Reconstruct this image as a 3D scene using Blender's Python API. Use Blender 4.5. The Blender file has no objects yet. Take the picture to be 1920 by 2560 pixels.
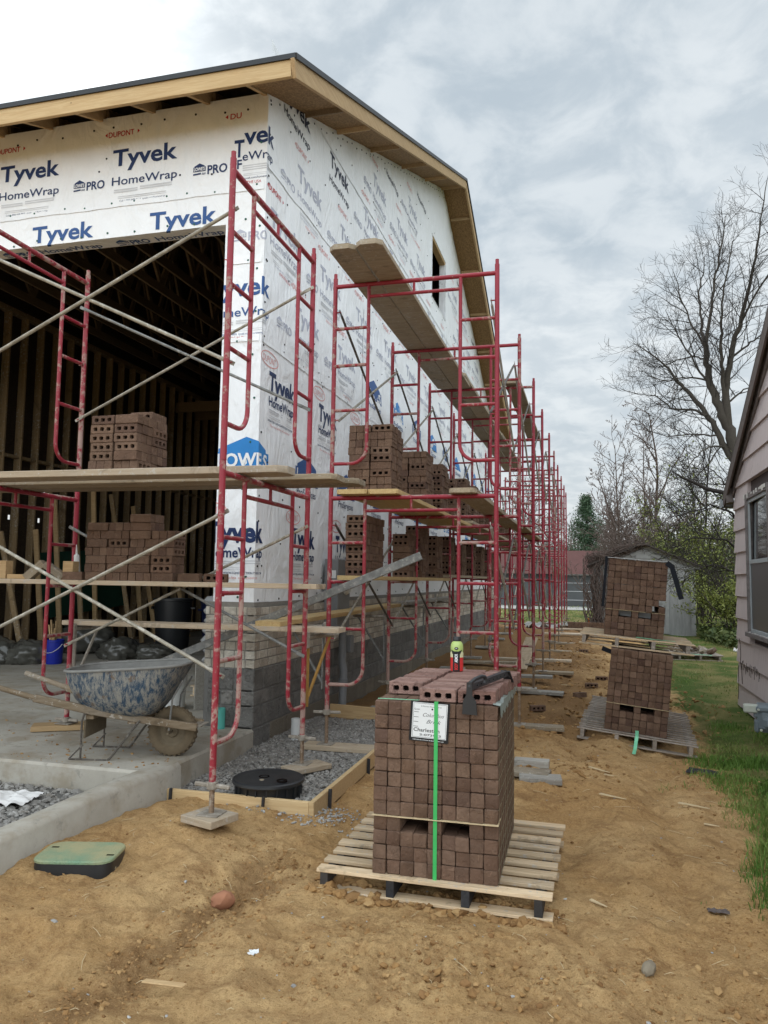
import bpy, bmesh, math, random
import numpy as np
from mathutils import Vector, Matrix
R = math.radians
S = bpy.context.scene
COL = S.collection
rng = random.Random(7)
nrs = np.random.RandomState(11)

# ------------------------------------------------------------------ camera
YAW, PITCH, ROLL = R(15.152), R(4.974), R(0.878)
def cam_axes():
    f = Vector((-math.sin(YAW), math.cos(YAW), 0)); r = Vector((math.cos(YAW), math.sin(YAW), 0)); u = Vector((0, 0, 1))
    f2 = f*math.cos(PITCH)+u*math.sin(PITCH); u2 = u*math.cos(PITCH)-f*math.sin(PITCH)
    r3 = r*math.cos(ROLL)+u2*math.sin(ROLL); u3 = u2*math.cos(ROLL)-r*math.sin(ROLL)
    return r3, u3, f2
cd = bpy.data.cameras.new('camera'); cam = bpy.data.objects.new('camera', cd); COL.objects.link(cam)
r_, u_, f_ = cam_axes()
cam.matrix_world = Matrix(((r_.x, u_.x, -f_.x, 0), (r_.y, u_.y, -f_.y, 0), (r_.z, u_.z, -f_.z, 1.6), (0, 0, 0, 1)))
cd.sensor_fit = 'HORIZONTAL'; cd.sensor_width = 36.0; cd.lens = 36.0*1923/1920
cd.clip_start = 0.05; cd.clip_end = 2000
S.camera = cam

# ------------------------------------------------------------------ world: overcast sky with broken cloud
SUN_AZ, SUN_EL = R(-40), R(33)
sund = Vector((math.sin(SUN_AZ)*math.cos(SUN_EL), math.cos(SUN_AZ)*math.cos(SUN_EL), math.sin(SUN_EL)))
W = bpy.data.worlds.new('World'); S.world = W; W.use_nodes = True
nt = W.node_tree; nt.nodes.clear()
def wn(t, **k):
    n = nt.nodes.new(t)
    for a, b in k.items(): setattr(n, a, b)
    return n
def wmath(op, a, b=None, clamp=False):
    n = wn('ShaderNodeMath', operation=op, use_clamp=clamp)
    for i, v in enumerate((a, b)):
        if v is None: continue
        if isinstance(v, (int, float)): n.inputs[i].default_value = v
        else: nt.links.new(v, n.inputs[i])
    return n.outputs[0]
def wmix(f, a, b):
    n = wn('ShaderNodeMix', data_type='RGBA')
    for i, v in ((0, f), (6, a), (7, b)):
        if isinstance(v, (int, float)): n.inputs[i].default_value = v
        elif isinstance(v, tuple): n.inputs[i].default_value = (*v, 1)
        else: nt.links.new(v, n.inputs[i])
    return n.outputs[2]
tc = wn('ShaderNodeTexCoord')
sep = wn('ShaderNodeSeparateXYZ'); nt.links.new(tc.outputs['Generated'], sep.inputs[0])
dz = wmath('MAXIMUM', sep.outputs[2], 0.0)
den = wmath('ADD', dz, 0.22)
comb = wn('ShaderNodeCombineXYZ')
nt.links.new(wmath('DIVIDE', sep.outputs[0], den), comb.inputs[0]); nt.links.new(wmath('DIVIDE', sep.outputs[1], den), comb.inputs[1])
def wnoise(scale, detail, rough, dist, off):
    mp = wn('ShaderNodeMapping'); nt.links.new(comb.outputs[0], mp.inputs[0]); mp.inputs['Location'].default_value = off
    n = wn('ShaderNodeTexNoise'); nt.links.new(mp.outputs[0], n.inputs['Vector'])
    n.inputs['Scale'].default_value = scale; n.inputs['Detail'].default_value = detail
    n.inputs['Roughness'].default_value = rough; n.inputs['Distortion'].default_value = dist
    return n.outputs['Fac']
def wramp(v, a, b):
    n = wn('ShaderNodeMapRange', clamp=True, interpolation_type='SMOOTHSTEP'); nt.links.new(v, n.inputs[0])
    n.inputs[1].default_value = a; n.inputs[2].default_value = b
    return n.outputs[0]
big = wramp(wnoise(1.0, 4, 0.5, 0.2, (3.1, 0.4, 0)), 0.38, 0.62)
fine = wramp(wnoise(7.5, 7, 0.58, 0.3, (0.3, 2.2, 0)), 0.35, 0.65)
cl = wmath('ADD', wmath('MULTIPLY', big, 0.42), wmath('MULTIPLY', fine, 0.58))
ccol = wmix(cl, (0.290, 0.340, 0.382), (0.485, 0.516, 0.534))
# pale band near the horizon
hz = wmath('POWER', wmath('SUBTRACT', 1.0, dz), 7.0)
ccol = wmix(wmath('MULTIPLY', hz, 0.62), ccol, (0.525, 0.54, 0.535))
# brightness where the sun stands behind the cloud, and gain added at the zenith and unseen sky behind the viewer for ground light
dot = wn('ShaderNodeVectorMath', operation='DOT_PRODUCT'); nt.links.new(tc.outputs['Generated'], dot.inputs[0]); dot.inputs[1].default_value = sund
dp = wmath('MAXIMUM', dot.outputs['Value'], 0.0)
glow = wmath('ADD', wmath('MULTIPLY', wmath('POWER', dp, 120), 0.8), wmath('MULTIPLY', wmath('POWER', dp, 16), 0.10))
glow = wmath('MULTIPLY', glow, wmath('ADD', wmath('MULTIPLY', cl, 1.1), 0.35))
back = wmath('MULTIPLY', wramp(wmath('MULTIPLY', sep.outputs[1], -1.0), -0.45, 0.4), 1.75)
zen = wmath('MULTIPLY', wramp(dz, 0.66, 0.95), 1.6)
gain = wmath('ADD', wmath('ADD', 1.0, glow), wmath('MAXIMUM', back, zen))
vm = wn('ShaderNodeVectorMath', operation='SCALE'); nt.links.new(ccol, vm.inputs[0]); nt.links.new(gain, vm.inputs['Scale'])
sky = wn('ShaderNodeTexSky', sky_type='NISHITA'); sky.sun_disc = False; sky.sun_elevation = SUN_EL; sky.sun_rotation = SUN_AZ; sky.air_density = 1.2; sky.dust_density = 2.0
bg1 = wn('ShaderNodeBackground'); bg1.inputs[1].default_value = 0.05; nt.links.new(sky.outputs[0], bg1.inputs[0])
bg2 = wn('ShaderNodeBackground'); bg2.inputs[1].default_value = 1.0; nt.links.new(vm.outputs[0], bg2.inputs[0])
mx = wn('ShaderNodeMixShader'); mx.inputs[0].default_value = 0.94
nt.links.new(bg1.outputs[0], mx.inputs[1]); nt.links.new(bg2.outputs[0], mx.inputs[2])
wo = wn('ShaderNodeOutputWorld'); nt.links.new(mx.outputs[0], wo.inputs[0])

# ------------------------------------------------------------------ sun behind cloud
sl = bpy.data.lights.new('sun', 'SUN'); sl.energy = 1.1; sl.angle = R(30); sl.color = (1, 0.96, 0.9)
so = bpy.data.objects.new('sun', sl); COL.objects.link(so)
so.rotation_euler = (-sund).to_track_quat('-Z', 'Y').to_euler(); so.location = (0, 0, 30)

S.view_settings.view_transform = 'Standard'; S.view_settings.look = 'None'; S.view_settings.exposure = 0.80; S.view_settings.gamma = 1.0
S.render.resolution_x = 768; S.render.resolution_y = 1024
S.cycles.max_bounces = 6; S.cycles.use_denoising = True

# ------------------------------------------------------------------ materials
MATS = {}
class NT:
    def __init__(s, name):
        s.m = bpy.data.materials.new(name); s.m.use_nodes = True; s.t = s.m.node_tree
        s.b = s.t.nodes['Principled BSDF']; s.tc = None; s.co = None
    def n(s, t, **k):
        n = s.t.nodes.new(t)
        for a, b in k.items(): setattr(n, a, b)
        return n
    def put(s, sock, v):
        if isinstance(v, (int, float)): sock.default_value = v
        elif isinstance(v, (tuple, list)): sock.default_value = (*v, 1) if len(v) == 3 and sock.type == 'RGBA' else v
        else: s.t.links.new(v, sock)
    def coord(s):
        if s.co is None:
            tc = s.n('ShaderNodeTexCoord'); oi = s.n('ShaderNodeObjectInfo')
            sc = s.n('ShaderNodeVectorMath', operation='SCALE'); sc.inputs[0].default_value = (37, 91, 53); s.t.links.new(oi.outputs['Random'], sc.inputs['Scale'])
            ad = s.n('ShaderNodeVectorMath', operation='ADD'); s.t.links.new(tc.outputs['Object'], ad.inputs[0]); s.t.links.new(sc.outputs[0], ad.inputs[1])
            s.co = ad.outputs[0]; s.raw = tc.outputs['Object']; s.rand = oi.outputs['Random']
        return s.co
    def noise(s, scale, detail=4, rough=0.55, dist=0.0, stretch=None, raw=False):
        c = s.coord()
        if raw: c = s.raw
        if stretch:
            mp = s.n('ShaderNodeMapping'); s.t.links.new(c, mp.inputs[0]); mp.inputs['Scale'].default_value = stretch; c = mp.outputs[0]
        n = s.n('ShaderNodeTexNoise'); s.t.links.new(c, n.inputs['Vector'])
        n.inputs['Scale'].default_value = scale; n.inputs['Detail'].default_value = detail; n.inputs['Roughness'].default_value = rough; n.inputs['Distortion'].default_value = dist
        return n.outputs['Fac']
    def voro(s, scale, feature='F1', out='Distance', raw=False):
        c = s.coord()
        n = s.n('ShaderNodeTexVoronoi', feature=feature); s.t.links.new(s.raw if raw else c, n.inputs['Vector']); n.inputs['Scale'].default_value = scale
        return n.outputs[out]
    def ramp(s, v, a, b, smooth=True):
        n = s.n('ShaderNodeMapRange', clamp=True, interpolation_type='SMOOTHSTEP' if smooth else 'LINEAR'); s.put(n.inputs[0], v)
        n.inputs[1].default_value = a; n.inputs[2].default_value = b
        return n.outputs[0]
    def mix(s, f, a, b, mode='MIX'):
        n = s.n('ShaderNodeMix', data_type='RGBA', blend_type=mode)
        s.put(n.inputs[0], f); s.put(n.inputs[6], a); s.put(n.inputs[7], b)
        return n.outputs[2]
    def math(s, op, a, b=0.0, clamp=False):
        n = s.n('ShaderNodeMath', operation=op, use_clamp=clamp); s.put(n.inputs[0], a); s.put(n.inputs[1], b)
        return n.outputs[0]
    def attr(s, name):
        n = s.n('ShaderNodeAttribute', attribute_name=name); return n.outputs['Fac']
    def hsv(s, col, v, h=0.5, sat=1.0):
        n = s.n('ShaderNodeHueSaturation'); s.put(n.inputs['Color'], col); s.put(n.inputs['Value'], v); s.put(n.inputs['Hue'], h); s.put(n.inputs['Saturation'], sat)
        return n.outputs[0]
    def bump(s, h, strength=0.4, dist=0.01):
        n = s.n('ShaderNodeBump'); n.inputs['Strength'].default_value = strength; n.inputs['Distance'].default_value = dist
        s.put(n.inputs['Height'], h); s.t.links.new(n.outputs[0], s.b.inputs['Normal'])
    def done(s, col, rough=0.8, metal=0.0, spec=0.3):
        s.put(s.b.inputs['Base Color'], col); s.put(s.b.inputs['Roughness'], rough); s.put(s.b.inputs['Metallic'], metal)
        s.b.inputs['Specular IOR Level'].default_value = spec
        MATS[s.m.name] = s.m
        return s.m

def plain(name, c, rough=0.6, metal=0.0, var=0.15, scale=20, spec=0.3, bump=0.0):
    k = NT(name); f = k.noise(scale, 5)
    col = k.mix(f, tuple(x*(1-var) for x in c), tuple(min(1, x*(1+var)) for x in c))
    if bump: k.bump(k.noise(scale*2.5, 4), bump, 0.004)
    return k.done(col, rough, metal, spec)

def wood(name, ca, cb, rough=0.75, axis=0, dirt=0.25, dirtc=(0.16, 0.12, 0.08)):
    k = NT(name); st = [14, 14, 14]; st[axis] = 0.9
    g = k.noise(3.2, 6, 0.6, 1.2, tuple(st)); g2 = k.noise(1.4, 3)
    col = k.mix(k.ramp(g, 0.3, 0.7), ca, cb)
    col = k.mix(k.math('MULTIPLY', k.ramp(g2, 0.45, 0.75), dirt), col, dirtc)
    col = k.hsv(col, k.math('ADD', k.math('MULTIPLY', k.rand, 0.45), 0.76))
    kn = k.ramp(k.voro(3.1), 0.035, 0.02)
    col = k.mix(k.math('MULTIPLY', kn, 0.7), col, tuple(x*0.35 for x in cb))
    if dirt >= 0.3:
        sp = k.ramp(k.math('ADD', k.noise(26, 7, 0.72), k.math('MULTIPLY', g2, 0.25)), 0.70, 0.76)
        col = k.mix(k.math('MULTIPLY', sp, 0.7), col, (0.43, 0.40, 0.35))
        st2 = k.ramp(k.noise(5, 6, 0.7, 0.6), 0.56, 0.66)
        col = k.mix(k.math('MULTIPLY', st2, 0.5), col, tuple(x*0.42 for x in cb))
    k.bump(g, 0.4, 0.006)
    return k.done(col, rough)

wood('lumber', (0.52, 0.36, 0.19), (0.42, 0.27, 0.13), dirt=0.15)
wood('lumber_fresh', (0.60, 0.44, 0.24), (0.50, 0.34, 0.17), dirt=0.1)
wood('plank', (0.36, 0.29, 0.20), (0.25, 0.195, 0.13), dirt=0.45, dirtc=(0.30, 0.27, 0.23))
wood('plank_yellow', (0.50, 0.36, 0.17), (0.40, 0.27, 0.12), dirt=0.2)
wood('plank_along', (0.36, 0.29, 0.20), (0.25, 0.195, 0.13), axis=1, dirt=0.45, dirtc=(0.30, 0.27, 0.23))
wood('plank_pale', (0.50, 0.40, 0.29), (0.40, 0.31, 0.21), dirt=0.3, dirtc=(0.35, 0.33, 0.30))
wood('plank_grey', (0.36, 0.34, 0.30), (0.27, 0.25, 0.22), dirt=0.3)
wood('pallet_wood', (0.60, 0.46, 0.30), (0.44, 0.32, 0.195), dirt=0.4, dirtc=(0.27, 0.23, 0.18))
wood('pallet_grey', (0.37, 0.32, 0.27), (0.24, 0.20, 0.165), dirt=0.4, dirtc=(0.16, 0.11, 0.07))
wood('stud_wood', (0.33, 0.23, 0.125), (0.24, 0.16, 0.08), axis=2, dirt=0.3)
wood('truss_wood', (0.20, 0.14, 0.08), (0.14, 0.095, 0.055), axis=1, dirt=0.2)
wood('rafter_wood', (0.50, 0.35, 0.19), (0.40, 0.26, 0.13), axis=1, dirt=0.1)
wood('dark_block', (0.035, 0.035, 0.038), (0.02, 0.02, 0.022), axis=1)

def osb(name, ca, cb):
    k = NT(name)
    a = k.noise(9, 3, 0.6, 0.6, (6, 1.6, 6)); b = k.noise(22, 3, 0.6, 0.4, (1.3, 4, 2))
    col = k.mix(k.ramp(a, 0.35, 0.65), ca, cb); col = k.mix(k.math('MULTIPLY', k.ramp(b, 0.5, 0.7), 0.55), col, tuple(x*0.55 for x in cb))
    k.bump(a, 0.2, 0.003)
    return k.done(col, 0.8)
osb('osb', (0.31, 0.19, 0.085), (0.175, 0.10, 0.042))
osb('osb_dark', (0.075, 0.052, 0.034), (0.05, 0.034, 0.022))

def red_paint():
    k = NT('red_paint')
    base = k.mix(k.noise(6, 4), (0.215, 0.010, 0.024), (0.33, 0.022, 0.042))
    base = k.mix(k.math('MULTIPLY', k.rand, 0.35), base, (0.25, 0.035, 0.035))
    spl = k.math('ADD', k.noise(17, 8, 0.68), k.math('MULTIPLY', k.noise(1.3, 2), 0.42))
    pz = k.n('ShaderNodeNewGeometry'); pp = k.n('ShaderNodeSeparateXYZ'); k.t.links.new(pz.outputs['Position'], pp.inputs[0])
    spl = k.math('ADD', spl, k.math('MULTIPLY', k.ramp(pp.outputs[2], 1.7, 0.25), 0.105))   # dust and mortar splash near the ground
    m = k.ramp(k.math('ADD', spl, k.math('MULTIPLY', k.math('SUBTRACT', k.rand, 0.5), 0.16)), 0.76, 0.87)
    geo = k.n('ShaderNodeNewGeometry'); sp = k.n('ShaderNodeSeparateXYZ'); k.t.links.new(geo.outputs['Normal'], sp.inputs[0])
    up = k.ramp(k.math('ADD', k.math('MULTIPLY', sp.outputs[2], 0.30), spl), 0.88, 1.0)   # mortar droppings settle on top of rails
    m = k.math('MAXIMUM', m, up)
    col = k.mix(k.math('MULTIPLY', m, 0.8), base, (0.37, 0.285, 0.235))
    rust = k.ramp(k.noise(30, 6, 0.7), 0.62, 0.7)
    col = k.mix(k.math('MULTIPLY', rust, 0.5), col, (0.12, 0.055, 0.035))
    k.bump(spl, 0.35, 0.004)
    return k.done(col, k.math('ADD', k.math('MULTIPLY', m, 0.4), 0.42), 0, 0.4)
red_paint()
def galv(name, ca, cb, splash, m=0.35):
    k = NT(name); a = k.noise(14, 6, 0.65)
    col = k.mix(k.ramp(a, 0.35, 0.65), ca, cb)
    col = k.mix(k.math('MULTIPLY', k.ramp(k.noise(25, 7, 0.7), 0.52, 0.62), 0.8), col, splash)
    k.bump(a, 0.3, 0.003)
    return k.done(col, 0.6, m, 0.4)
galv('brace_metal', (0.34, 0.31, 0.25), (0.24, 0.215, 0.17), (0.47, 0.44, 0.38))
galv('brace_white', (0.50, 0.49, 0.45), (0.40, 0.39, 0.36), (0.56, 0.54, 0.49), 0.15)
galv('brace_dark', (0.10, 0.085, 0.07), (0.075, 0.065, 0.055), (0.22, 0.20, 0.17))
galv('steel_grey', (0.215, 0.215, 0.205), (0.14, 0.14, 0.133), (0.32, 0.305, 0.275))
galv('screw_rust', (0.30, 0.21, 0.14), (0.21, 0.14, 0.09), (0.42, 0.36, 0.29))
galv('mortar_metal', (0.29, 0.255, 0.21), (0.21, 0.18, 0.145), (0.38, 0.345, 0.295), 0.1)

def brick(name, cols, bumpk=0.5, dark=0.55):
    k = NT(name)
    t = k.attr('tint'); n = k.noise(7, 5, 0.6); rr = k.math('FRACT', k.math('ADD', t, k.math('MULTIPLY', k.coord() and k.rand, 7.31)))
    rm = k.n('ShaderNodeValToRGB'); k.t.links.new(rr, rm.inputs[0]); el = rm.color_ramp.elements
    el[0].position = 0; el[0].color = (*cols[0], 1); el[1].position = 1; el[1].color = (*cols[-1], 1)
    for i, c in enumerate(cols[1:-1]): e = el.new((i+1)/(len(cols)-1)); e.color = (*c, 1)
    col = k.mix(k.math('MULTIPLY', k.ramp(n, 0.35, 0.7), 0.55), rm.outputs[0], tuple(x*dark for x in cols[0]))
    fl = k.ramp(k.noise(45, 5, 0.6, 0.5), 0.6, 0.72)
    col = k.mix(k.math('MULTIPLY', fl, 0.35), col, tuple(min(1, x*1.9) for x in cols[1]))
    sm_ = k.ramp(k.noise(16, 6, 0.7, 1.5), 0.55, 0.66)
    col = k.mix(k.math('MULTIPLY', sm_, 0.22), col, tuple(min(1, x*1.75) for x in cols[1]))
    h = k.math('ADD', k.noise(28, 6, 0.65), k.math('MULTIPLY', k.noise(70, 4), 0.4)); h = k.math('ADD', h, k.math('MULTIPLY', sm_, 0.35))
    k.bump(h, bumpk*1.4, 0.016)
    return k.done(col, 0.9, 0, 0.15)
brick('brick_brown', [(0.150, 0.093, 0.064), (0.185, 0.117, 0.080), (0.138, 0.084, 0.060), (0.198, 0.127, 0.088), (0.108, 0.064, 0.049), (0.170, 0.106, 0.072), (0.148, 0.088, 0.060), (0.192, 0.120, 0.085)])
brick('brick_rose', [(0.285, 0.172, 0.140), (0.235, 0.132, 0.108), (0.335, 0.215, 0.178), (0.26, 0.155, 0.13)], 0.7, 0.6)
brick('brick_veneer', [(0.50, 0.445, 0.365), (0.64, 0.585, 0.49), (0.36, 0.295, 0.235), (0.57, 0.51, 0.42), (0.72, 0.67, 0.58), (0.43, 0.36, 0.29)], 0.7, 0.5)
brick('block_grey', [(0.190, 0.182, 0.168), (0.235, 0.225, 0.208), (0.16, 0.153, 0.142), (0.265, 0.253, 0.232)], 0.9, 0.55)
brick('block_tan', [(0.20, 0.17, 0.13), (0.165, 0.145, 0.115), (0.23, 0.20, 0.155)], 0.6, 0.75)
plain('mortar', (0.235, 0.22, 0.195), 0.95, var=0.25, scale=30, bump=0.4)
plain('mortar_dark', (0.155, 0.15, 0.14), 0.95, var=0.25, scale=30, bump=0.4)
plain('core_dark', (0.012, 0.009, 0.008), 1.0, spec=0.0)  # near-black: shade of holes put into the colour; also black plugs

def concrete():
    k = NT('concrete')
    a = k.noise(1.3, 6, 0.6, raw=True); b = k.noise(40, 5, 0.6)
    col = k.mix(k.ramp(a, 0.3, 0.7), (0.315, 0.282, 0.23), (0.425, 0.392, 0.333))
    col = k.mix(k.math('MULTIPLY', k.ramp(k.noise(3.3, 5, 0.65), 0.46, 0.66), 0.6), col, (0.235, 0.182, 0.115))
    col = k.mix(k.math('MULTIPLY', k.ramp(k.noise(9, 6, 0.7), 0.56, 0.68), 0.55), col, (0.175, 0.16, 0.135))
    col = k.mix(k.math('MULTIPLY', b, 0.3), col, (0.20, 0.19, 0.165))
    k.bump(k.math('ADD', b, k.noise(6, 5)), 0.35, 0.006)
    return k.done(col, 0.85)
concrete()

def soil():
    k = NT('soil')
    k.coord(); sx = k.n('ShaderNodeSeparateXYZ'); k.t.links.new(k.raw, sx.inputs[0])
    a = k.noise(0.9, 6, 0.62, 0.3, raw=True); b = k.noise(7, 7, 0.68, raw=True); c = k.noise(55, 6, 0.7, raw=True)
    col = k.mix(k.ramp(a, 0.34, 0.66), (0.415, 0.246, 0.102), (0.545, 0.360, 0.172))
    col = k.mix(k.math('MULTIPLY', k.ramp(b, 0.48, 0.64), 0.5), col, (0.30, 0.165, 0.070))
    col = k.mix(k.math('MULTIPLY', k.ramp(c, 0.50, 0.64), 0.45), col, (0.57, 0.38, 0.185))
    col = k.mix(k.math('MULTIPLY', k.ramp(c, 0.46, 0.34), 0.55), col, (0.20, 0.105, 0.045))
    # damp trodden strip beside the scaffold feet
    wob = k.math('MULTIPLY', k.math('SUBTRACT', a, 0.5), 2.4)
    xx = k.math('ADD', sx.outputs[0], wob)
    strip = k.math('MULTIPLY', k.ramp(xx, 0.75, -0.45), k.ramp(k.math('ADD', sx.outputs[1], wob), 7.2, 9.8))
    col = k.mix(k.math('MULTIPLY', strip, 0.78), col, (0.150, 0.079, 0.036))
    yy = k.math('SUBTRACT', sx.outputs[1], 3.3)
    rx = k.math('ADD', k.math('SUBTRACT', sx.outputs[0], k.math('MULTIPLY', yy, 0.07)), 1.80)
    rx = k.math('ABSOLUTE', k.math('ADD', rx, k.math('MULTIPLY', k.math('SUBTRACT', k.noise(3.1, 5, 0.65, raw=True), 0.5), 0.55)))
    rut = k.math('MULTIPLY', k.ramp(rx, 0.20, 0.02), k.math('MULTIPLY', k.ramp(sx.outputs[1], 4.5, 4.0), k.ramp(sx.outputs[1], 2.0, 2.5)))
    col = k.mix(k.math('MULTIPLY', rut, 0.66), col, (0.175, 0.092, 0.040))
    mot = k.ramp(k.noise(4.3, 7, 0.72, 0.5, raw=True), 0.50, 0.62)
    col = k.mix(k.math('MULTIPLY', mot, 0.42), col, (0.245, 0.135, 0.058))
    vein = k.ramp(k.math('ADD', k.noise(2.2, 6, 0.7, 0.8, raw=True), 0.0), 0.56, 0.66)
    col = k.mix(k.math('MULTIPLY', vein, 0.48), col, (0.21, 0.105, 0.042))
    # turf base colour to the right of the track and beyond
    gx = k.math('ADD', sx.outputs[0], k.math('MULTIPLY', k.math('SUBTRACT', k.noise(1.7, 5, 0.65, raw=True), 0.5), 1.6))
    g1 = k.ramp(gx, 1.02, 1.35)
    g2 = k.ramp(k.math('ADD', sx.outputs[1], k.math('MULTIPLY', wob, 1.0)), 25.5, 27.0)
    gm = k.math('MAXIMUM', g1, g2)
    grass = k.mix(k.ramp(k.noise(1.1, 6, 0.65, raw=True), 0.38, 0.66), (0.075, 0.115, 0.025), (0.27, 0.215, 0.09))
    grass = k.mix(k.math('MULTIPLY', c, 0.5), grass, (0.035, 0.06, 0.015))
    col = k.mix(gm, col, grass)
    sp3 = k.noise(150, 5, 0.75, raw=True)
    dry = k.math('SUBTRACT', 1.0, gm)
    col = k.mix(k.math('MULTIPLY', k.math('MULTIPLY', k.ramp(sp3, 0.56, 0.66), 0.55), dry), col, (0.60, 0.43, 0.235))
    col = k.mix(k.math('MULTIPLY', k.math('MULTIPLY', k.ramp(sp3, 0.44, 0.36), 0.62), dry), col, (0.135, 0.068, 0.028))
    h = k.math('ADD', k.math('MULTIPLY', b, 1.1), k.math('MULTIPLY', c, 0.45)); h = k.math('ADD', h, k.math('MULTIPLY', sp3, 0.30))
    k.bump(h, 0.9, 0.035)
    return k.done(col, 0.97, 0, 0.1)
soil()
def attr_mix(name, cols, rough=0.9, spec=0.15, bump=0.0):
    k = NT(name); t = k.attr('tint'); rm = k.n('ShaderNodeValToRGB'); k.t.links.new(t, rm.inputs[0]); el = rm.color_ramp.elements
    el[0].position = 0; el[0].color = (*cols[0], 1); el[1].position = 1; el[1].color = (*cols[-1], 1)
    for i, c in enumerate(cols[1:-1]): e = el.new((i+1)/(len(cols)-1)); e.color = (*c, 1)
    col = k.mix(k.math('MULTIPLY', k.noise(60, 4), 0.35), rm.outputs[0], tuple(x*0.5 for x in cols[0]))
    if bump: k.bump(k.noise(90, 4), bump, 0.004)
    return k.done(col, rough, 0, spec)
attr_mix('clod', [(0.19, 0.10, 0.040), (0.36, 0.21, 0.085), (0.28, 0.155, 0.062), (0.46, 0.295, 0.135), (0.23, 0.122, 0.05), (0.40, 0.25, 0.11)], bump=0.5)
attr_mix('gravel', [(0.155, 0.145, 0.13), (0.27, 0.255, 0.235), (0.205, 0.19, 0.172), (0.40, 0.385, 0.36), (0.24, 0.215, 0.185), (0.32, 0.305, 0.285)], bump=0.4)
attr_mix('gravel_pale', [(0.30, 0.29, 0.27), (0.42, 0.40, 0.37), (0.36, 0.35, 0.33), (0.52, 0.50, 0.46)], bump=0.4)
plain('gravel_base', (0.12, 0.115, 0.105), 0.95, var=0.5, scale=60, bump=1.0)
def leafmat(name, cols, trans=0.2):
    k = NT(name); t = k.attr('tint'); rm = k.n('ShaderNodeValToRGB'); k.t.links.new(t, rm.inputs[0]); el = rm.color_ramp.elements
    el[0].position = 0; el[0].color = (*cols[0], 1); el[1].position = 1; el[1].color = (*cols[-1], 1)
    for i, c in enumerate(cols[1:-1]): e = el.new((i+1)/(len(cols)-1)); e.color = (*c, 1)
    return k.done(rm.outputs[0], 0.6, 0, 0.25)
leafmat('grass_blade', [(0.065, 0.140, 0.020), (0.110, 0.200, 0.034), (0.20, 0.245, 0.065), (0.40, 0.335, 0.155)])
leafmat('needle', [(0.030, 0.062, 0.034), (0.055, 0.098, 0.05), (0.085, 0.13, 0.07)])
leafmat('spring_leaf', [(0.10, 0.125, 0.022), (0.17, 0.195, 0.04), (0.25, 0.265, 0.07)])
leafmat('dull_leaf', [(0.045, 0.07, 0.022), (0.075, 0.10, 0.03), (0.12, 0.14, 0.04)])
plain('bark', (0.062, 0.052, 0.042), 0.95, var=0.4, scale=25, bump=0.6)
plain('bark_dark', (0.036, 0.030, 0.026), 0.95, var=0.4, scale=25, bump=0.5)
plain('bark_reddish', (0.135, 0.100, 0.085), 0.95, var=0.3, scale=25)

def wrap():
    k = NT('house_wrap')
    a = k.noise(2.2, 6, 0.6, 1.0, (1, 1, 0.55), raw=True); b = k.noise(2.6, 4, 0.5, 1.6, (1, 1.25, 0.45), raw=True); c = k.noise(8, 4, 0.5, 1.4, (1, 1, .6), raw=True)
    col = k.mix(k.ramp(a, 0.3, 0.7), (0.86, 0.87, 0.885), (0.82, 0.83, 0.845))
    h = k.math('ADD', k.math('MULTIPLY', k.math('ABSOLUTE', k.math('SUBTRACT', b, 0.5)), -2.6), k.math('MULTIPLY', c, 0.5))
    k.bump(h, 0.5, 0.04)
    return k.done(col, 0.48, 0, 0.4)
wrap()
for nm, c in dict(print_navy=(0.014, 0.032, 0.105), print_shaded=(0.012, 0.017, 0.045), print_blue=(0.028, 0.085, 0.25), print_bright=(0.02, 0.20, 0.52), print_red=(0.50, 0.022, 0.028), print_pink=(0.72, 0.36, 0.345), print_grey=(0.60, 0.61, 0.635), print_faded=(0.44, 0.455, 0.535)).items():  # second, darker ink carries the shade of the rake in its colour
    plain(nm, c, 0.5, var=0.12, scale=9)
plain('print_white', (0.8, 0.8, 0.8), 0.5, var=0.03)
plain('cap_green', (0.02, 0.10, 0.07), 0.5)
plain('staple_dark', (0.02, 0.02, 0.024), 0.6)
plain('metal_edge', (0.035, 0.037, 0.040), 0.45, 0.3)
plain('roof_felt', (0.05, 0.05, 0.052), 0.9, var=0.3, scale=14)
plain('black_plastic', (0.016, 0.017, 0.019), 0.42, var=0.3, scale=9, spec=0.5)
plain('black_rubber', (0.02, 0.02, 0.02), 0.8)
plain('blue_plastic', (0.01, 0.022, 0.30), 0.4, spec=0.5, var=0.1)
plain('dark_blue_plastic', (0.008, 0.012, 0.045), 0.5)
plain('teal_plastic', (0.10, 0.42, 0.36), 0.45, var=0.08)
plain('white_plastic', (0.62, 0.62, 0.60), 0.5, var=0.12, scale=8)
plain('grey_plastic', (0.19, 0.195, 0.20), 0.5, var=0.12)
plain('strap_green', (0.045, 0.42, 0.11), 0.35, var=0.12, scale=12, spec=0.5)
plain('strap_pale', (0.20, 0.60, 0.36), 0.4, var=0.12, scale=12, spec=0.5)
plain('strap_dull', (0.20, 0.165, 0.105), 0.5, var=0.35, scale=18, spec=0.4)
plain('film_grey', (0.23, 0.27, 0.245), 0.35, var=0.35, scale=14, spec=0.5, bump=0.5)
plain('paper', (0.70, 0.71, 0.71), 0.6, var=0.05)
plain('ink', (0.012, 0.012, 0.013), 0.6)
plain('tape_navy', (0.007, 0.009, 0.014), 0.65, var=0.3, spec=0.2)
plain('bag_plastic', (0.085, 0.082, 0.07), 0.25, var=0.5, scale=5, spec=0.6, bump=1.0)
plain('bag_grey', (0.25, 0.25, 0.245), 0.6, var=0.2)
plain('sign_green', (0.012, 0.06, 0.04), 0.6)
plain('tarp_black', (0.014, 0.014, 0.016), 0.5, bump=0.4)
plain('cloth_white', (0.62, 0.60, 0.58), 0.9, var=0.1)
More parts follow.
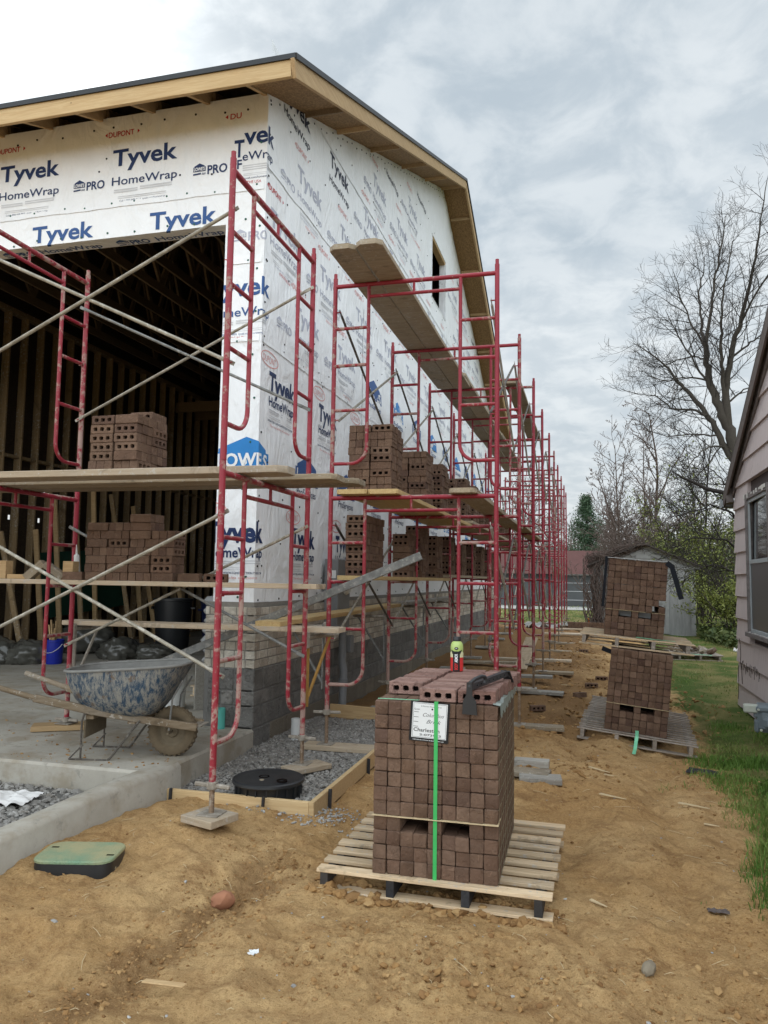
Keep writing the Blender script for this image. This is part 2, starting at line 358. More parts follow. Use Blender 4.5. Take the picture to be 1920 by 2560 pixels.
plain('chip_wood', (0.55, 0.43, 0.26), 0.8, var=0.25, scale=30)
plain('stone_red', (0.30, 0.135, 0.075), 0.9, var=0.35, scale=12, bump=0.6)
plain('stone_grey', (0.23, 0.19, 0.135), 0.9, var=0.3, scale=16, bump=0.5)
plain('yellow_steel', (0.33, 0.18, 0.045), 0.6, var=0.35, scale=14)
plain('orange_flag', (0.8, 0.22, 0.02), 0.6)
plain('meter_blue', (0.15, 0.18, 0.198), 0.45, var=0.12, scale=12, spec=0.4)
plain('meter_cover', (0.42, 0.44, 0.38), 0.45)
def siding():
    k = NT('siding_paint'); g = k.noise(5, 5, 0.6, 0.5, (1, 12, 1), raw=True)
    g = k.noise(4, 6, 0.65, 0.4, (1, 9, 0.8), raw=True)
    col = k.mix(k.ramp(g, 0.3, 0.7), (0.56, 0.485, 0.475), (0.48, 0.41, 0.402))
    col = k.mix(k.math('MULTIPLY', k.ramp(k.noise(9, 6, 0.7, raw=True), 0.60, 0.72), 0.35), col, (0.16, 0.13, 0.125))
    k.bump(g, 0.35, 0.006)
    return k.done(col, 0.85)
siding()
plain('siding_edge', (0.09, 0.07, 0.068), 0.9)
plain('trim_worn', (0.17, 0.15, 0.145), 0.85, var=0.55, scale=16, bump=0.5)
plain('trim_brown', (0.105, 0.083, 0.075), 0.85, var=0.35, scale=12)
plain('shingle', (0.075, 0.062, 0.055), 0.95, var=0.4, scale=20, bump=0.6)
plain('gutter_white', (0.34, 0.37, 0.38), 0.5)
plain('flake_white', (0.62, 0.60, 0.56), 0.8)
k = NT('window_glass'); k.done((0.03, 0.034, 0.036), 0.04, 0, 1.0); k.b.inputs['IOR'].default_value = 1.9
plain('screen_dark', (0.055, 0.055, 0.055), 0.35, spec=0.5)
def shed_wall():
    k = NT('shed_board'); g = k.noise(2.2, 6, 0.65, 0.3, (5, 1, 0.7)); 
    col = k.mix(k.ramp(g, 0.3, 0.7), (0.36, 0.355, 0.345), (0.255, 0.252, 0.245)); k.bump(g, 0.3, 0.01)
    return k.done(col, 0.9)
shed_wall()
plain('shed_trim', (0.34, 0.335, 0.325), 0.9, var=0.25, scale=7)
plain('red_roof', (0.085, 0.034, 0.030), 0.95, var=0.25, scale=3, bump=0.3)
plain('garage_grey', (0.085, 0.088, 0.088), 0.5, var=0.35, scale=1.2)
plain('white_line', (0.6, 0.6, 0.6), 0.6)
plain('drive_pale', (0.33, 0.325, 0.31), 0.9, var=0.1, scale=1)
def barrow():
    k = NT('barrow_blue'); n = k.math('ADD', k.noise(24, 9, 0.78, 0.5, (1, 1, 0.45)), k.math('MULTIPLY', k.noise(60, 5, 0.75, 0.0, (1, 1, 0.16)), 0.42))
    col = k.mix(k.noise(4, 4), (0.016, 0.040, 0.072), (0.026, 0.062, 0.108))
    col = k.mix(k.ramp(n, 0.60, 0.80), col, (0.25, 0.238, 0.21)); col = k.mix(k.math('MULTIPLY', k.ramp(k.noise(13, 6, 0.7), 0.58, 0.66), 0.8), col, (0.13, 0.085, 0.055))
    k.bump(n, 0.5, 0.006)
    return k.done(col, 0.65)
barrow()
plain('barrow_mortar', (0.21, 0.205, 0.19), 0.9, var=0.3, scale=14, bump=0.7)
plain('tyre_mud', (0.12, 0.09, 0.056), 0.95, var=0.3, scale=24, bump=0.6)
plain('rim_mud', (0.14, 0.11, 0.072), 0.9, var=0.3, scale=24, bump=0.4)
wood('barrow_wood', (0.25, 0.19, 0.125), (0.17, 0.12, 0.07), dirt=0.6, dirtc=(0.30, 0.275, 0.235))
def valve_lid():
    k = NT('valve_lid'); g = k.noise(3.2, 5, 0.6)
    col = k.mix(k.ramp(g, 0.36, 0.70), (0.145, 0.255, 0.165), (0.33, 0.30, 0.165))
    v = k.voro(95); k.bump(k.ramp(v, 0.25, 0.5), 0.6, 0.004)
    return k.done(col, 0.7)
valve_lid()
plain('lid_edge', (0.13, 0.25, 0.16), 0.6)
plain('label_lime', (0.42, 0.54, 0.17), 0.3, var=0.03, spec=0.5)
plain('label_red', (0.62, 0.03, 0.03), 0.3, var=0.15, spec=0.5)
plain('label_cream', (0.62, 0.60, 0.36), 0.3, var=0.05, spec=0.5)
def light_hole():
    pass

# ------------------------------------------------------------------ object helpers
def tag(o, label=None, cat=None, group=None, kind=None):
    if label: o['label'] = label
    if cat: o['category'] = cat
    if group: o['group'] = group
    if kind: o['kind'] = kind
    return o
def empty(name, loc=(0, 0, 0), rot=(0, 0, 0), label=None, cat=None, group=None):
    o = bpy.data.objects.new(name, None); COL.objects.link(o); o.location = loc; o.rotation_euler = rot; o.empty_display_size = 0.1
    return tag(o, label, cat, group)
def link(name, me, parent=None, loc=None, rot=None):
    o = bpy.data.objects.new(name, me); COL.objects.link(o)
    if parent: o.parent = parent
    if loc is not None: o.location = loc
    if rot is not None: o.rotation_euler = rot
    return o
def kids(o): return [c for c in o.children]
def copy_tree(o, parent=None):
    c = o.copy(); COL.objects.link(c)
    if parent: c.parent = parent
    for ch in list(o.children): copy_tree(ch, c)
    return c

class MB:
    """collects faces into one mesh"""
    def __init__(s): s.v = []; s.f = []; s.m = []; s.t = []; s.mi = 0; s.tint = 0.0; s.nv = 0
    def add(s, vs, fs, M=None):
        b = len(s.v)
        s.v.extend([tuple(M @ Vector(p)) for p in vs] if M is not None else [tuple(p) for p in vs])
        for f in fs: s.f.append(tuple(i+b for i in f)); s.m.append(s.mi); s.t.append(s.tint)
        return s
    def box(s, lo, hi, M=None, bev=0.0):
        lo = Vector(lo); hi = Vector(hi)
        if bev <= 0:
            v = [(x, y, z) for x in (lo.x, hi.x) for y in (lo.y, hi.y) for z in (lo.z, hi.z)]
            return s.add(v, [(0, 1, 3, 2), (4, 6, 7, 5), (0, 4, 5, 1), (2, 3, 7, 6), (0, 2, 6, 4), (1, 5, 7, 3)], M)
        c = (lo+hi)/2; h = (hi-lo)/2; b = min(bev, min(h)*0.9)
        vs = []; ix = {}
        for sx in (-1, 1):
            for sy in (-1, 1):
                for sz in (-1, 1):
                    for a in range(3):
                        p = [sx*(h.x-b), sy*(h.y-b), sz*(h.z-b)]
                        p[a] = (sx, sy, sz)[a]*h[a]
                        ix[(sx, sy, sz, a)] = len(vs); vs.append(Vector(p)+c)
        fs = []
        def put(f):
            p = [vs[i] for i in f]; n = (p[1]-p[0]).cross(p[2]-p[0]); mid = sum(p, Vector())/len(p)
            fs.append(tuple(f) if n.dot(mid-c) > 0 else tuple(reversed(f)))
        for a in range(3):
            o = [i for i in range(3) if i != a]
            for sg in (-1, 1):
                f = []
                for p, q in ((-1, -1), (1, -1), (1, 1), (-1, 1)):
                    k = [0, 0, 0]; k[a] = sg; k[o[0]] = p; k[o[1]] = q; f.append(ix[(*k, a)])
                put(f)
            for p in (-1, 1):
                for q in (-1, 1):
                    k1 = [0, 0, 0]; k1[o[0]] = p; k1[o[1]] = q; k2 = list(k1); k1[a] = -1; k2[a] = 1
                    put([ix[(*k1, o[0])], ix[(*k2, o[0])], ix[(*k2, o[1])], ix[(*k1, o[1])]])
        for sx in (-1, 1):
            for sy in (-1, 1):
                for sz in (-1, 1): put([ix[(sx, sy, sz, a)] for a in range(3)])
        return s.add(vs, fs, M)
    def beam(s, a, b, w, h, up=(0, 0, 1), bev=0.0, ext=0.0):
        """box from a to b, width w (sideways), height h (along up)"""
        a = Vector(a); b = Vector(b); d = (b-a); L = d.length; d.normalize()
        u = Vector(up); x = d.cross(u)
        if x.length < 1e-4: x = d.cross(Vector((1, 0, 0)))
        x.normalize(); u = x.cross(d)
        M = Matrix(((x.x, d.x, u.x, a.x), (x.y, d.y, u.y, a.y), (x.z, d.z, u.z, a.z), (0, 0, 0, 1)))
        return s.box((-w/2, -ext, -h/2), (w/2, L+ext, h/2), M, bev)
    def tube(s, pts, r, n=8, cap=True):
        pts = [Vector(p) for p in pts]; k = len(pts)
        rs = r if isinstance(r, (list, tuple)) else [r]*k
        t0 = (pts[1]-pts[0]).normalized(); ref = Vector((0, 0, 1)) if abs(t0.z) < 0.9 else Vector((1, 0, 0))
        u = t0.cross(ref).normalized(); vs = []
        for i, p in enumerate(pts):
            if i == 0: t = t0
            elif i == k-1: t = (pts[i]-pts[i-1]).normalized()
            else: t = ((pts[i+1]-pts[i]).normalized()+(pts[i]-pts[i-1]).normalized()).normalized()
            u = (u-t*u.dot(t)); u = u.normalized() if u.length > 1e-6 else t.orthogonal().normalized()
            w = t.cross(u)
            for j in range(n):
                a = 2*math.pi*j/n; vs.append(p+(u*math.cos(a)+w*math.sin(a))*rs[i])
        fs = []
        for i in range(k-1):
            for j in range(n):
                j2 = (j+1) % n; fs.append((i*n+j, i*n+j2, (i+1)*n+j2, (i+1)*n+j))
        if cap: fs.append(tuple(range(n-1, -1, -1))); fs.append(tuple((k-1)*n+j for j in range(n)))
        return s.add(vs, fs)
    def lathe(s, prof, n=24, M=None, cap=True):
        vs = [(r*math.cos(2*math.pi*j/n), r*math.sin(2*math.pi*j/n), z) for r, z in prof for j in range(n)]
        fs = [(i*n+j, i*n+(j+1) % n, (i+1)*n+(j+1) % n, (i+1)*n+j) for i in range(len(prof)-1) for j in range(n)]
        if cap: fs.append(tuple(range(n-1, -1, -1))); fs.append(tuple((len(prof)-1)*n+j for j in range(n)))
        return s.add(vs, fs, M)
    def prism(s, poly, d0, d1, plane='xz'):
        """extrude a 2D polygon; plane gives the axes of the polygon, extrusion runs along the third axis"""
        ax = {'xz': (0, 2, 1), 'xy': (0, 1, 2), 'yz': (1, 2, 0)}[plane]; n = len(poly); vs = []
        for d in (d0, d1):
            for p in poly:
                q = [0, 0, 0]; q[ax[0]] = p[0]; q[ax[1]] = p[1]; q[ax[2]] = d; vs.append(q)
        fs = [tuple(range(n-1, -1, -1)), tuple(range(n, 2*n))]+[(i, (i+1) % n, n+(i+1) % n, n+i) for i in range(n)]
        return s.add(vs, fs)
    def mesh(s, name, mats, smooth=35, recalc=True):
        me = bpy.data.meshes.new(name); me.from_pydata(s.v, [], s.f)
        for m in (mats if isinstance(mats, (list, tuple)) else [mats]): me.materials.append(MATS[m])
        me.polygons.foreach_set('material_index', s.m)
        if any(s.t):
            a = me.attributes.new('tint', 'FLOAT', 'FACE'); a.data.foreach_set('value', s.t)
        if recalc:
            bm = bmesh.new(); bm.from_mesh(me); bmesh.ops.recalc_face_normals(bm, faces=bm.faces); bm.to_mesh(me); bm.free()
        if smooth:
            me.polygons.foreach_set('use_smooth', [True]*len(me.polygons)); me.set_sharp_from_angle(angle=R(smooth))
        me.update()
        return me
    def obj(s, name, mats, parent=None, loc=None, rot=None, smooth=35, recalc=True):
        return link(name, s.mesh(name, mats, smooth, recalc), parent, loc, rot)

def np_mesh(name, v, f, mats, tint=None, smooth=True, mi=None):
    """big mesh from numpy: v (n,3), f (m,k)"""
    me = bpy.data.meshes.new(name); n, m, k = len(v), len(f), f.shape[1]
    me.vertices.add(n); me.vertices.foreach_set('co', np.asarray(v, np.float32).ravel())
    me.loops.add(m*k); me.loops.foreach_set('vertex_index', f.astype(np.int32).ravel())
    me.polygons.add(m); me.polygons.foreach_set('loop_start', np.arange(0, m*k, k, dtype=np.int32))
    for q in (mats if isinstance(mats, (list, tuple)) else [mats]): me.materials.append(MATS[q])
    if mi is not None: me.polygons.foreach_set('material_index', mi.astype(np.int32))
    if tint is not None:
        a = me.attributes.new('tint', 'FLOAT', 'FACE'); a.data.foreach_set('value', tint.astype(np.float32))
    me.polygons.foreach_set('use_smooth', np.full(m, smooth)); me.update(calc_edges=True); me.validate()
    return me

# numpy gradient noise
_perm = np.random.RandomState(3).permutation(512)
_ang = np.random.RandomState(5).rand(512)*2*np.pi
def perlin(x, y):
    xi = np.floor(x).astype(int); yi = np.floor(y).astype(int); xf = x-xi; yf = y-yi
    u = xf*xf*xf*(xf*(xf*6-15)+10); v = yf*yf*yf*(yf*(yf*6-15)+10)
    def g(ix, iy, dx, dy):
        a = _ang[_perm[(_perm[ix & 511]+iy) & 511]]; return np.cos(a)*dx+np.sin(a)*dy
    n00 = g(xi, yi, xf, yf); n10 = g(xi+1, yi, xf-1, yf); n01 = g(xi, yi+1, xf, yf-1); n11 = g(xi+1, yi+1, xf-1, yf-1)
    return (n00*(1-u)+n10*u)*(1-v)+(n01*(1-u)+n11*u)*v
def fbm(x, y, o=4, g=0.5):
    s = 0; a = 1.0
    for i in range(o): s = s+a*perlin(x+17.3*i, y-9.1*i); x = x*2.03; y = y*2.03; a *= g
    return s
def sstep(x, a, b):
    t = np.clip((x-a)/(b-a), 0, 1); return t*t*(3-2*t)

# ------------------------------------------------------------------ text
_tc = {}
def text2d(body, bold=0.0, shear=0.0):
    k = (body, bold, shear)
    if k in _tc: return _tc[k]
    c = bpy.data.curves.new('lettering', 'FONT'); c.body = body; c.size = 1; c.resolution_u = 3; c.offset = bold; c.shear = shear
    o = bpy.data.objects.new('lettering', c); COL.objects.link(o)
    dg = bpy.context.evaluated_depsgraph_get(); e = o.evaluated_get(dg); me = e.to_mesh()
    v = [(p.co.x, p.co.y) for p in me.vertices]; f = [tuple(q.vertices) for q in me.polygons]
    e.to_mesh_clear(); bpy.data.objects.remove(o); bpy.data.curves.remove(c)
    _tc[k] = (v, f); return v, f
def stamp(mb, body, x, y, w, cap, fn, bold=0.0, shear=0.0, cuts=(), ref=0.70):
    """lettering whose left end is x, baseline y, fitted to width w and capital height cap; fn maps (u,v) to a point"""
    v, f = text2d(body, bold, shear)
    x0 = min(p[0] for p in v); x1 = max(p[0] for p in v); sx = w/(x1-x0); sy = cap/ref
    poly2d(mb, [(x+(p[0]-x0)*sx, y+p[1]*sy) for p in v], f, fn, cuts)
def poly2d(mb, v, f, fn, cuts=()):
    if cuts:
        bm = bmesh.new(); bv = [bm.verts.new((p[0], p[1], 0)) for p in v]
        for q in f:
            try: bm.faces.new([bv[i] for i in q])
            except ValueError: pass
        for (ax, val) in cuts:
            g = list(bm.verts)+list(bm.edges)+list(bm.faces)
            bmesh.ops.bisect_plane(bm, geom=g, dist=1e-5, plane_co=(val, val, 0), plane_no=(1, 0, 0) if ax == 'x' else (0, 1, 0))
        bm.verts.index_update(); v = [(p.co.x, p.co.y) for p in bm.verts]; f = [tuple(p.index for p in q.verts) for q in bm.faces]; bm.free()
    mb.add([fn(*p) for p in v], f)

# ------------------------------------------------------------------ ground
CTRL = np.array([(-2.3, 4.4, .10), (-2.75, 3.7, .05), (-2.5, 3.55, .03), (-1.75, 4.75, .0), (-1, 4.3, -.055), (-.3, 4.2, -.06), (-1.4, 4.6, -.05), (-.2, 5.2, -.055), (-.8, 6.7, -.01), (-.8, 9.0, .0), (-.8, 11, .05), (-.8, 14.2, .09), (-.8, 17, .10), (-.8, 22.2, .19),
                 (-.1, 9.0, -.10), (1.0, 9.0, -.235), (.45, 10.5, -.16), (2., 11.9, -.12), (1.9, 8, -.16), (1.5, 6, -.12), (0, 2.5, 0.0), (1.2, 3.2, -.07), (-2, 2.5, .02), (-4, 2.5, .03), (-3.6, 3.5, .02), (3, 24, .13), (0, 24, .22), (1.0, 17, .0), (1.6, 14, -.08), (3, 6, -.15),
                 (-2.3, 8.6, .06), (-2.3, 10.5, .05), (-2.2, 14, .08), (-2.3, 20, .1), (0, 32, .2), (0, 48, .17), (20, 20, 0), (-20, 0, 0), (0, -20, 0), (20, -10, 0), (-20, 30, .1), (10, 60, .1), (-20, 70, .1)])
_pr = random.Random(12)
PRINTS = [(-2.2+.16*(i % 2)+i*.02, 2.55+i*.31, 1.45, i) for i in range(4)]+[(.30+.2*(i % 2)+_pr.uniform(-.05, .05), 2.6+i*.36, 1.5+_pr.uniform(-.25, .25), i) for i in range(13)]+[(-1.3+i*.36, 3.2+.17*(i % 2), .15+_pr.uniform(-.2, .2), i) for i in range(4)]
def gz(x, y, rough=True):
    x = np.atleast_1d(np.asarray(x, float)); y = np.atleast_1d(np.asarray(y, float))
    num = np.zeros_like(x); den = np.zeros_like(x)
    for cx, cy, cz in CTRL:
        w = 1/((x-cx)**2+(y-cy)**2+0.12)**1.6
        num += w*cz; den += w
    z = num/den
    gm = sstep(x, -3.3, -3.0)*(1-sstep(x, -1.95, -1.80))*sstep(y, 5.0, 5.15)*(1-sstep(y, 8.05, 8.25))   # dug out for the gravel bed
    z = z-0.13*gm
    pit = (1-sstep(x, -3.25, -3.1))*sstep(y, 2.2, 2.6)*(1-sstep(y, 6.0, 7.0)); z = z-0.06*pit
    if rough:
        near = 1-sstep(np.hypot(x, y), 14, 40)
        open_ = 1-sstep(x, 1.3, 1.9)
        z = z+near*(0.045*fbm(x*0.9+3, y*0.9, 3)+(0.018+0.026*open_)*fbm(x*3.1, y*3.1+5, 4, 0.55)+open_*(0.012*fbm(x*8.3+2, y*8.3, 3, 0.6)-0.016*np.abs(perlin(x*5.3, y*4.1))))
        # loose churned band in front of the feet and a shallow rut between valve box and pallet
        dx = x-(-1.80+0.07*(y-3.3)); d = np.exp(-(dx/0.17)**2)*sstep(y, 2.2, 2.9)*(1-sstep(y, 4.2, 4.6))
        z = z-0.055*d+0.05*d*np.abs(fbm(x*9, y*9, 3))
        ch = np.exp(-((x+0.35)/0.55)**2)*sstep(y, 6.8, 8.5)
        z = z+0.055*ch*fbm(x*3.4, y*3.0+9, 4, 0.6)
        fr = np.exp(-((x+0.55)/0.75)**2-((y-3.35)/0.42)**2); z = z+0.05*fr*np.abs(fbm(x*8+4, y*8, 4, 0.6))
        wob = 0.06*perlin(y*0.8, y*0+3.3); z = z-open_*sstep(y, 3.2, 5)*(1-sstep(y, 16, 20))*(0.030*np.exp(-((x-0.52-wob)/0.13)**2)+0.022*np.exp(-((x+0.12-wob)/0.14)**2)-0.016*np.exp(-((x-0.24-wob)/0.15)**2))
        for px, py, pa, sd in PRINTS:
            k = (np.abs(x-px) < .25) & (np.abs(y-py) < .25)
            if k.any():
                ca, sa = math.cos(pa), math.sin(pa); u = (x[k]-px)*ca+(y[k]-py)*sa; v = -(x[k]-px)*sa+(y[k]-py)*ca
                w = 0.045+0.012*np.sin(u*14+1); e = np.hypot(v/w, u/0.145); z[k] += -0.013*(1-sstep(e, .8, 1.05))*(0.7+0.3*np.sin(u*210))+0.005*np.exp(-((e-1.18)/.15)**2)
        sc = np.exp(-((x-1.2)/0.5)**2-((y-11.6)/1.1)**2)+0.7*np.exp(-((x-1.15)/0.45)**2-((y-16.5)/1.6)**2); z = z+0.14*sc*np.abs(fbm(x*3, y*3+2, 4, 0.6))
    return z
def gz1(x, y): return float(gz(x, y)[0])

def build_ground():
    rr = np.concatenate([np.linspace(0.3, 1.9, 14, endpoint=False), np.linspace(1.9, 9, 480, endpoint=False), np.exp(np.linspace(np.log(9), np.log(600), 150))])
    th = np.concatenate([np.linspace(-180, -46, 50, endpoint=False), np.linspace(-46, 26, 460, endpoint=False), np.linspace(26, 180, 56)])
    T, Q = np.meshgrid(np.radians(th), rr); X = Q*np.sin(T); Y = Q*np.cos(T)
    Z = gz(X.ravel(), Y.ravel())
    v = np.stack([X.ravel(), Y.ravel(), Z], 1); nr, nt_ = X.shape
    i = np.arange(nr-1)[:, None]*nt_+np.arange(nt_-1)[None, :]
    f = np.stack([i, i+nt_, i+nt_+1, i+1], -1).reshape(-1, 4)
    # centre fan is closed with a small disc
    v = np.vstack([v, [[0, 0, gz1(0, 0)]]]); c = len(v)-1
    k = np.arange(nt_-1); f = np.vstack([f, np.stack([np.full_like(k, c), k, k+1, k+1], 1)])
    o = link('ground', np_mesh('ground', v, f, 'soil')); tag(o, kind='structure')
    return o
build_ground()

_ico = None
def ico():
    global _ico
    if _ico is None:
        bm = bmesh.new(); bmesh.ops.create_icosphere(bm, subdivisions=1, radius=1); _ico = (np.array([p.co[:] for p in bm.verts]), np.array([[q.index for q in p.verts] for p in bm.faces])); bm.free()
    return _ico
def lumps(name, P, size, mat, flat=0.6, seed=1, jag=0.35, stuff=True, label=None, cat=None):
    """many stones or clods as one mesh; P (n,3), size (n,)"""
    rs = np.random.RandomState(seed); bv, bf = ico(); n = len(P); m = len(bv)
    J = 1+jag*(rs.rand(n, m, 1)-0.5)*2
    V = bv[None]*J*size[:, None, None]*np.stack([0.75+0.6*rs.rand(n), 0.75+0.6*rs.rand(n), flat*(0.7+0.6*rs.rand(n))], 1)[:, None, :]
    a = rs.rand(n)*6.28; c, s_ = np.cos(a)[:, None], np.sin(a)[:, None]
    tl = (rs.rand(n)-0.5)[:, None]*1.2; ct, st = np.cos(tl), np.sin(tl)
    x, y, z = V[..., 0], V[..., 1], V[..., 2]; y, z = y*ct-z*st, y*st+z*ct
    V = np.stack([x*c-y*s_, x*s_+y*c, z], -1)+P[:, None, :]
    F = (bf[None]+(np.arange(n)*m)[:, None, None]).reshape(-1, 3)
    o = link(name, np_mesh(name, V.reshape(-1, 3), F, mat, np.repeat(rs.rand(n), len(bf)), smooth=False))
    tag(o, label, cat, kind='stuff' if stuff else None)
    return o

def scatter_soil():
    rs = np.random.RandomState(21); P = []; Sz = []
    def put(n, xr, yr, s0, s1, dens=None):
        x = xr[0]+(xr[1]-xr[0])*rs.rand(n); y = yr[0]+(yr[1]-yr[0])*rs.rand(n)
        keep = np.ones(n, bool)
        if dens is not None: keep = rs.rand(n) < dens(x, y)
        keep &= ~((x < -1.78) & (y > 4.95) & (y < 8.2)) & ~((x < -2.95) & (y > 2.4))
        x, y = x[keep], y[keep]; s = s0+(s1-s0)*rs.rand(len(x))**3.0
        z = gz(x, y)+s*0.15
        P.append(np.stack([x, y, z], 1)); Sz.append(s)
    cl = lambda x, y: np.clip(0.10+2.2*fbm(x*1.3+7, y*1.3, 3), 0.03, 1)
    put(14000, (-2.95, 1.3), (2.2, 5.2), 0.002, 0.009, cl)
    put(7000, (-1.9, 1.4), (5, 10), 0.004, 0.018, cl)
    put(4200, (-1.4, 1.4), (9, 22), 0.006, 0.028, cl)
    tr = lambda x, y: np.exp(-((x-(-1.80+0.07*(y-3.3)))/0.15)**2)
    put(4600, (-2.5, -1.2), (2.3, 4.4), 0.003, 0.014, tr)
    fr = lambda x, y: np.exp(-((x+0.55)/0.75)**2-((y-3.3)/0.40)**2)
    put(4600, (-2, 0.9), (2.3, 4.2), 0.003, 0.018, fr)
    put(900, (-1.45, -.15), (3.92, 4.16), 0.008, 0.034)
    ch = lambda x, y: np.exp(-((x+0.35)/0.5)**2)
    put(4600, (-1.6, 0.8), (6.8, 20), 0.006, 0.034, ch)
    g1 = lambda x, y: np.exp(-((x-0.55)/0.35)**2-((y-3.0)/0.35)**2)+np.exp(-((x-0.8)/0.25)**2-((y-3.6)/0.5)**2)
    put(2600, (-.2, 1.3), (2.3, 4.6), 0.003, 0.018, g1)
    sc = lambda x, y: np.exp(-((x-1.2)/0.45)**2-((y-11.6)/1.0)**2)+0.7*np.exp(-((x-1.15)/0.4)**2-((y-16.5)/1.5)**2)
    put(1800, (0.2, 2.0), (9.5, 19), 0.010, 0.045, sc)
    lumps('soil_clods', np.vstack(P), np.concatenate(Sz), 'clod', 0.62, 5)
    # pale stone chips and roots
    n = 200; x = -2.9+4.1*rs.rand(n); y = 2.3+6*rs.rand(n)**1.3; k = ~((x < -1.78) & (y > 4.9)); x, y = x[k], y[k]
    lumps('pale_chips', np.stack([x, y, gz(x, y)+0.002], 1), 0.003+0.009*rs.rand(len(x))**2, 'gravel_pale', 0.5, 9)
    # gravel bed between slab and form boards
    def bed(name, xr, yr, zf, n, s0, s1, mat, seed, inside=None):
        rs = np.random.RandomState(seed); x = xr[0]+(xr[1]-xr[0])*rs.rand(n); y = yr[0]+(yr[1]-yr[0])*rs.rand(n)
        if inside is not None: k = inside(x, y); x, y = x[k], y[k]
        s = s0+(s1-s0)*rs.rand(len(x))**2
        z = zf(x, y)+s*0.3*rs.rand(len(x)); return lumps(name, np.stack([x, y, z], 1), s, mat, 0.62, seed+1)
    gzf = lambda x, y: 0.045+0.03*sstep(y, 5.2, 7.0)+0.025*fbm(x*2, y*2, 3)
    xs = np.linspace(-2.98, -1.835, 24); ys = np.linspace(5.02, 8.18, 60); X, Y = np.meshgrid(xs, ys); i = np.arange(59)[:, None]*24+np.arange(23)[None]
    f = np.stack([i, i+24, i+25, i+1], -1).reshape(-1, 4)
    tag(link('gravel_bed', np_mesh('gravel_bed', np.stack([X.ravel(), Y.ravel(), gzf(X.ravel(), Y.ravel())-0.004], 1), f, 'gravel_base')), kind='structure')
    out = lambda x, y: np.hypot(x+2.24, y-5.21) > 0.225
    bed('gravel_stones', (-2.95, -1.845), (5.03, 8.16), gzf, 15000, 0.006, 0.0175, 'gravel', 31, out)
    bed('crushed_stone', (-2.5, -1.5), (4.84, 5.6), lambda x, y: np.where((x < -1.84) & (y > 5.02), gzf(x, y)+0.008, gz(x, y)+0.004), 1500, 0.004, 0.013, 'gravel_pale', 41, lambda x, y: (np.random.RandomState(4).rand(len(x)) < np.exp(-((x+1.78)/0.22)**2-((y-5.02)/0.22)**2)+0.75*np.exp(-((x+2.1)/0.4)**2-((y-5.1)/0.12)**2)) & out(x, y))
    pz = lambda x, y: 0.075+0.02*fbm(x*2, y*2+4, 3)
    xs = np.linspace(-7, -3.12, 40); ys = np.linspace(2.4, 4.9, 30); X, Y = np.meshgrid(xs, ys); i = np.arange(29)[:, None]*40+np.arange(39)[None]
    f = np.stack([i, i+40, i+41, i+1], -1).reshape(-1, 4)
    tag(link('gravel_pit', np_mesh('gravel_pit', np.stack([X.ravel(), Y.ravel(), pz(X.ravel(), Y.ravel())-0.004], 1), f, 'gravel_base')), kind='structure')
    bed('pit_gravel', (-6.2, -3.18), (2.9, 4.84), pz, 9000, 0.009, 0.026, 'gravel', 51)
def slab_crumbs():
    rs = np.random.RandomState(17); n = 1500; x = -6.2+3.2*rs.rand(n); y = 4.9+4.2*rs.rand(n)**1.3
    w = np.exp(-((x+3.6)/.8)**2-((y-5.3)/.6)**2)+.5*np.exp(-((x+4.4)/.6)**2-((y-5.9)/.4)**2)+.16; k = rs.rand(n) < w; x, y = x[k], y[k]
    lumps('slab_crumbs', np.stack([x, y, np.full(len(x), .2415)], 1), .002+.011*rs.rand(len(x))**3, 'clod', .6, 18)
slab_crumbs()
scatter_soil()

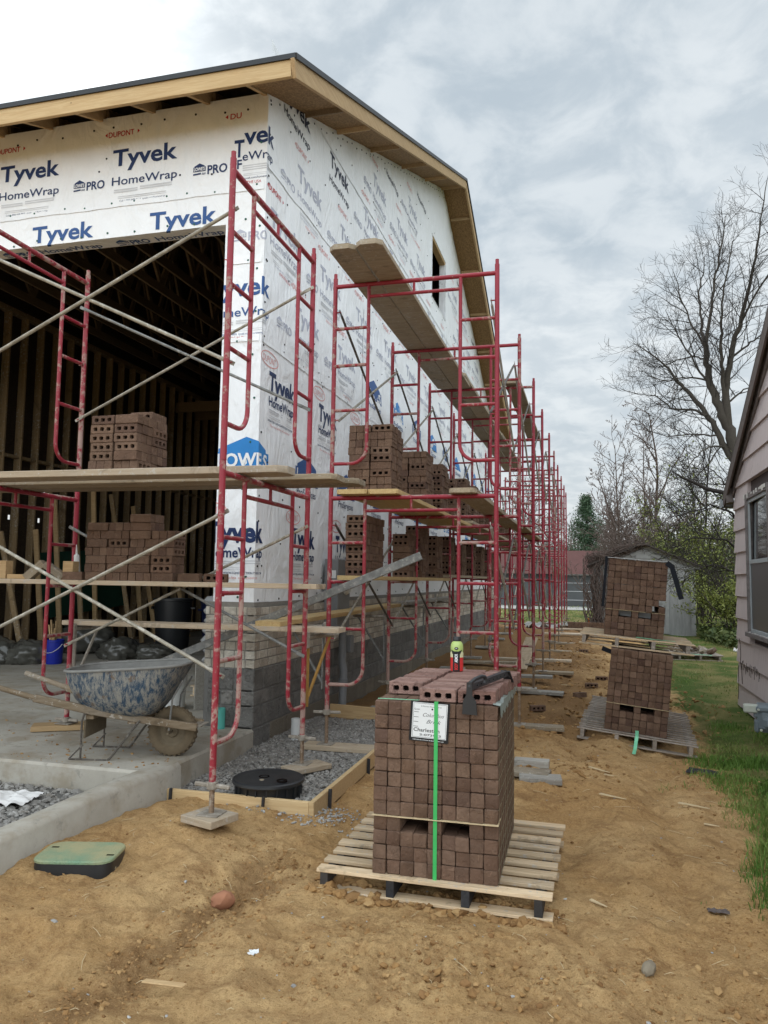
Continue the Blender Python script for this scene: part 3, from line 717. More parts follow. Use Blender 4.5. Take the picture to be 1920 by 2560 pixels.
def grass():
    rs = np.random.RandomState(77); V = []; T = []
    def patch(n, xr, yr, h0, h1, w, dens, seed):
        rs = np.random.RandomState(seed)
        x = xr[0]+(xr[1]-xr[0])*rs.rand(n); y = yr[0]+(yr[1]-yr[0])*rs.rand(n)
        k = rs.rand(n) < dens(x, y); x, y = x[k], y[k]; m = len(x)
        tuft = np.clip(0.75+1.1*fbm(x*1.6+3, y*1.6, 3), 0.35, 1.6)
        h = (h0+(h1-h0)*rs.rand(m)**2.0)*tuft*0.85; a = rs.rand(m)*6.28; ln = (0.15+0.75*rs.rand(m))*h; b = rs.rand(m)*6.28
        z = gz(x, y)-0.004; ca, sa = np.cos(a)*w/2, np.sin(a)*w/2
        lx, ly = np.cos(b)*ln, np.sin(b)*ln
        p = np.stack([np.stack([x-ca, y-sa, z], 1), np.stack([x+ca, y+sa, z], 1),
                      np.stack([x+ca*.8+lx*.35, y+sa*.8+ly*.35, z+h*.6], 1), np.stack([x-ca*.8+lx*.35, y-sa*.8+ly*.35, z+h*.6], 1), np.stack([x+lx, y+ly, z+h*(1-0.25*rs.rand(m))], 1)], 1)
        V.append(p); dry = np.clip(0.42+1.1*fbm(x*0.8+9, y*0.8, 3)+0.30*sstep(y, 8.5, 12), 0, 1)
        T.append(np.clip(dry*0.75+0.35*rs.rand(m)-0.08, 0, 1))
    edge = lambda x, y: 0.83+0.035*np.clip(y-4.5, 0, 5)+0.10*np.sin(y*1.3)+0.14*perlin(y*1.1, x*1.1)+0.25*sstep(y, 8.6, 10.0)+0.1*sstep(y, 13, 16)
    d1 = lambda x, y: sstep(x-edge(x, y), -0.05, 0.22)*np.clip(0.7+1.5*fbm(x*1.4, y*1.4+2, 3), 0.08, 1)*(1-0.45*sstep(y, 6.5, 9))
    patch(30000, (0.6, 1.9), (3.4, 6.2), 0.05, 0.15, 0.005, d1, 1)
    patch(30000, (0.8, 2.1), (6.2, 10.4), 0.04, 0.14, 0.007, d1, 2)
    d2 = lambda x, y: d1(x, y)*(1-0.9*np.clip(np.exp(-((x-1.2)/0.5)**2-((y-11.6)/1.1)**2)+np.exp(-((x-1.15)/0.45)**2-((y-16.5)/1.6)**2), 0, 1))
    patch(20000, (0.9, 3.6), (10.4, 23), 0.025, 0.085, 0.012, lambda x, y: d2(x, y)*np.clip(0.55+1.3*fbm(x*0.9, y*0.7+4, 3), .08, 1), 3)
    patch(20000, (-9, 14), (25.5, 46), 0.05, 0.14, 0.035, lambda x, y: np.clip(0.8+fbm(x, y, 2), .2, 1), 4)
    # odd tufts on the bare soil
    patch(5000, (0.5, 1.2), (4.2, 8.5), 0.03, 0.09, 0.005, lambda x, y: np.clip(3.2*fbm(x*2.6+1, y*2.6, 2)-0.9, 0, 1)*0.8, 5)
    V = np.concatenate(V); T = np.concatenate(T); n = len(V); b = (np.arange(n)*5)[:, None]
    F = np.concatenate([b+np.array([[0, 1, 2]]), b+np.array([[0, 2, 3]]), b+np.array([[3, 2, 4]])])
    tag(link('grass', np_mesh('grass', V.reshape(-1, 3), F, 'grass_blade', np.tile(T, 3))), kind='stuff')
grass()

# ------------------------------------------------------------------ unfinished house
FX, FY = -3.0, 6.55            # wrapped corner
YB = 24.5                      # rear wall
YR = 15.5; SLP = 0.404         # ridge and roof slope
ZH = 5.01; UJ = -0.41          # garage opening: header and jamb
YE = 6.0; XE = -2.5            # eave and rake edges
def z_under(y): return (6.06+SLP*(y-YE)) if y <= YR else (6.06+SLP*(2*YR-YE-y))   # underside of the soffit
house = empty('unfinished_house', (FX, FY, 0), (0, 0, 0), 'two storey house under construction wrapped in white printed building paper with open garage', 'house')
def hp(mb, name, mats, smooth=35, parent=None, recalc=True):
    mb.v = [(x-FX, y-FY, z) for x, y, z in mb.v] if parent is None else mb.v
    o = mb.obj(name, mats, parent or house, smooth=smooth, recalc=recalc); return o

def wdisp(u, z):
    u = np.asarray(u, float); z = np.asarray(z, float)
    s_ = np.where(u >= 0, 1.0, 0.45)
    a = 0.62*u+0.78*z; b = -0.78*u+0.62*z
    d = 0.011*fbm(a*0.9+4, b*2.6, 3)+0.009*np.abs(perlin(b*3.7, a*1.1+9))+0.008*fbm(u*1.1, z*4.2+2, 2)+0.004*fbm(u*6, z*5, 2)
    far = sstep(u, 3.0, 4.2)*(1-sstep(z, 4.6, 5.2))
    d = d+far*0.016*np.abs(perlin(u*5.2+2*perlin(u*2, z*2), z*3.6))*1.2
    for zs, amp in ((3.95, 0.045), (4.75, 0.015), (2.55, 0.012)):
        d = d+s_*amp*np.exp(-((z-zs-0.10)/0.17)**2)*np.clip(perlin(u*1.35+zs*3, z*0.4)*1.8+0.15, 0, 1)*np.clip(u*2.0, 0, 1)
    d = d*s_*sstep(np.abs(u), 0, 0.18)*sstep(z, 1.36, 1.6)
    return np.clip(d, -0.012, 0.09)
_dc = {}
def wd1(u, z):
    return float(wdisp(np.array([u]), np.array([z]))[0])
def wp(u, z, off):
    if u >= 0: return (off+wd1(u, z), u, z)
    if z < ZH and u < UJ: return (u, ZH-z, ZH-off)
    return (u, -off-wd1(u, z), z)

WIN = (14.37, 15.84, 7.13, 8.42)
def side_wall():
    us = list(np.arange(0, YB-FY+0.001, 0.055)); w0, w1 = WIN[0]-FY, WIN[1]-FY
    us = sorted(set([round(float(u), 4) for u in us if abs(u-w0) > .03 and abs(u-w1) > .03]+[w0, w1])); nu = len(us); nz = 130
    U = np.zeros((nu, nz)); Z = np.zeros((nu, nz))
    for i, u in enumerate(us):
        y = FY+u; top = z_under(y)+0.03; t = np.linspace(0, 1, nz); z = 1.36+(top-1.36)*t
        if w0-1e-6 <= u <= w1+1e-6:
            k1 = 72; k2 = 92; z = np.concatenate([np.linspace(1.36, WIN[2], k1, endpoint=False), np.linspace(WIN[2], WIN[3], k2-k1, endpoint=False), np.linspace(WIN[3], top, nz-k2)])
        U[i] = u; Z[i] = z
    D = wdisp(U.ravel(), Z.ravel()); V = np.stack([D, U.ravel(), Z.ravel()], 1)
    i = np.arange(nu-1)[:, None]*nz+np.arange(nz-1)[None]; F = np.stack([i, i+nz, i+nz+1, i+1], -1).reshape(-1, 4)
    iu = F[:, 0]//nz; iz = F[:, 0] % nz; ua = np.array(us)
    hole = (ua[iu] >= w0-1e-6) & (ua[iu] < w1-1e-6) & (iz >= 72) & (iz < 92)
    return link('wrapped_wall', np_mesh('wrapped_side_wall', V, F[~hole], 'house_wrap'), house)
sidew = side_wall()
def grid_mesh(us, zs, fn, name, parent):
    U, Z = np.meshgrid(us, zs, indexing='ij'); V = np.array([fn(u, z) for u, z in zip(U.ravel(), Z.ravel())]); n = len(zs)
    i = np.arange(len(us)-1)[:, None]*n+np.arange(n-1)[None]; F = np.stack([i, i+n, i+n+1, i+1], -1).reshape(-1, 4)
    return link(name, np_mesh(name, V, F, 'house_wrap'), parent)
def front_wall():
    parts = [(np.linspace(-9.4, 0, 150), np.linspace(ZH, 6.30, 24)), (np.linspace(UJ, 0, 10), np.linspace(1.36, ZH, 60))]
    V = []; F = []; b = 0
    for us, zs in parts:
        U, Z = np.meshgrid(us, zs, indexing='ij'); n = len(zs); V.append(np.stack([U.ravel(), -wdisp(U.ravel(), Z.ravel()), Z.ravel()], 1))
        i = np.arange(len(us)-1)[:, None]*n+np.arange(n-1)[None]; F.append(np.stack([i, i+n, i+n+1, i+1], -1).reshape(-1, 4)+b); b += len(U.ravel())
    # returns: under the header and round the jamb
    q = np.array([(-9.4, 0, ZH), (UJ, 0, ZH), (UJ, .20, ZH-.0), (-9.4, .20, ZH), (UJ, 0, 1.36), (UJ, .2, 1.36), (UJ, .2, ZH), (UJ, 0, ZH)], float); V.append(q)
    F.append(np.array([[0, 3, 2, 1], [4, 7, 6, 5]])+b)
    return link('wrapped_wall', np_mesh('wrapped_front_wall', np.vstack(V), np.vstack(F), 'house_wrap'), house)
frontw = front_wall()

PM = ['print_navy', 'print_shaded', 'print_blue', 'print_bright', 'print_red', 'print_pink', 'print_grey', 'print_faded', 'print_white']
def prints():
    mbs = {'f': MB(), 's': MB()}
    cur = {'clip': True}
    def mk(mb):
        return lambda u, z: wp(u, z, 0.0035)
    def put(side, mi, body, u, z, w, cap, bold=0.0, shear=0.0, off=0.0035):
        mb = mbs[side]; mb.mi = mi; n0 = len(mb.f); cuts = []
        if u < 0 < u+w: cuts.append(('x', 0.0))
        if u < UJ < u+w: cuts.append(('x', UJ))
        if z-cap*.4 < ZH < z+cap and u < UJ: cuts.append(('y', ZH))
        if w > 0.3 and u >= 0:
            for k in range(1, 4): cuts.append(('x', u+w*k/4))
        stamp(mb, body, u, z, w, cap, lambda a, b: (a, b, off), bold, shear, cuts); clip(mb, n0)
    def poly(side, mi, v, f, off):
        mb = mbs[side]; mb.mi = mi; n0 = len(mb.f); us = [p[0] for p in v]; cuts = []
        if min(us) < 0 < max(us): cuts.append(('x', 0.0))
        if min(us) < UJ < max(us): cuts.append(('x', UJ))
        poly2d(mb, v, f, lambda a, b: (a, b, off), cuts); clip(mb, n0)
    def clip(mb, n0):
        if not cur['clip']: return
        keep = [i for i in range(n0, len(mb.f)) if not (sum(mb.v[j][1] for j in mb.f[i])/len(mb.f[i]) < ZH-0.003 and sum(mb.v[j][0] for j in mb.f[i])/len(mb.f[i]) < UJ)
                ] if cur['clip'] == 'jamb' else range(n0, len(mb.f))
        mb.f[n0:] = [mb.f[i] for i in keep]; mb.m[n0:] = [mb.m[i] for i in keep]; mb.t[n0:] = [mb.t[i] for i in keep]
    def bars(side, mi, u, z, rows, w, gap, h):
        for i in range(rows):
            y = z-i*gap; poly(side, mi, [(u, y), (u+w, y), (u+w, y+h), (u, y+h)], [(0, 1, 2, 3)], 0.0035)
    def houselogo(side, u, z, w, h, mi, text, wmi=8):
        # gabled outline with the name reversed out
        v = [(u, z), (u+w, z), (u+w, z+h*.56), (u+w*.92, z+h*.56), (u+w*.92, z+h*.66), (u+w*.5, z+h), (u+w*.08, z+h*.66), (u+w*.08, z+h*.56), (u, z+h*.56)]
        poly(side, mi, v, [tuple(range(9))], 0.0035)
        put(side, wmi, text, u+w*.06, z+h*.1, w*.88, h*.40, 0.03, off=0.0055)
    def typeA(side, u, z, c, red, small=True, word=True):
        put(side, c, 'Tyvek', u, z, 0.74, 0.172, 0.024)
        put(side, c, 'HomeWrap', u, z-.205, 0.745, 0.088, 0.008)
        # word mark with its end caps
        if word: put(side, red, 'DUPONT', u-.065, z+.318, 0.30, 0.058, 0.012)
        for x, s_ in ((u-.105, 1), (u+.275, -1)) if word else (): poly(side, red, [(x if s_ > 0 else x+.025, z+.347), (x+.027 if s_ > 0 else x, z+.370), (x+.027 if s_ > 0 else x, z+.324)], [(0, 1, 2)], .0035)
        pro(side, u-.455, z-.215, c)
        if small:
            bars(side, 6, u+.03, z-.265, 2, .27, .022, .013); bars(side, 6, u+.33, z-.255, 2, .36, .022, .013); bars(side, 6, u+.08, z-.335, 2, .55, .018, .006)
            put(side, c, 'Call 1-800-448-9835  tyvek.com/homewrap', u+.10, z-.388, .52, .020); put(side, red, 'MADE IN THE USA', u+.235, z-.432, .30, .030)
    def pro(side, u, z, c):
        houselogo(side, u, z+.035, .135, .085, c, "LOWE'S"); put(side, c, 'PRO', u+.155, z, .215, .088, 0.022)
        poly(side, c, [(u, z), (u+.085, z+.006), (u+.085, z+.022), (u, z+.016)], [(0, 1, 2, 3)], .0035)
        for k in range(3): x = u+.095+k*.014; poly(side, c, [(x, z), (x+.007, z), (x+.011, z+.02), (x+.004, z+.02)], [(0, 1, 2, 3)], .0035)
    def typeB(side, u, z, c, pink):
        put(side, c, 'Tyvek', u, z, 0.66, 0.185, 0.038); put(side, c, 'HomeWrap', u+.02, z-.145, 0.62, 0.092, 0.022)
        ov = [(u+.01+.20*math.cos(a), z+.30+.078*math.sin(a)) for a in np.linspace(0, 2*math.pi, 40, endpoint=False)]; iv = [(u+.01+.188*math.cos(a), z+.30+.067*math.sin(a)) for a in np.linspace(0, 2*math.pi, 40, endpoint=False)]
        poly(side, pink, ov+iv, [(i, (i+1) % 40, 40+(i+1) % 40, 40+i) for i in range(40)], .0035)
        put(side, pink, 'DUPONT', u-.135, z+.265, .29, .066, -0.004)
        bars(side, 6, u+.02, z-.19, 2, .25, .022, .012); bars(side, 6, u+.32, z-.185, 2, .30, .022, .012); bars(side, 6, u+.02, z-.245, 2, .6, .018, .005)
        put(side, c, '1-800-44-TYVEK  WWW.CONSTRUCTION.TYVEK.COM', u+.0, z-.30, .64, .020, 0.012); put(side, pink, 'The miracles of science', u+.06, z-.345, .50, .026, 0, .25)
    def proserv(side, u, z, c, blue):
        houselogo(side, u, z, .68, .31, blue, "LOWE'S"); put(side, c, 'ProServices', u+.06, z-.125, .56, .078, 0.004)
    # front, upper roll
    cur['clip'] = True
    for u in (-1.71, -3.09, -4.48, -5.86, -7.25): typeA('f', u, 5.765, 0, 4)
    pro('f', -.785, 5.55, 0); put('f', 0, 'T', -.345, 5.68, .105, .172, 0.024); put('f', 0, 'vek', -.245, 5.80, .40, .172, 0.024); put('f', 0, 'eWrap', -.255, 5.635, .385, .088, 0.008); put('f', 0, 'F', -.31, 5.56, .05, .09, .02)
    put('f', 4, 'DU', -.40, 6.08, .12, .058, .012); poly('f', 4, [(-.455, 6.11), (-.425, 6.133), (-.425, 6.087)], [(0, 1, 2)], .0035)
    bars('f', 6, -.25, 5.575, 3, .36, .022, .012); bars('f', 6, -.24, 5.495, 2, .25, .016, .005); put('f', 0, 'tyvek.com/homewrap', -.23, 5.445, .27, .02); put('f', 4, 'IN THE USA', -.25, 5.395, .2, .03)
    # front, lower roll (runs under the header) and the strip right of the opening
    for u in (-1.25, -2.64, -4.06, -5.45, -6.85): typeA('f', u, 5.045, 2, 4, small=False, word=False)
    cur['clip'] = 'jamb'
    typeA('s', -.60, 4.285, 2, 4)
    proserv('s', -.46, 2.60, 0, 3); typeB('s', -.51, 1.925, 0, 5)
    # side wall
    cur['clip'] = True
    rows = [(5.04, .13, 7), (4.30, .80, 7), (5.84, .80, 7), (6.55, -1.05, 7), (7.27, .80, 7), (8.0, .10, 7), (8.72, .80, 7)]
    for z, u0, c in rows:
        for k in range(0, 13):
            u = u0+1.42*k
            if u < 0.02 or u+.8 > YB-FY: continue
            if z < 4.6 and u > 3.3: continue
            zt = min(z_under(FY+u-.1), z_under(FY+u+.8))
            if z+.40 > zt-.03:
                if z+.20 < zt-.02: put('s', 1, 'Tyvek', u, z, .74, .172, .024); put('s', 1, 'HomeWrap', u, z-.205, .745, .088, .008)  # lettering close under the rake gets the ink darkened for shade
                elif z-.10 < zt-.02 and u > .3: put('s', 1, 'HomeWrap', u, z-.205, .745, .088, .008)
                continue
            w0, w1 = WIN[0]-FY, WIN[1]-FY
            if u+.8 > w0 and u-.5 < w1 and z+.4 > WIN[2] and z-.45 < WIN[3]: continue
            typeA('s', u, z, 7 if u > .75 or z < 6 else 1, 5 if u > .75 else 4)
    # cut lettering under the rake
    put('s', 1, 'yvek', .50, 6.53, .62, .172, .024); put('s', 1, 'HomeWrap', .37, 6.33, .745, .088, .008)
    for k in range(12):
        u = .19+1.40*k
        if u+.7 < YB-FY: typeB('s', u, 3.40, 0 if k < 2 else 7, 5)
        u = .89+1.40*k
        if u+.7 < YB-FY: typeB('s', u, 1.925, 0 if k < 2 else 7, 5); proserv('s', u+.03, 2.60, 0, 3 if k > 2 else 2)
        u = 3.5+1.40*k
        if u+.7 < YB-FY: proserv('s', u, 4.12, 2, 3 if k % 2 else 2)
    for key, par in (('f', frontw), ('s', sidew)):
        a = np.array(mbs[key].v); u, z, o = a[:, 0], a[:, 1], a[:, 2]; d = wdisp(u, z); under = (u < UJ) & (z < ZH)
        X = np.where(u >= 0, o+d, u); Y = np.where(u >= 0, u, np.where(under, ZH-z, -o-d)); Z = np.where(under, ZH-o, z)
        mbs[key].v = list(zip(X.tolist(), Y.tolist(), Z.tolist()))
        mbs[key].obj('wrap_print', PM, par, smooth=0, recalc=False)
    # cap nails and staples
    mb = MB(); rs = random.Random(5)
    def cap(u, z, r, mi):
        mb.mi = mi; c = [(u+r*math.cos(a), z+r*math.sin(a)) for a in np.linspace(0, 6.283, 9)[:-1]]
        if (u < UJ-.02 and z < ZH+.02): return
        mb.add([wp(p[0], p[1], .001) for p in c]+[wp(u+(p[0]-u)*.8, z+(p[1]-z)*.8, .007) for p in c], [tuple(range(8, 16))]+[(i, (i+1) % 8, 8+(i+1) % 8, 8+i) for i in range(8)])
    for z in (6.17, 5.36, 5.05, 4.62, 3.84, 2.42, 1.41):
        u = -6.5
        while u < 0: cap(u+rs.uniform(-.05, .05), z+rs.uniform(-.02, .02), .012, 0 if z < 5.4 else 1); u += .30
    for i in range(12): cap(rs.uniform(-6, -.05), rs.uniform(5.45, 6.1), .011, 1)
    for z in (5.42, 4.65, 3.86, 2.35, 1.41, 6.2, 7.0, 7.8):
        u = .06
        while u < 17.5:
            if z < z_under(FY+u)-.1: cap(u+rs.uniform(-.06, .06), z+rs.uniform(-.03, .03), .011, 1)
            u += .52
    for i in range(90):
        u = rs.uniform(.05, 9); z = rs.uniform(1.5, z_under(FY+u)-.1)
        if not (WIN[0]-FY-.05 < u < WIN[1]-FY+.05 and WIN[2]-.05 < z < WIN[3]+.05): cap(u, z, .010, 1)
    for i in range(46): u = i*.2+.05; cap(u, z_under(FY+u)-rs.uniform(.05, .1), .012, 1)
    for z in np.arange(1.6, 6.2, .42): cap(rs.uniform(-.1, -.05), z, .012, 0); cap(.05, z+.1, .012, 1)
    tag(mb.obj('cap_nail', ['cap_green', 'staple_dark'], sidew, smooth=0), kind='stuff')
prints()
def laps():
    m = MB()
    def lap(u0, u1, z, h, dz):
        us = np.linspace(u0, u1, max(2, int(abs(u1-u0)/.12))); rows = [(z, .0075), (z+h*.3, .0045), (z+h, .0008)]
        P = []
        for u in us:
            for zz, o in rows: P.append(wp(u, zz+.004*math.sin(u*7)+.003*math.sin(u*23)+dz*u, o))
        m.add(P, [(i*3+j, (i+1)*3+j, (i+1)*3+j+1, i*3+j+1) for i in range(len(us)-1) for j in range(2)])
    lap(-9.3, -.02, 5.325, .10, 0); lap(UJ+.01, -.02, 3.83, .1, 0); lap(UJ+.01, -.02, 4.60, .08, 0)
    for z in (3.82, 5.55, 6.75): lap(.03, 17.6 if z < 6 else 14.5, z, .12, 0)
    zs = np.linspace(1.4, 5.3, 40); P = []
    for z in zs: P += [wp(3.28+.01*math.sin(z*5), z, .007), wp(3.36+.01*math.sin(z*5), z, .0008)]
    m.add(P, [(2*i, 2*i+1, 2*i+3, 2*i+2) for i in range(len(zs)-1)])
    m.obj('wrap_lap', 'house_wrap', sidew, smooth=0, recalc=False)
laps()

def masonry():
    rs = random.Random(4)
    # brick courses on top of block; local to the wrapped corner
    x0, y0 = 0.045, -0.045   # brick face positions
    mb = MB(); L, H, J = .194, .0700, .0095; D = .085
    for c in range(7):
        z = .775+c*(H+J)
        def brick_(lo, hi):
            mb.tint = rs.random(); j = rs.uniform(-.0012, .0012)
            mb.box((lo[0]+j, lo[1]+j, lo[2]), (hi[0]+j, hi[1]+j, hi[2]), None, rs.uniform(.002, .004))
        # side run
        y = y0+(D+J if c % 2 else 0); first = True
        while y < YB-FY:
            l = L if not (first and c % 2 == 0) else L*.55
            if c == 6 and y > 1.0 and rs.random() < .04: y += l+J; continue
            brick_((x0-D, y, z), (x0, min(y+l, YB-FY), z+H)); y += l+J; first = False
        # front run of the pier, with short bats
        x = x0 if c % 2 else x0-D-J
        while x > -.455:
            l = rs.choice((.094, .094, .125, .16)); l = min(l, x+.455)
            if l > .02: brick_((x-l, y0, z), (x, y0+D, z+H))
            x -= l+J
        # return at the opening
        y = y0+D+J
        while y < .42: brick_((-.455, y, z), (-.455+D, y+L*.9, z+H)); y += L*.9+J
    hp2 = mb.obj('brick_veneer', 'brick_veneer', house)
    m = MB(); m.box((x0-.08, y0+.0035, .77), (x0-.0035, YB-FY, 1.322)); m.box((-.4505, y0+.0035, .77), (x0-.02, y0+.08, 1.318)); m.box((-.447, y0+.05, .77), (-.40, .42, 1.316))
    m.box((-.43, -.03, 1.318), (.02, .3, 1.368)); m.box((-.11, .3, 1.318), (.02, YB-FY, 1.365))
    m.obj('mortar', 'mortar', hp2)
    mb = MB(); mb.mi = 0
    zs = [(.575, .765), (.44, .565), (.245, .43), (.05, .235), (-.15, .04)]
    for i, (za, zb) in enumerate(zs):
        y = y0-.005; k = 0
        while y < YB-FY:
            l = .39 if k or i % 2 else .19; mb.tint = rs.random()*.99+.005; mb.mi = 1 if i >= 3 and k else 0
            mb.box((x0-.19, y, za), (x0+.006, min(y+l, YB-FY), zb), None, .008); y += l+.01; k += 1
        if i < 3:
            x = x0-.2; n = 0
            for l in ((.255, .0) if i % 2 == 0 else (.12, .125)):
                if l: mb.tint = rs.random()*.99+.005; mb.mi = 0; mb.box((max(x-l, -.46), y0-.005, za), (x, y0+.18, zb), None, .008); x -= l+.01
            mb.tint = rs.random(); mb.box((-.46, y0+.19, za), (-.28, .42, zb), None, .008)
    bl = mb.obj('block_foundation', ['block_grey', 'block_tan'], house)
    m = MB(); m.box((x0-.18, y0+.004, -.15), (x0-.003, YB-FY, .772)); m.box((-.452, y0+.004, .2), (x0-.02, .41, .771)); m.obj('mortar', 'mortar_dark', bl)
masonry()

def roof():
    # local to house (x from the corner, y from the front wall)
    e, x1 = YE-FY, XE-FX; yr = YR-FY; yb = 2*YR-YE-FY; XL = -9.8
    zt = lambda y: 6.215+SLP*(y-e) if y <= yr else 6.215+SLP*(2*yr-e-y)
    m = MB()
    for a, b in ((e, yr), (yr, yb)):
        v = []
        for x in (XL, x1):
            for y in (a, b):
                for dz in (-.016, 0): v.append((x, y, zt(y)+dz))
        m.add(v, [(0, 1, 3, 2), (4, 6, 7, 5), (0, 4, 5, 1), (2, 3, 7, 6), (0, 2, 6, 4), (1, 5, 7, 3)])
    rf = m.obj('roof', 'osb_dark', house, smooth=0)
    m = MB()
    for a, b in ((e-.012, yr), (yr, yb+.012)):
        v = [(x, y, zt(y)+dz) for x in (XL-.02, x1+.014) for y in (a, b) for dz in (.003, .012)]
        m.add(v, [(0, 1, 3, 2), (4, 6, 7, 5), (0, 4, 5, 1), (2, 3, 7, 6), (0, 2, 6, 4), (1, 5, 7, 3)])
    m.obj('roof_felt', 'roof_felt', rf, smooth=0)
    m = MB(); m.box((XL, e-.018, zt(e)-.034), (x1+.004, e-.003, zt(e)+.014))
    for a, b in ((e-.018, yr), (yr, yb)): m.beam((x1+.012, a, zt(a)-.012), (x1+.012, b, zt(b)-.012), .016, .05)
    m.obj('drip_edge', 'metal_edge', rf, smooth=0)
    m = MB(); m.box((XL, e, zt(e)-.19), (x1-.042, e+.038, zt(e)-.030), None, .003); m.obj('fascia', 'lumber_fresh', house)
    m = MB()
    for a, b in ((e, yr), (yr, yb)): m.beam((x1-.02, a, zt(a)-.118), (x1-.02, b, zt(b)-.118), .038, .165, bev=.003)
    m.obj('fascia', 'rafter_wood', house)
    # boarded soffit under the rake and its cross blocking
    m = MB()
    for a, b in ((e+.04, yr), (yr, yb)): m.beam((.23, a, zt(a)-.150), (.23, b, zt(b)-.150), .455, .012)
    m.obj('soffit', 'osb', house)
    for y in (.9, 1.95, 3.4, 5.2, 7.0, 8.6, 9.7, 11.2, 12.6, 14.0, 15.4):
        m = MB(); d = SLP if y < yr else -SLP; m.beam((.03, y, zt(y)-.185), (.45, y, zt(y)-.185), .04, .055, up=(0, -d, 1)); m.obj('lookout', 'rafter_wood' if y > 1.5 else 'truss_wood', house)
    # rafter tails over the front wall
    for k in range(11):
        x = -.035-.61*k; m = MB(); m.beam((x, e+.038, zt(e+.038)-.090), (x, .25, zt(.25)-.090), .038, .14, bev=.002); m.obj('rafter_tail', 'rafter_wood', house)
    m = MB(); m.box((XL, .03, ZH+.01), (-.02, .15, 6.29)); m.obj('header', 'truss_wood', house)
    # floor plates, side sheathing, rear wall
    m = MB(); m.box((-.13, .05, 1.30), (-.012, 17.95, 6.25)); 
    m.obj('sheathing', 'osb_dark', house)
    m = MB(); hs = []
    yy0, yy1 = WIN[0]-FY, WIN[1]-FY
    def gable(ya, yb_, fz0, top=True):
        v = [(x, y, z) for x in (-.13, -.012) for (y, z) in ((ya, fz0), (yb_, fz0), (yb_, zt(yb_)-.16), (ya, zt(ya)-.16))]
        m.add(v, [(3, 2, 1, 0), (4, 5, 6, 7), (0, 1, 5, 4), (1, 2, 6, 5), (2, 3, 7, 6), (3, 0, 4, 7)])
    gable(.05, yy0, 6.25); gable(yy0, yr, WIN[3]); gable(yr, yy1, WIN[3]); gable(yy1, 17.95, 6.25); m.box((-.13, yy0, 6.25), (-.012, yy1, WIN[2]))
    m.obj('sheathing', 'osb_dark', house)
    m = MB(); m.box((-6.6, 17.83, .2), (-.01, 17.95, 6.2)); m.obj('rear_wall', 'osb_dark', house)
    # attic window opening with wrapped reveals
    m = MB(); m.box((-.13, yy0, WIN[2]-.0), (.012, yy0+.016, WIN[3])); m.box((-.13, yy1-.016, WIN[2]), (.012, yy1, WIN[3])); m.box((-.13, yy0, WIN[2]), (.012, yy1, WIN[2]+.016)); m.box((-.13, yy0, WIN[3]-.016), (.012, yy1, WIN[3]))
    w = m.obj('window_opening', 'house_wrap', house, smooth=0)
    m = MB(); m.box((-.125, yy0+.016, WIN[3]-.06), (-.005, yy1-.016, WIN[3]-.018)); m.obj('window_buck', 'lumber', w)
    m = MB(); m.box((-1.6, yy0-1.5, WIN[2]-1.2), (-1.55, yy1+1.5, 9.3)); m.obj('attic_dark_sheet', 'core_dark', house)  # near-black sheet stands in for the darkness behind the opening
roof()

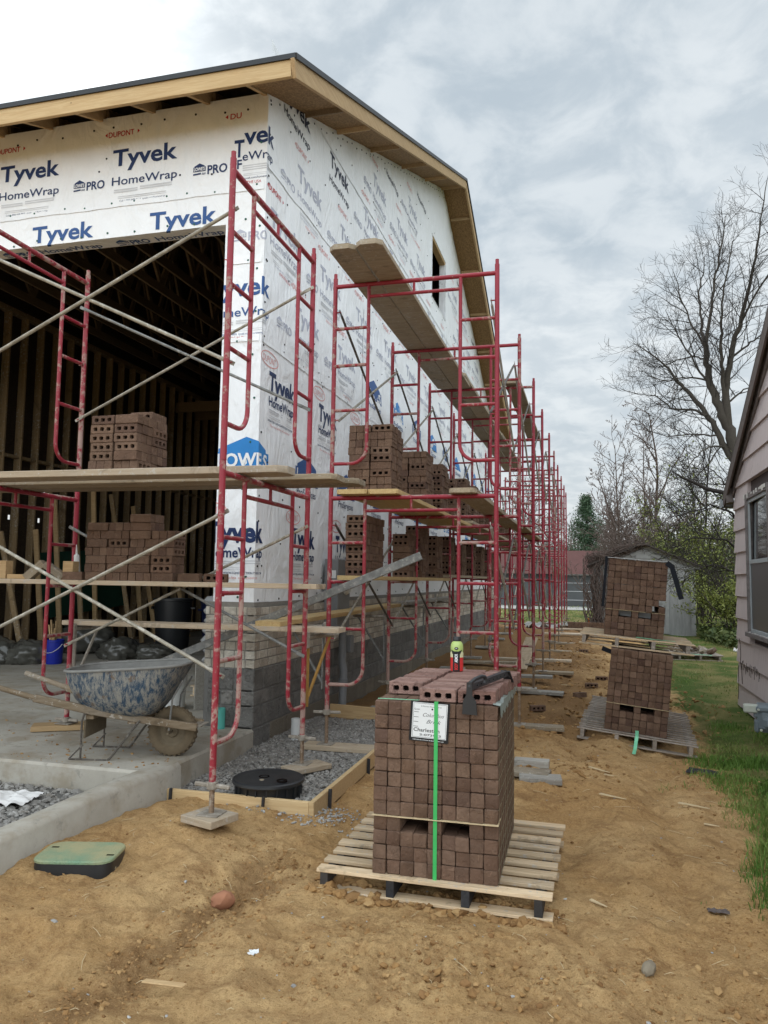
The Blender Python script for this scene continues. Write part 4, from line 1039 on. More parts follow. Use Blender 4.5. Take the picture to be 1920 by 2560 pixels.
def interior():
    # stud wall on the far left side of the garage, local coordinates
    X = -6.55
    me = MB().box((-.07, -.019, .27), (.07, .019, 6.0), None, .002).mesh('stud', 'stud_wood')
    for k in range(43): o = link('stud', me, house, (X+.07, .35+.406*k, 0))
    m = MB(); m.box((X, .2, .24), (X+.14, 17.8, .275)); m.box((X, .2, 6.0), (X+.14, 17.8, 6.08)); m.obj('wall_plate', 'stud_wood', house)
    m = MB(); m.box((X+.02, .3, 3.55), (X+.12, 17.7, 3.60)); m.obj('blocking', 'stud_wood', house)
    # sheathing with a few openings that let daylight through
    m = MB(); x0, x1 = X-.14, X-.128
    holes = [(3.03, 3.09, 4.57, 4.63), (3.03, 3.09, 5.34, 5.40), (3.03, 3.09, 5.68, 5.74), (2.52, 2.60, 4.48, 4.54), (2.52, 2.60, 5.22, 5.28), (2.54, 2.60, 10.1, 10.35), (2.54, 2.60, 12.0, 12.3), (2.54, 2.58, 3.2, 3.24)]
    ys = sorted({-.0, 17.85, *[h[2] for h in holes], *[h[3] for h in holes]}); zs = sorted({.2, 6.3, *[h[0] for h in holes], *[h[1] for h in holes]})
    for a, b in zip(ys, ys[1:]):
        for c, d in zip(zs, zs[1:]):
            if any(h[0] <= c and d <= h[1] and h[2] <= a and b <= h[3] for h in holes): continue
            m.box((x0, a, c), (x1, b, d))
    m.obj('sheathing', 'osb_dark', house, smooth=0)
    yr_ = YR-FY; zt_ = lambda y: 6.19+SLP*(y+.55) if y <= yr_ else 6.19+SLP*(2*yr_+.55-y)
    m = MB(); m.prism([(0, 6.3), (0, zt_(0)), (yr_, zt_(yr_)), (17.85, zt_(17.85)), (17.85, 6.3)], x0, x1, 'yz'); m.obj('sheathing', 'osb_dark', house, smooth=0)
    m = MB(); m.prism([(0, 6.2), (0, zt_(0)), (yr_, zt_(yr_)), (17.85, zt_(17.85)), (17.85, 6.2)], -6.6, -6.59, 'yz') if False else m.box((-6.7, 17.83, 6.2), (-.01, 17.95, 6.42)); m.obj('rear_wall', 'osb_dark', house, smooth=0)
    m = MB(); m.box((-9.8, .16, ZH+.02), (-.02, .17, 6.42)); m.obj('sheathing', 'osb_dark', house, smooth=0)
    # roof trusses
    m = MB(); n = 17.8; yr = YR-FY
    m.beam((0, .05, 6.20), (0, n, 6.20), .04, .14); top = lambda y: 6.32+SLP*(y+.0) if y < yr else 6.32+SLP*(2*yr-y)
    m.beam((0, .05, top(.05)), (0, yr, top(yr)), .04, .14); m.beam((0, yr, top(yr)), (0, n, top(n)), .04, .14)
    ks = [1.4, 3.2, 5.0, 6.9, yr, 11, 12.9, 14.7, 16.4]; bs = [2.3, 4.1, 5.9, 7.9, 10, 11.9, 13.8, 15.6]
    for i, b in enumerate(bs):
        m.beam((0, b, 6.27), (0, ks[i], top(ks[i])-.08), .04, .09); m.beam((0, b, 6.27), (0, ks[i+1], top(ks[i+1])-.08), .04, .09)
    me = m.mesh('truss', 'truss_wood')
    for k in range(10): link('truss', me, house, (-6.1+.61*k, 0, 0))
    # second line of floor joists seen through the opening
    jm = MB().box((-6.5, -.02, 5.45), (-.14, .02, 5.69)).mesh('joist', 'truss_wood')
    for k in range(9): link('joist', jm, house, (0, 9.5+.9*k, 0))
interior()

# slab, apron and kerb
m = MB(); m.box((-9.7, 6.5, -.2), (-3.10, 24.4, .238)); m.box((-9.7, 4.86, -.2), (-2.935, 6.503, .24), None, .018)
tag(m.obj('concrete_slab', 'concrete'), kind='structure')
def kerb():
    pts = [(-2.98, 5.2), (-2.99, 4.9), (-3.03, 4.6), (-3.07, 4.25), (-3.09, 3.9), (-3.11, 3.5), (-3.13, 3.0), (-3.15, 2.4), (-3.17, 1.6), (-3.2, 0.6)]
    hw = [.06, .10, .085, .085, .085, .085, .085, .085, .085, .085]; zt = [.236, .243, .236, .222, .206, .196, .19, .185, .18, .175]
    vs = []
    for (x, y), w, z in zip(pts, hw, zt):
        for dx, dz in ((-w, -.2), (-w, z-.02), (-w+.02, z), (w-.025, z), (w, z-.025), (w+.012, -.2)): vs.append((x+dx, y, dz if dz < 0 else dz))
    n = 6; fs = [(i*n+j, i*n+(j+1) % n, (i+1)*n+(j+1) % n, (i+1)*n+j) for i in range(len(pts)-1) for j in range(n)]+[tuple(range(n))]
    tag(MB().add(vs, fs).obj('kerb', 'concrete', smooth=50), kind='structure')
kerb()

# ------------------------------------------------------------------ scaffolding
FW, LEDZ = 1.524, 1.93
def arc(c, r, a0, a1, n, ax):
    return [(c[0]+ax*r*math.cos(a), 0, c[1]+r*math.sin(a)) for a in np.linspace(a0, a1, n)]
_F = {}
def frame_meshes():
    if _F: return _F
    def leg(x, s):
        m = MB(); m.tube([(x, 0, 0), (x, 0, 2.01)], .0212, 12); m.tube([(x, 0, 2.01), (x, 0, 2.055)], .0165, 10)
        for z in (1.68, .65, 1.15):
            m.tube([(x, 0, z), (x+s*.060, 0, z)], .0065, 6); m.box((x+s*.052-.004, -.012, z-.006), (x+s*.052+.004, .012, z+.006))
        for z in (.05, 1.97): m.tube([(x, -.023, z), (x, .023, z)], .005, 6)
        return m.mesh('leg', 'red_paint')
    _F['leg'] = [leg(0, 1), leg(FW, -1)]
    _F['ledger'] = [MB().tube([(0, 0, LEDZ), (FW, 0, LEDZ)], .0205, 12, False).mesh('ledger', 'red_paint')]
    _F['header_rail'] = [MB().tube([(.33, 0, LEDZ-.118), (FW-.33, 0, LEDZ-.118)], .0155, 10, False).mesh('header_rail', 'red_paint')]
    _F['stub'] = [MB().tube([(FW/2, 0, LEDZ), (FW/2, 0, LEDZ-.118)], .012, 8, False).mesh('stub', 'red_paint')]
    posts = []; rungs = []
    for x, s in ((0, 1), (FW, -1)):
        xp = x+s*.33; r = .15; pts = [(xp, 0, LEDZ), (xp, 0, .24+r)]+[(xp-s*r+s*r*math.cos(a), 0, .24+r-r*math.sin(a)) for a in np.linspace(0.2, math.pi/2, 7)]+[(x, 0, .24)]
        posts.append(MB().tube(pts, .0165, 10, False).mesh('ladder_post', 'red_paint'))
        for dz in (.41, .765, 1.19): rungs.append(MB().tube([(x, 0, LEDZ-dz), (xp, 0, LEDZ-dz)], .0155, 10, False).mesh('rung', 'red_paint'))
    _F['ladder_post'] = posts; _F['rung'] = rungs
    return _F
ordn = ['first', 'second', 'third', 'fourth', 'fifth', 'sixth', 'seventh', 'eighth', 'ninth', 'tenth']
def sole_board(x, y, z, w, l, th, rot, label, mat='plank_grey', name='sole_board', tilt=0):
    m = MB(); m.box((-l/2, -w/2, -th), (l/2, w/2, 0), None, .004)
    o = m.obj(name, mat, None, (x, y, z), (0, tilt, rot)); return tag(o, label, 'board', 'boards under the scaffold feet')
def scaffold_frame(x, y, zb, rotz, label, group, feet=None):
    root = empty('ladder_scaffold', (x, y, zb), (rng.uniform(-.004, .004), rng.uniform(-.004, .004), rotz), label, 'scaffold', group)
    for nm, ms in frame_meshes().items():
        for me in ms: link(nm, me, root)
    if feet:
        for lx, zp in zip((0, FW), feet):
            h = zp-zb
            m = MB(); m.tube([(lx, 0, .05), (lx, 0, h+.006)], .0145, 10)
            k = int(abs(h)/.011)
            for i in range(k): m.tube([(lx, 0, h+.01+i*.011), (lx, 0, h+.016+i*.011)], .0172, 10, False)
            j = m.obj('screw_jack', 'screw_rust', root)
            m = MB(); m.box((lx-.07, -.07, h), (lx+.07, .07, h+.008), None, .002); m.obj('base_plate', 'mortar_metal', j)
            m = MB(); m.lathe([(.03, -.03), (.034, -.025), (.034, .012), (.026, .016)], 14, Matrix.Translation((lx, 0, 0)))
            ang = rng.uniform(-.5, .5) if group.startswith('side') else 1.45
            M = Matrix.Translation((lx, 0, -.008)) @ Matrix.Rotation(ang, 4, 'Z'); v0 = len(m.v)
            m.box((-.125, -.011, -.013), (.125, .011, .013), M, .006); m.obj('jack_nut', 'mortar_metal', j)
    return root
frame_y = [6.70, 8.85, 11.05, 13.2, 15.3, 17.4, 19.45, 21.5, 23.55, 25.6]
dzf = [0, .0, .05, .06, .05, .04, .02, .02, .02, .03]
XI, XO = -2.32, -.80
for i, y in enumerate(frame_y):
    zb = .404+dzf[i]; gi = gz1(XI, y) if y > 8.3 else .065; go = gz1(XO, y)
    zi, zo = gi+.05, max(go+.045, 0.0)
    n = ordn[i]
    scaffold_frame(XI, y, zb, 0, f'red lower tier scaffold frame, {n} from the near end along the wrapped wall' if i else 'red ladder scaffold frame on jacks directly behind the strapped brick pallet, lower tier', 'side wall scaffold frames', (zi+.0, zo))
    scaffold_frame(XI, y, zb+2.01, 0, f'red upper tier scaffold frame, {n} from the near end along the wrapped side wall' if i else 'red upper scaffold frame carrying the near ends of the two high planks', 'side wall scaffold frames')
    if i < 9:
        sole_board(XO+(.18 if i % 2 else .10), y+.02, zo, .2, .62 if i else .7, .042, rng.uniform(-.12, .1), f'weathered sole board under the outer leg of the {n} side scaffold frame', rng.choice(['plank_grey', 'plank_pale', 'plank']), tilt=rng.uniform(-.02, .03))
    sole_board(XI+(.16 if i == 0 else 0), y, zi, .2, .72 if i == 0 else .42, .042, .03, f'sole board under the wall side leg of the {n} side scaffold frame' if i else 'long pale board on the gravel under the scaffold leg nearest the wrapped corner', 'plank_pale' if i == 0 else 'plank_grey')
sole_board(-.70, 9.02, gz1(-.7, 9.02)+.0, .18, .6, .04, -.2, 'second board lying under the sole board of the third side frame', 'plank_grey')
sole_board(-.42, 6.55, gz1(-.42, 6.55)+.035, .19, .34, .045, .1, 'short sawn board end on the soil right of the strapped brick pallet', 'plank_grey')
sole_board(-.52, 6.98, gz1(-.5, 6.98)+.06, .12, .30, .06, .0, 'small board offcut on edge behind the strapped brick pallet', 'plank_grey')

# frames in front of the garage opening
ZF = .33
F1X, F2X, FYN = -2.26, -4.47, 4.412
scaffold_frame(F1X, FYN, ZF, R(90), 'muddy red scaffold frame standing on soil in front of the house corner, lower tier', 'front scaffold frames', (.152, .115))
scaffold_frame(F1X, FYN, ZF+2.01, R(90), 'red scaffold frame in front of the house corner, upper tier with a bare top ledger', 'front scaffold frames')
scaffold_frame(F2X, FYN, ZF, R(90), 'red scaffold frame on the concrete slab left of the wheelbarrow, lower tier', 'front scaffold frames', (.13, .29))
scaffold_frame(F2X, FYN, ZF+2.01, R(90), 'red scaffold frame at the left picture edge, upper tier in front of the garage opening', 'front scaffold frames')
sole_board(F1X-.01, FYN, .152, .235, .26, .045, R(-18), 'square timber pad under the nearest scaffold foot on the soil', 'plank_pale')
sole_board(F1X+.05, FYN+FW-.02, .115, .2, .36, .04, R(58), 'pale timber pad on the gravel beside the black tank lid', 'plank_pale')
sole_board(F2X-.02, FYN+FW, .29, .2, .52, .045, R(32), 'reddish brown timber pad on the concrete slab behind the wheelbarrow', 'lumber')
sole_board(F2X, FYN, .13, .235, .3, .045, R(8), 'timber pad on the pit gravel under the left scaffold foot')

# ---- cross braces: two tubes pinned at the middle, ends flattened
def brace(a, b, z0, z1, off, label, group, mats):
    """a, b: (x, y) of two neighbouring legs"""
    A = Vector((a[0], a[1], 0)); B = Vector((b[0], b[1], 0)); mid = (A+B)/2+Vector((*off, (z0+z1)/2))
    root = empty('cross_brace', mid, (0, 0, 0), label, 'scaffold brace', group)
    d = (B-A).normalized(); nrm = Vector((off[0], off[1], 0)).normalized()
    for s, (za, zb) in enumerate(((z0, z1), (z1, z0))):
        m = MB(); o = nrm*(.012*s)
        p = A-mid+Vector((*off, za))+o; q = B-mid+Vector((*off, zb))+o; e = (q-p).normalized()
        m.tube([p+e*.05, q-e*.05], .0125, 8)
        for c, sg in ((p, 1), (q, -1)): m.beam(c-e*.028*sg, c+e*sg*.085, .028, .007, up=nrm, bev=.002)
        if s == 0: m.tube([(p+q)/2-nrm*.02, (p+q)/2+nrm*.035], .008, 6)
        m.obj('brace_tube', mats[s], root)
for t, tn in ((0, 'lower'), (1, 'upper')):
    z0 = ZF+2.01*t
    brace((F1X, FYN), (F2X, FYN), z0+1.68, z0+.65, (0, .05), f'{tn} of the two pale cross braces on the near face of the front scaffold', 'front cross braces', ('brace_metal', 'brace_metal'))
    brace((F1X, FYN+FW), (F2X, FYN+FW), z0+1.68, z0+.65, (0, -.05), f'{tn} of the two cross braces on the house side of the front scaffold', 'front cross braces', ('brace_metal', 'steel_grey'))
for i in range(9):
    for t, tn in ((0, 'lower'), (1, 'upper')):
        za, zb = .404+dzf[i]+2.01*t, .404+dzf[i+1]+2.01*t
        for x, o, w in ((XI, .05, 'wall'), (XO, -.05, 'track')):
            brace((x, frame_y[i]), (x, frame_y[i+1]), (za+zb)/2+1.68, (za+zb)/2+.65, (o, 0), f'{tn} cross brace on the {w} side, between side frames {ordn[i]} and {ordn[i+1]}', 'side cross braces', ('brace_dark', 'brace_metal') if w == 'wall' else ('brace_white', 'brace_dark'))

# ---- planks
def plank(x0, y0, x1, y1, z, w, label, mat='plank', th=.038, clip=.035, group='scaffold planks', name='scaffold_plank', tilt=0.0, sag=.0, twist=0):
    A = Vector((x0, y0, z)); B = Vector((x1, y1, z+tilt)); d = B-A; L = d.length; h = w/2
    ang = math.atan2(d.y, d.x); el = math.asin(tilt/L) if L else 0
    n = 9; m = MB(); prof = []
    xs = [0, clip]+[L*k/n for k in range(1, n)]+[L-clip, L]
    ws = [h-clip, h]+[h]*(n-1)+[h, h-clip]
    vs = []
    jr = random.Random(hash((round(x0, 3), round(y0, 3), round(z, 3))) & 0xffff)
    for x, ww in zip(xs, ws):
        s_ = -sag*4*(x/L)*(1-x/L); j = jr.uniform(-.003, .003); b = .004
        vs += [(x, -ww+j, s_+b), (x, -ww+b+j, s_), (x, ww-b+j, s_), (x, ww+j, s_+b), (x, ww+j, s_+th-b), (x, ww-b+j, s_+th), (x, -ww+b+j, s_+th), (x, -ww+j, s_+th-b)]
    fs = [(i*8+k, i*8+(k+1) % 8, (i+1)*8+(k+1) % 8, (i+1)*8+k) for i in range(len(xs)-1) for k in range(8)]+[tuple(range(7, -1, -1)), tuple((len(xs)-1)*8+k for k in range(8))]
    m.add(vs, fs)
    o = m.obj(name, mat, None, A, (0, 0, 0)); o.rotation_euler = (twist, -el, ang)
    return tag(o, label, 'plank', group)
zl = 2.281
plank(-6.3, 4.70, -1.93, 4.745, zl+.004, .235, 'thick front plank with a splintered rounded end, nearest of the three above the wheelbarrow', 'plank_pale', .048, .05)
plank(-6.3, 5.08, -1.70, 5.10, zl, .235, 'middle grey plank of the three on the front scaffold, ending past the house corner', 'plank', .04, .03)
plank(-6.3, 5.335, -1.62, 5.355, zl, .235, 'rear plank of the three on the front scaffold under the upper brick stack', 'plank', .04, .03)
plank(-6.3, 5.775, -2.07, 5.775, ZF+LEDZ-.765+.0165, .225, 'narrow shelf plank carrying the low brick stack in front of the garage', 'plank_pale', .04, .004)
plank(-4.62, 6.10, -2.0, 6.12, 1.145, .235, 'low pale walk plank on brackets behind the wheelbarrow, running past the brick pier', 'plank_pale', .04, .02, tilt=.008)
plank(-2.62, 6.02, -2.70, 10.9, 1.19, .235, 'low plank on brackets along the side wall, its sawn end above the walk plank', 'plank_yellow', .042, .01, tilt=.03)
plank(-2.60, 10.5, -2.64, 15.4, 1.24, .235, 'second low plank on brackets further along the brick side wall', 'plank_grey', .042, .01)
zu = .404+2.01+LEDZ+.021
plank(-2.02, 5.94, -2.03, 10.85, zu, .232, 'high plank with rounded end nearest the wrapped wall, left of the high pair', 'plank_along', .045, .05)
plank(-1.775, 5.90, -1.79, 10.85, zu, .232, 'high plank with rounded end, right of the high pair over the side scaffold', 'plank_along', .045, .05)
plank(-2.03, 10.35, -2.04, 15.3, zu+.05, .232, 'left plank of the second high pair, lapping over the first', 'plank_along', .045, .02)
plank(-1.785, 10.35, -1.79, 15.3, zu+.05, .232, 'right plank of the second high pair, lapping over the first', 'plank_along', .045, .02)
plank(-2.03, 14.9, -2.05, 19.8, zu+.07, .232, 'left plank of the third high pair far along the side scaffold', 'plank_along', .045, .02)
plank(-1.785, 14.9, -1.79, 19.8, zu+.07, .232, 'right plank of the third high pair far along the side scaffold', 'plank_along', .045, .02)
plank(-1.08, 10.9, -1.10, 15.6, zu+.055, .24, 'single high plank near the outer legs of the side scaffold', 'plank_along', .045, .04)
zm = .404+LEDZ+.021
plank(-2.075, 6.53, -2.08, 11.3, zm, .28, 'plank under the first two brick stacks, wall side of the pair at middle height', 'plank_yellow', .042, .02)
plank(-1.79, 6.55, -1.80, 11.3, zm, .28, 'plank under the first two brick stacks, track side of the pair at middle height', 'plank_yellow', .042, .02)
plank(-1.08, 6.55, -1.09, 11.4, zm, .24, 'single rounded plank at middle height near the outer legs of the side scaffold', 'plank', .042, .05)
for k, y0 in enumerate((11.0, 15.6)):
    n = ('second', 'third')[k]
    plank(-2.08, y0, -2.09, y0+4.9, zm+.06, .28, f'wall side plank of the {n} pair at middle height on the side scaffold', 'plank_along', .042, .02)
    plank(-1.79, y0, -1.80, y0+4.9, zm+.06, .28, f'track side plank of the {n} pair at middle height on the side scaffold', 'plank_along', .042, .02)
plank(-1.09, 11.1, -1.10, 16, zm+.06, .24, 'second single plank at middle height near the outer legs', 'plank_along', .042, .04)
zs_ = .404+LEDZ-.765+.0165
plank(-2.09, 6.56, -2.10, 11.2, zs_, .235, 'shelf plank on the rungs under the lowest brick stacks beside the wall', 'plank_yellow', .04, .01)
plank(-2.10, 11.0, -2.12, 15.6, zs_+.05, .235, 'second shelf plank on the rungs under the lowest brick stacks', 'plank_along', .04, .01)
plank(-2.12, 15.3, -2.13, 20, zs_+.05, .235, 'third shelf plank on the rungs far along the side scaffold', 'plank_along', .04, .01)

# long galvanised strut leaning through the scaffold
m = MB(); a = Vector((-4.15, 6.28, .66)); b = Vector((-1.37, 6.26, 1.80)); d = (b-a).normalized(); up = Vector((0, -1, 0)).cross(d)
m.beam(a, b, .004, .062, up=up, bev=.001)
for s in (-1, 1): m.beam(a+up*.032*s+Vector((0, .018, 0)), b+up*.032*s+Vector((0, .018, 0)), .034, .003, up=up)
me = m.obj('strut', 'steel_grey', None); c = (a+b)/2; me.data.transform(Matrix.Translation(-c)); me.location = c
tag(me, 'long galvanised channel strut leaning diagonally across the corner of the house', 'metal strut')

# side brackets that carry the low planks
def bracket(x, y, z, dirv, label, mats=('mortar_metal', 'yellow_steel')):
    root = empty('scaffold_bracket', (x, y, z), (0, 0, 0), label, 'scaffold bracket', 'scaffold side brackets')
    d = Vector((*dirv, 0)).normalized(); o = d*.05
    m = MB(); m.tube([o*0, d*.42], .017, 8); m.obj('arm', mats[0], root)
    m = MB(); m.beam(d*.03+Vector((0, 0, .03)), d*.03-Vector((0, 0, .56)), .03, .012, up=d); m.obj('hanger', mats[1], root)
    m = MB(); m.tube([d*.36-Vector((0, 0, .01)), d*.035-Vector((0, 0, .50))], .013, 8); m.obj('diagonal', mats[1], root)
    m = MB(); m.beam(d*.0+Vector((0, 0, .045)), d*.0-Vector((0, 0, .09)), .055, .05, up=d, bev=.008); m.obj('hook', mats[0], root)
bracket(F1X+.0, FYN+FW+.03, 1.115, (0.25, 1), 'yellow and grey side bracket hooked on the scaffold leg behind the black tank lid')
bracket(F2X+.0, FYN+FW+.03, 1.115, (0, 1), 'side bracket on the left scaffold leg holding the low walk plank', ('mortar_metal', 'mortar_metal'))
for i, y in enumerate(frame_y[:4]):
    bracket(XI-.03, y+.03, 1.155+dzf[i], (-1, 0.06), f'grey side bracket toward the brick wall on the {ordn[i]} side frame', ('mortar_metal', 'plank_grey' if False else 'steel_grey'))

# ------------------------------------------------------------------ bricks
BL, BW = .194, .0685
def brick_mesh(mat, seed, cored=True):
    """lies along x; cores run through in y"""
    rs = random.Random(seed); m = MB(); hx, h = BL/2, BW/2; c = .004
    # four long faces and two ends as a chamfered shell without the two cored faces
    ring = []
    def P(x, y, z): return (x+rs.uniform(-.0012, .0012), y+rs.uniform(-.001, .001), z+h+rs.uniform(-.001, .001))
    nx = 5; xs = [-hx+c]+[-hx+(i+1)*BL/(nx+1) for i in range(nx)]+[hx-c]
    prof = [(-h, -h+c), (-h+c, -h), (h-c, -h), (h, -h+c), (h, h-c), (h-c, h), (-h+c, h), (-h, h-c)]
    vs = []
    for x in xs:
        for y, z in prof: vs.append(P(x, y, z))
    fs = []
    for i in range(len(xs)-1):
        for k in range(8):
            if cored and k in (3, 7): continue
            fs.append((i*8+k, i*8+(k+1) % 8, (i+1)*8+(k+1) % 8, (i+1)*8+k))
    e = [(-hx, 1), (hx, -1)]
    for x, s in e:
        b = len(vs); base = 0 if s > 0 else (len(xs)-1)*8
        for y, z in prof: vs.append(P(x, y*.93, z*.93))
        for k in range(8):
            fs.append((base+k, b+k, b+(k+1) % 8, base+(k+1) % 8))
        fs.append(tuple(b+k for k in range(8)))
    m.tint = 0; m.add(vs, fs)
    if cored:
        zc = h
        for sy in (-1, 1):
            y = sy*h; cells = [(-hx+c, -.084), (-.084, -.0325), (-.0325, .0325), (.0325, .084), (.084, hx-c)]
            # plain strips left and right, holes in three cells
            cw = [(-.0865, -.030), (-.030, .030), (.030, .0865)]
            m.mi = 0; m.add([(-hx+c, y, c), (-.0865, y, c), (-.0865, y, BW-c), (-hx+c, y, BW-c)], [(0, 1, 2, 3)]); m.add([(.0865, y, c), (hx-c, y, c), (hx-c, y, BW-c), (.0865, y, BW-c)], [(0, 1, 2, 3)])
            for q, (a, b) in enumerate(cw):
                cx = (-.056, 0, .056)[q]; rx, rz = .0175, .0145; n = 12
                inn = [(cx+rx*max(-1, min(1, 1.25*math.cos(t)))*(1+rs.uniform(-.08, .08)), y, zc+rz*max(-1, min(1, 1.25*math.sin(t)))*(1+rs.uniform(-.12, .1))) for t in np.linspace(0, 2*math.pi, n, endpoint=False)]
                out = []
                for t in np.linspace(0, 2*math.pi, n, endpoint=False):
                    k = min(((b-cx) if math.cos(t) > 0 else (cx-a))/max(abs(math.cos(t)), 1e-6), (h-c)/max(abs(math.sin(t)), 1e-6)); out.append((cx+k*math.cos(t), y, zc+k*math.sin(t)))
                cor = [(b, y, BW-c), (a, y, BW-c), (a, y, c), (b, y, c)]
                vs = inn+out; fs = [(i, (i+1) % n, n+(i+1) % n, n+i) for i in range(n)]
                m.mi = 0; m.add(vs, fs)
                # fill the four corners between the radial ring and the rectangle
                for (cxx, yy, czz) in cor:
                    near = sorted(range(n), key=lambda i: (out[i][0]-cxx)**2+(out[i][2]-czz)**2)[:2]
                    m.add([(cxx, yy, czz), out[near[0]], out[near[1]]], [(0, 1, 2)])
                deep = [(p[0], y-sy*.030, p[2]) for p in inn]
                m.add(inn+deep, [(i, (i+1) % n, n+(i+1) % n, n+i) for i in range(n)])
                m.mi = 1; m.add(deep, [tuple(range(n))])  # near-black cap paints the shade inside the core hole
    return m.mesh('brick', [mat, 'core_dark'], smooth=30)
BM = [brick_mesh('brick_brown', i) for i in range(5)]
BMR = [brick_mesh('brick_rose', 20+i) for i in range(3)]
n_bricks = 0
def brick_at(x, y, z, mode, rz=0.0, label='', group='', meshes=None, name='brick'):
    """mode S: cored face front, P: plain face front, E: end front"""
    global n_bricks
    n_bricks += 1
    o = link(name, rng.choice(meshes or BM)); 
    if mode == 'S': o.location = (x, y, z); o.rotation_euler = (0, 0, rz+(math.pi if rng.random() < .5 else 0))
    elif mode == 'P': o.location = (x, y+BW/2, z+BW/2); o.rotation_euler = (math.pi/2, 0, rz)
    elif mode == 'E': o.location = (x, y, z); o.rotation_euler = (0, 0, math.pi/2+rz)
    tag(o, label, 'brick', group); return o
def stack_layout(nx, ny, rows, seed, weights=(.45, .2, .35), heights=None, drop=()):
    """cells of three bricks; yields (cx, cy, row, mode) relative to the lower left front corner"""
    rs = random.Random(seed); cell = .212; out = []
    for r in range(rows):
        for i in range(nx):
            for j in range(ny):
                if heights and r >= heights[i][j]: continue
                if (r, i, j) in drop: continue
                mode = rs.choices('SPE', weights)[0]; ox, oy = rs.uniform(-.006, .006), rs.uniform(-.008, .004)
                for k in range(3):
                    t = (k-1)*.0705
                    if mode == 'E': out.append((i*cell+cell/2+t+ox, j*cell+cell/2+oy+rs.uniform(-.006, .004), r, 'E', rs.gauss(0, .012)))
                    else: out.append((i*cell+cell/2+ox+rs.uniform(-.006, .006), j*cell+cell/2+t+oy, r, mode, rs.gauss(0, .01)))
    return out
RH = .0700
def brick_stack(x, y, z, nx, ny, rows, seed, label, group, **k):
    for cx, cy, r, mode, rz in stack_layout(nx, ny, rows, seed, **k):
        brick_at(x+cx, y+cy, z+r*RH, mode, rz, label, group)
ztop = zl+.04
brick_stack(-3.70, 5.02, ztop, 2, 2, 7, 3, 'brown cored brick in the loose stack on the upper front planks before the garage', 'bricks on the upper front planks', heights=[[7, 7], [7, 7]])
for q in range(3): brick_at(-3.42+.03*q*0, 5.30+q*.071, ztop+7*RH, 'E' if False else 'S', .02, 'brown cored brick lying on top of the upper front brick stack', 'bricks topping the upper front stack')
brick_stack(-4.17, 5.665, ZF+LEDZ-.765+.057, 4, 1, 8, 8, 'brown brick in the loose stack on the low shelf plank before the garage', 'bricks on the low shelf plank', weights=(.08, .32, .60), heights=[[7], [7], [8], [6]])
brick_at(-4.30, 5.72, ZF+LEDZ-.765+.057, 'P', .0, 'single brown brick on the shelf plank left of the low brick stack', 'loose bricks beside the low stack')
brick_at(-3.20, 5.73, ZF+LEDZ-.765+.057, 'P', .02, 'plain brown brick on the shelf plank just right of the low brick stack', 'loose bricks beside the low stack')
brick_at(-3.00, 5.80, ZF+LEDZ-.765+.057, 'S', .25, 'cored brown brick turned askew at the right end of the shelf plank', 'loose bricks beside the low stack')
brick_stack(-2.185, 6.76, zm+.042, 2, 2, 9, 15, 'brown cored brick in the nearest tall stack on the side scaffold, middle height', 'bricks of the nearest side scaffold stack')

# bricks beyond the first three hundred: all further stacks together
def far_stacks():
    mb = MB(); rs = random.Random(99)
    proto = {}
    def addb(x, y, z, mode, rz):
        me = rs.choice(BM); mb.tint = rs.random()*.98+.01
        if mode == 'S': M = Matrix.Translation((x, y, z)) @ Matrix.Rotation(rz, 4, 'Z')
        elif mode == 'P': M = Matrix.Translation((x, y+BW/2, z+BW/2)) @ Matrix.Rotation(rz, 4, 'Z') @ Matrix.Rotation(math.pi/2, 4, 'X')
        else: M = Matrix.Translation((x, y, z)) @ Matrix.Rotation(math.pi/2+rz, 4, 'Z')
        b = len(mb.v); mb.v.extend([tuple(M @ v.co) for v in me.vertices])
        for p in me.polygons: mb.f.append(tuple(i+b for i in p.vertices)); mb.m.append(p.material_index); mb.t.append(mb.tint)
    def st(x, y, z, nx, ny, rows, seed, **k):
        for cx, cy, r, mode, rz in stack_layout(nx, ny, rows, seed, **k): addb(x+cx, y+cy, z+r*RH, mode, rz)
    for i, (y, rows, zz) in enumerate(((8.3, 9, zm+.042), (9.25, 9, zm+.042), (10.15, 8, zm+.042), (11.1, 9, zm+.102), (12.0, 9, zm+.102), (12.95, 8, zm+.102), (13.9, 9, zm+.102), (14.9, 8, zm+.102), (16.2, 9, zm+.102), (17.4, 8, zm+.102))):
        st(-2.185, y, zz, 2, 2 if i < 5 else 1, rows, 30+i)
    for i, (y, rows, zz) in enumerate(((6.75, 8, zs_+.04), (8.5, 7, zs_+.04), (9.15, 9, zs_+.04), (10.1, 8, zs_+.04), (11.1, 8, zs_+.09), (12.2, 7, zs_+.09), (13.3, 9, zs_+.09), (14.4, 8, zs_+.09), (15.8, 8, zs_+.09), (17.2, 8, zs_+.09))):
        st(-2.20, y, zz, 1, 3 if i == 0 else 2, rows, 60+i, weights=(.62, .2, .18))
    o = mb.obj('stacked_bricks', ['brick_brown', 'core_dark'], None, smooth=30, recalc=False); tag(o, kind='stuff')
far_stacks()

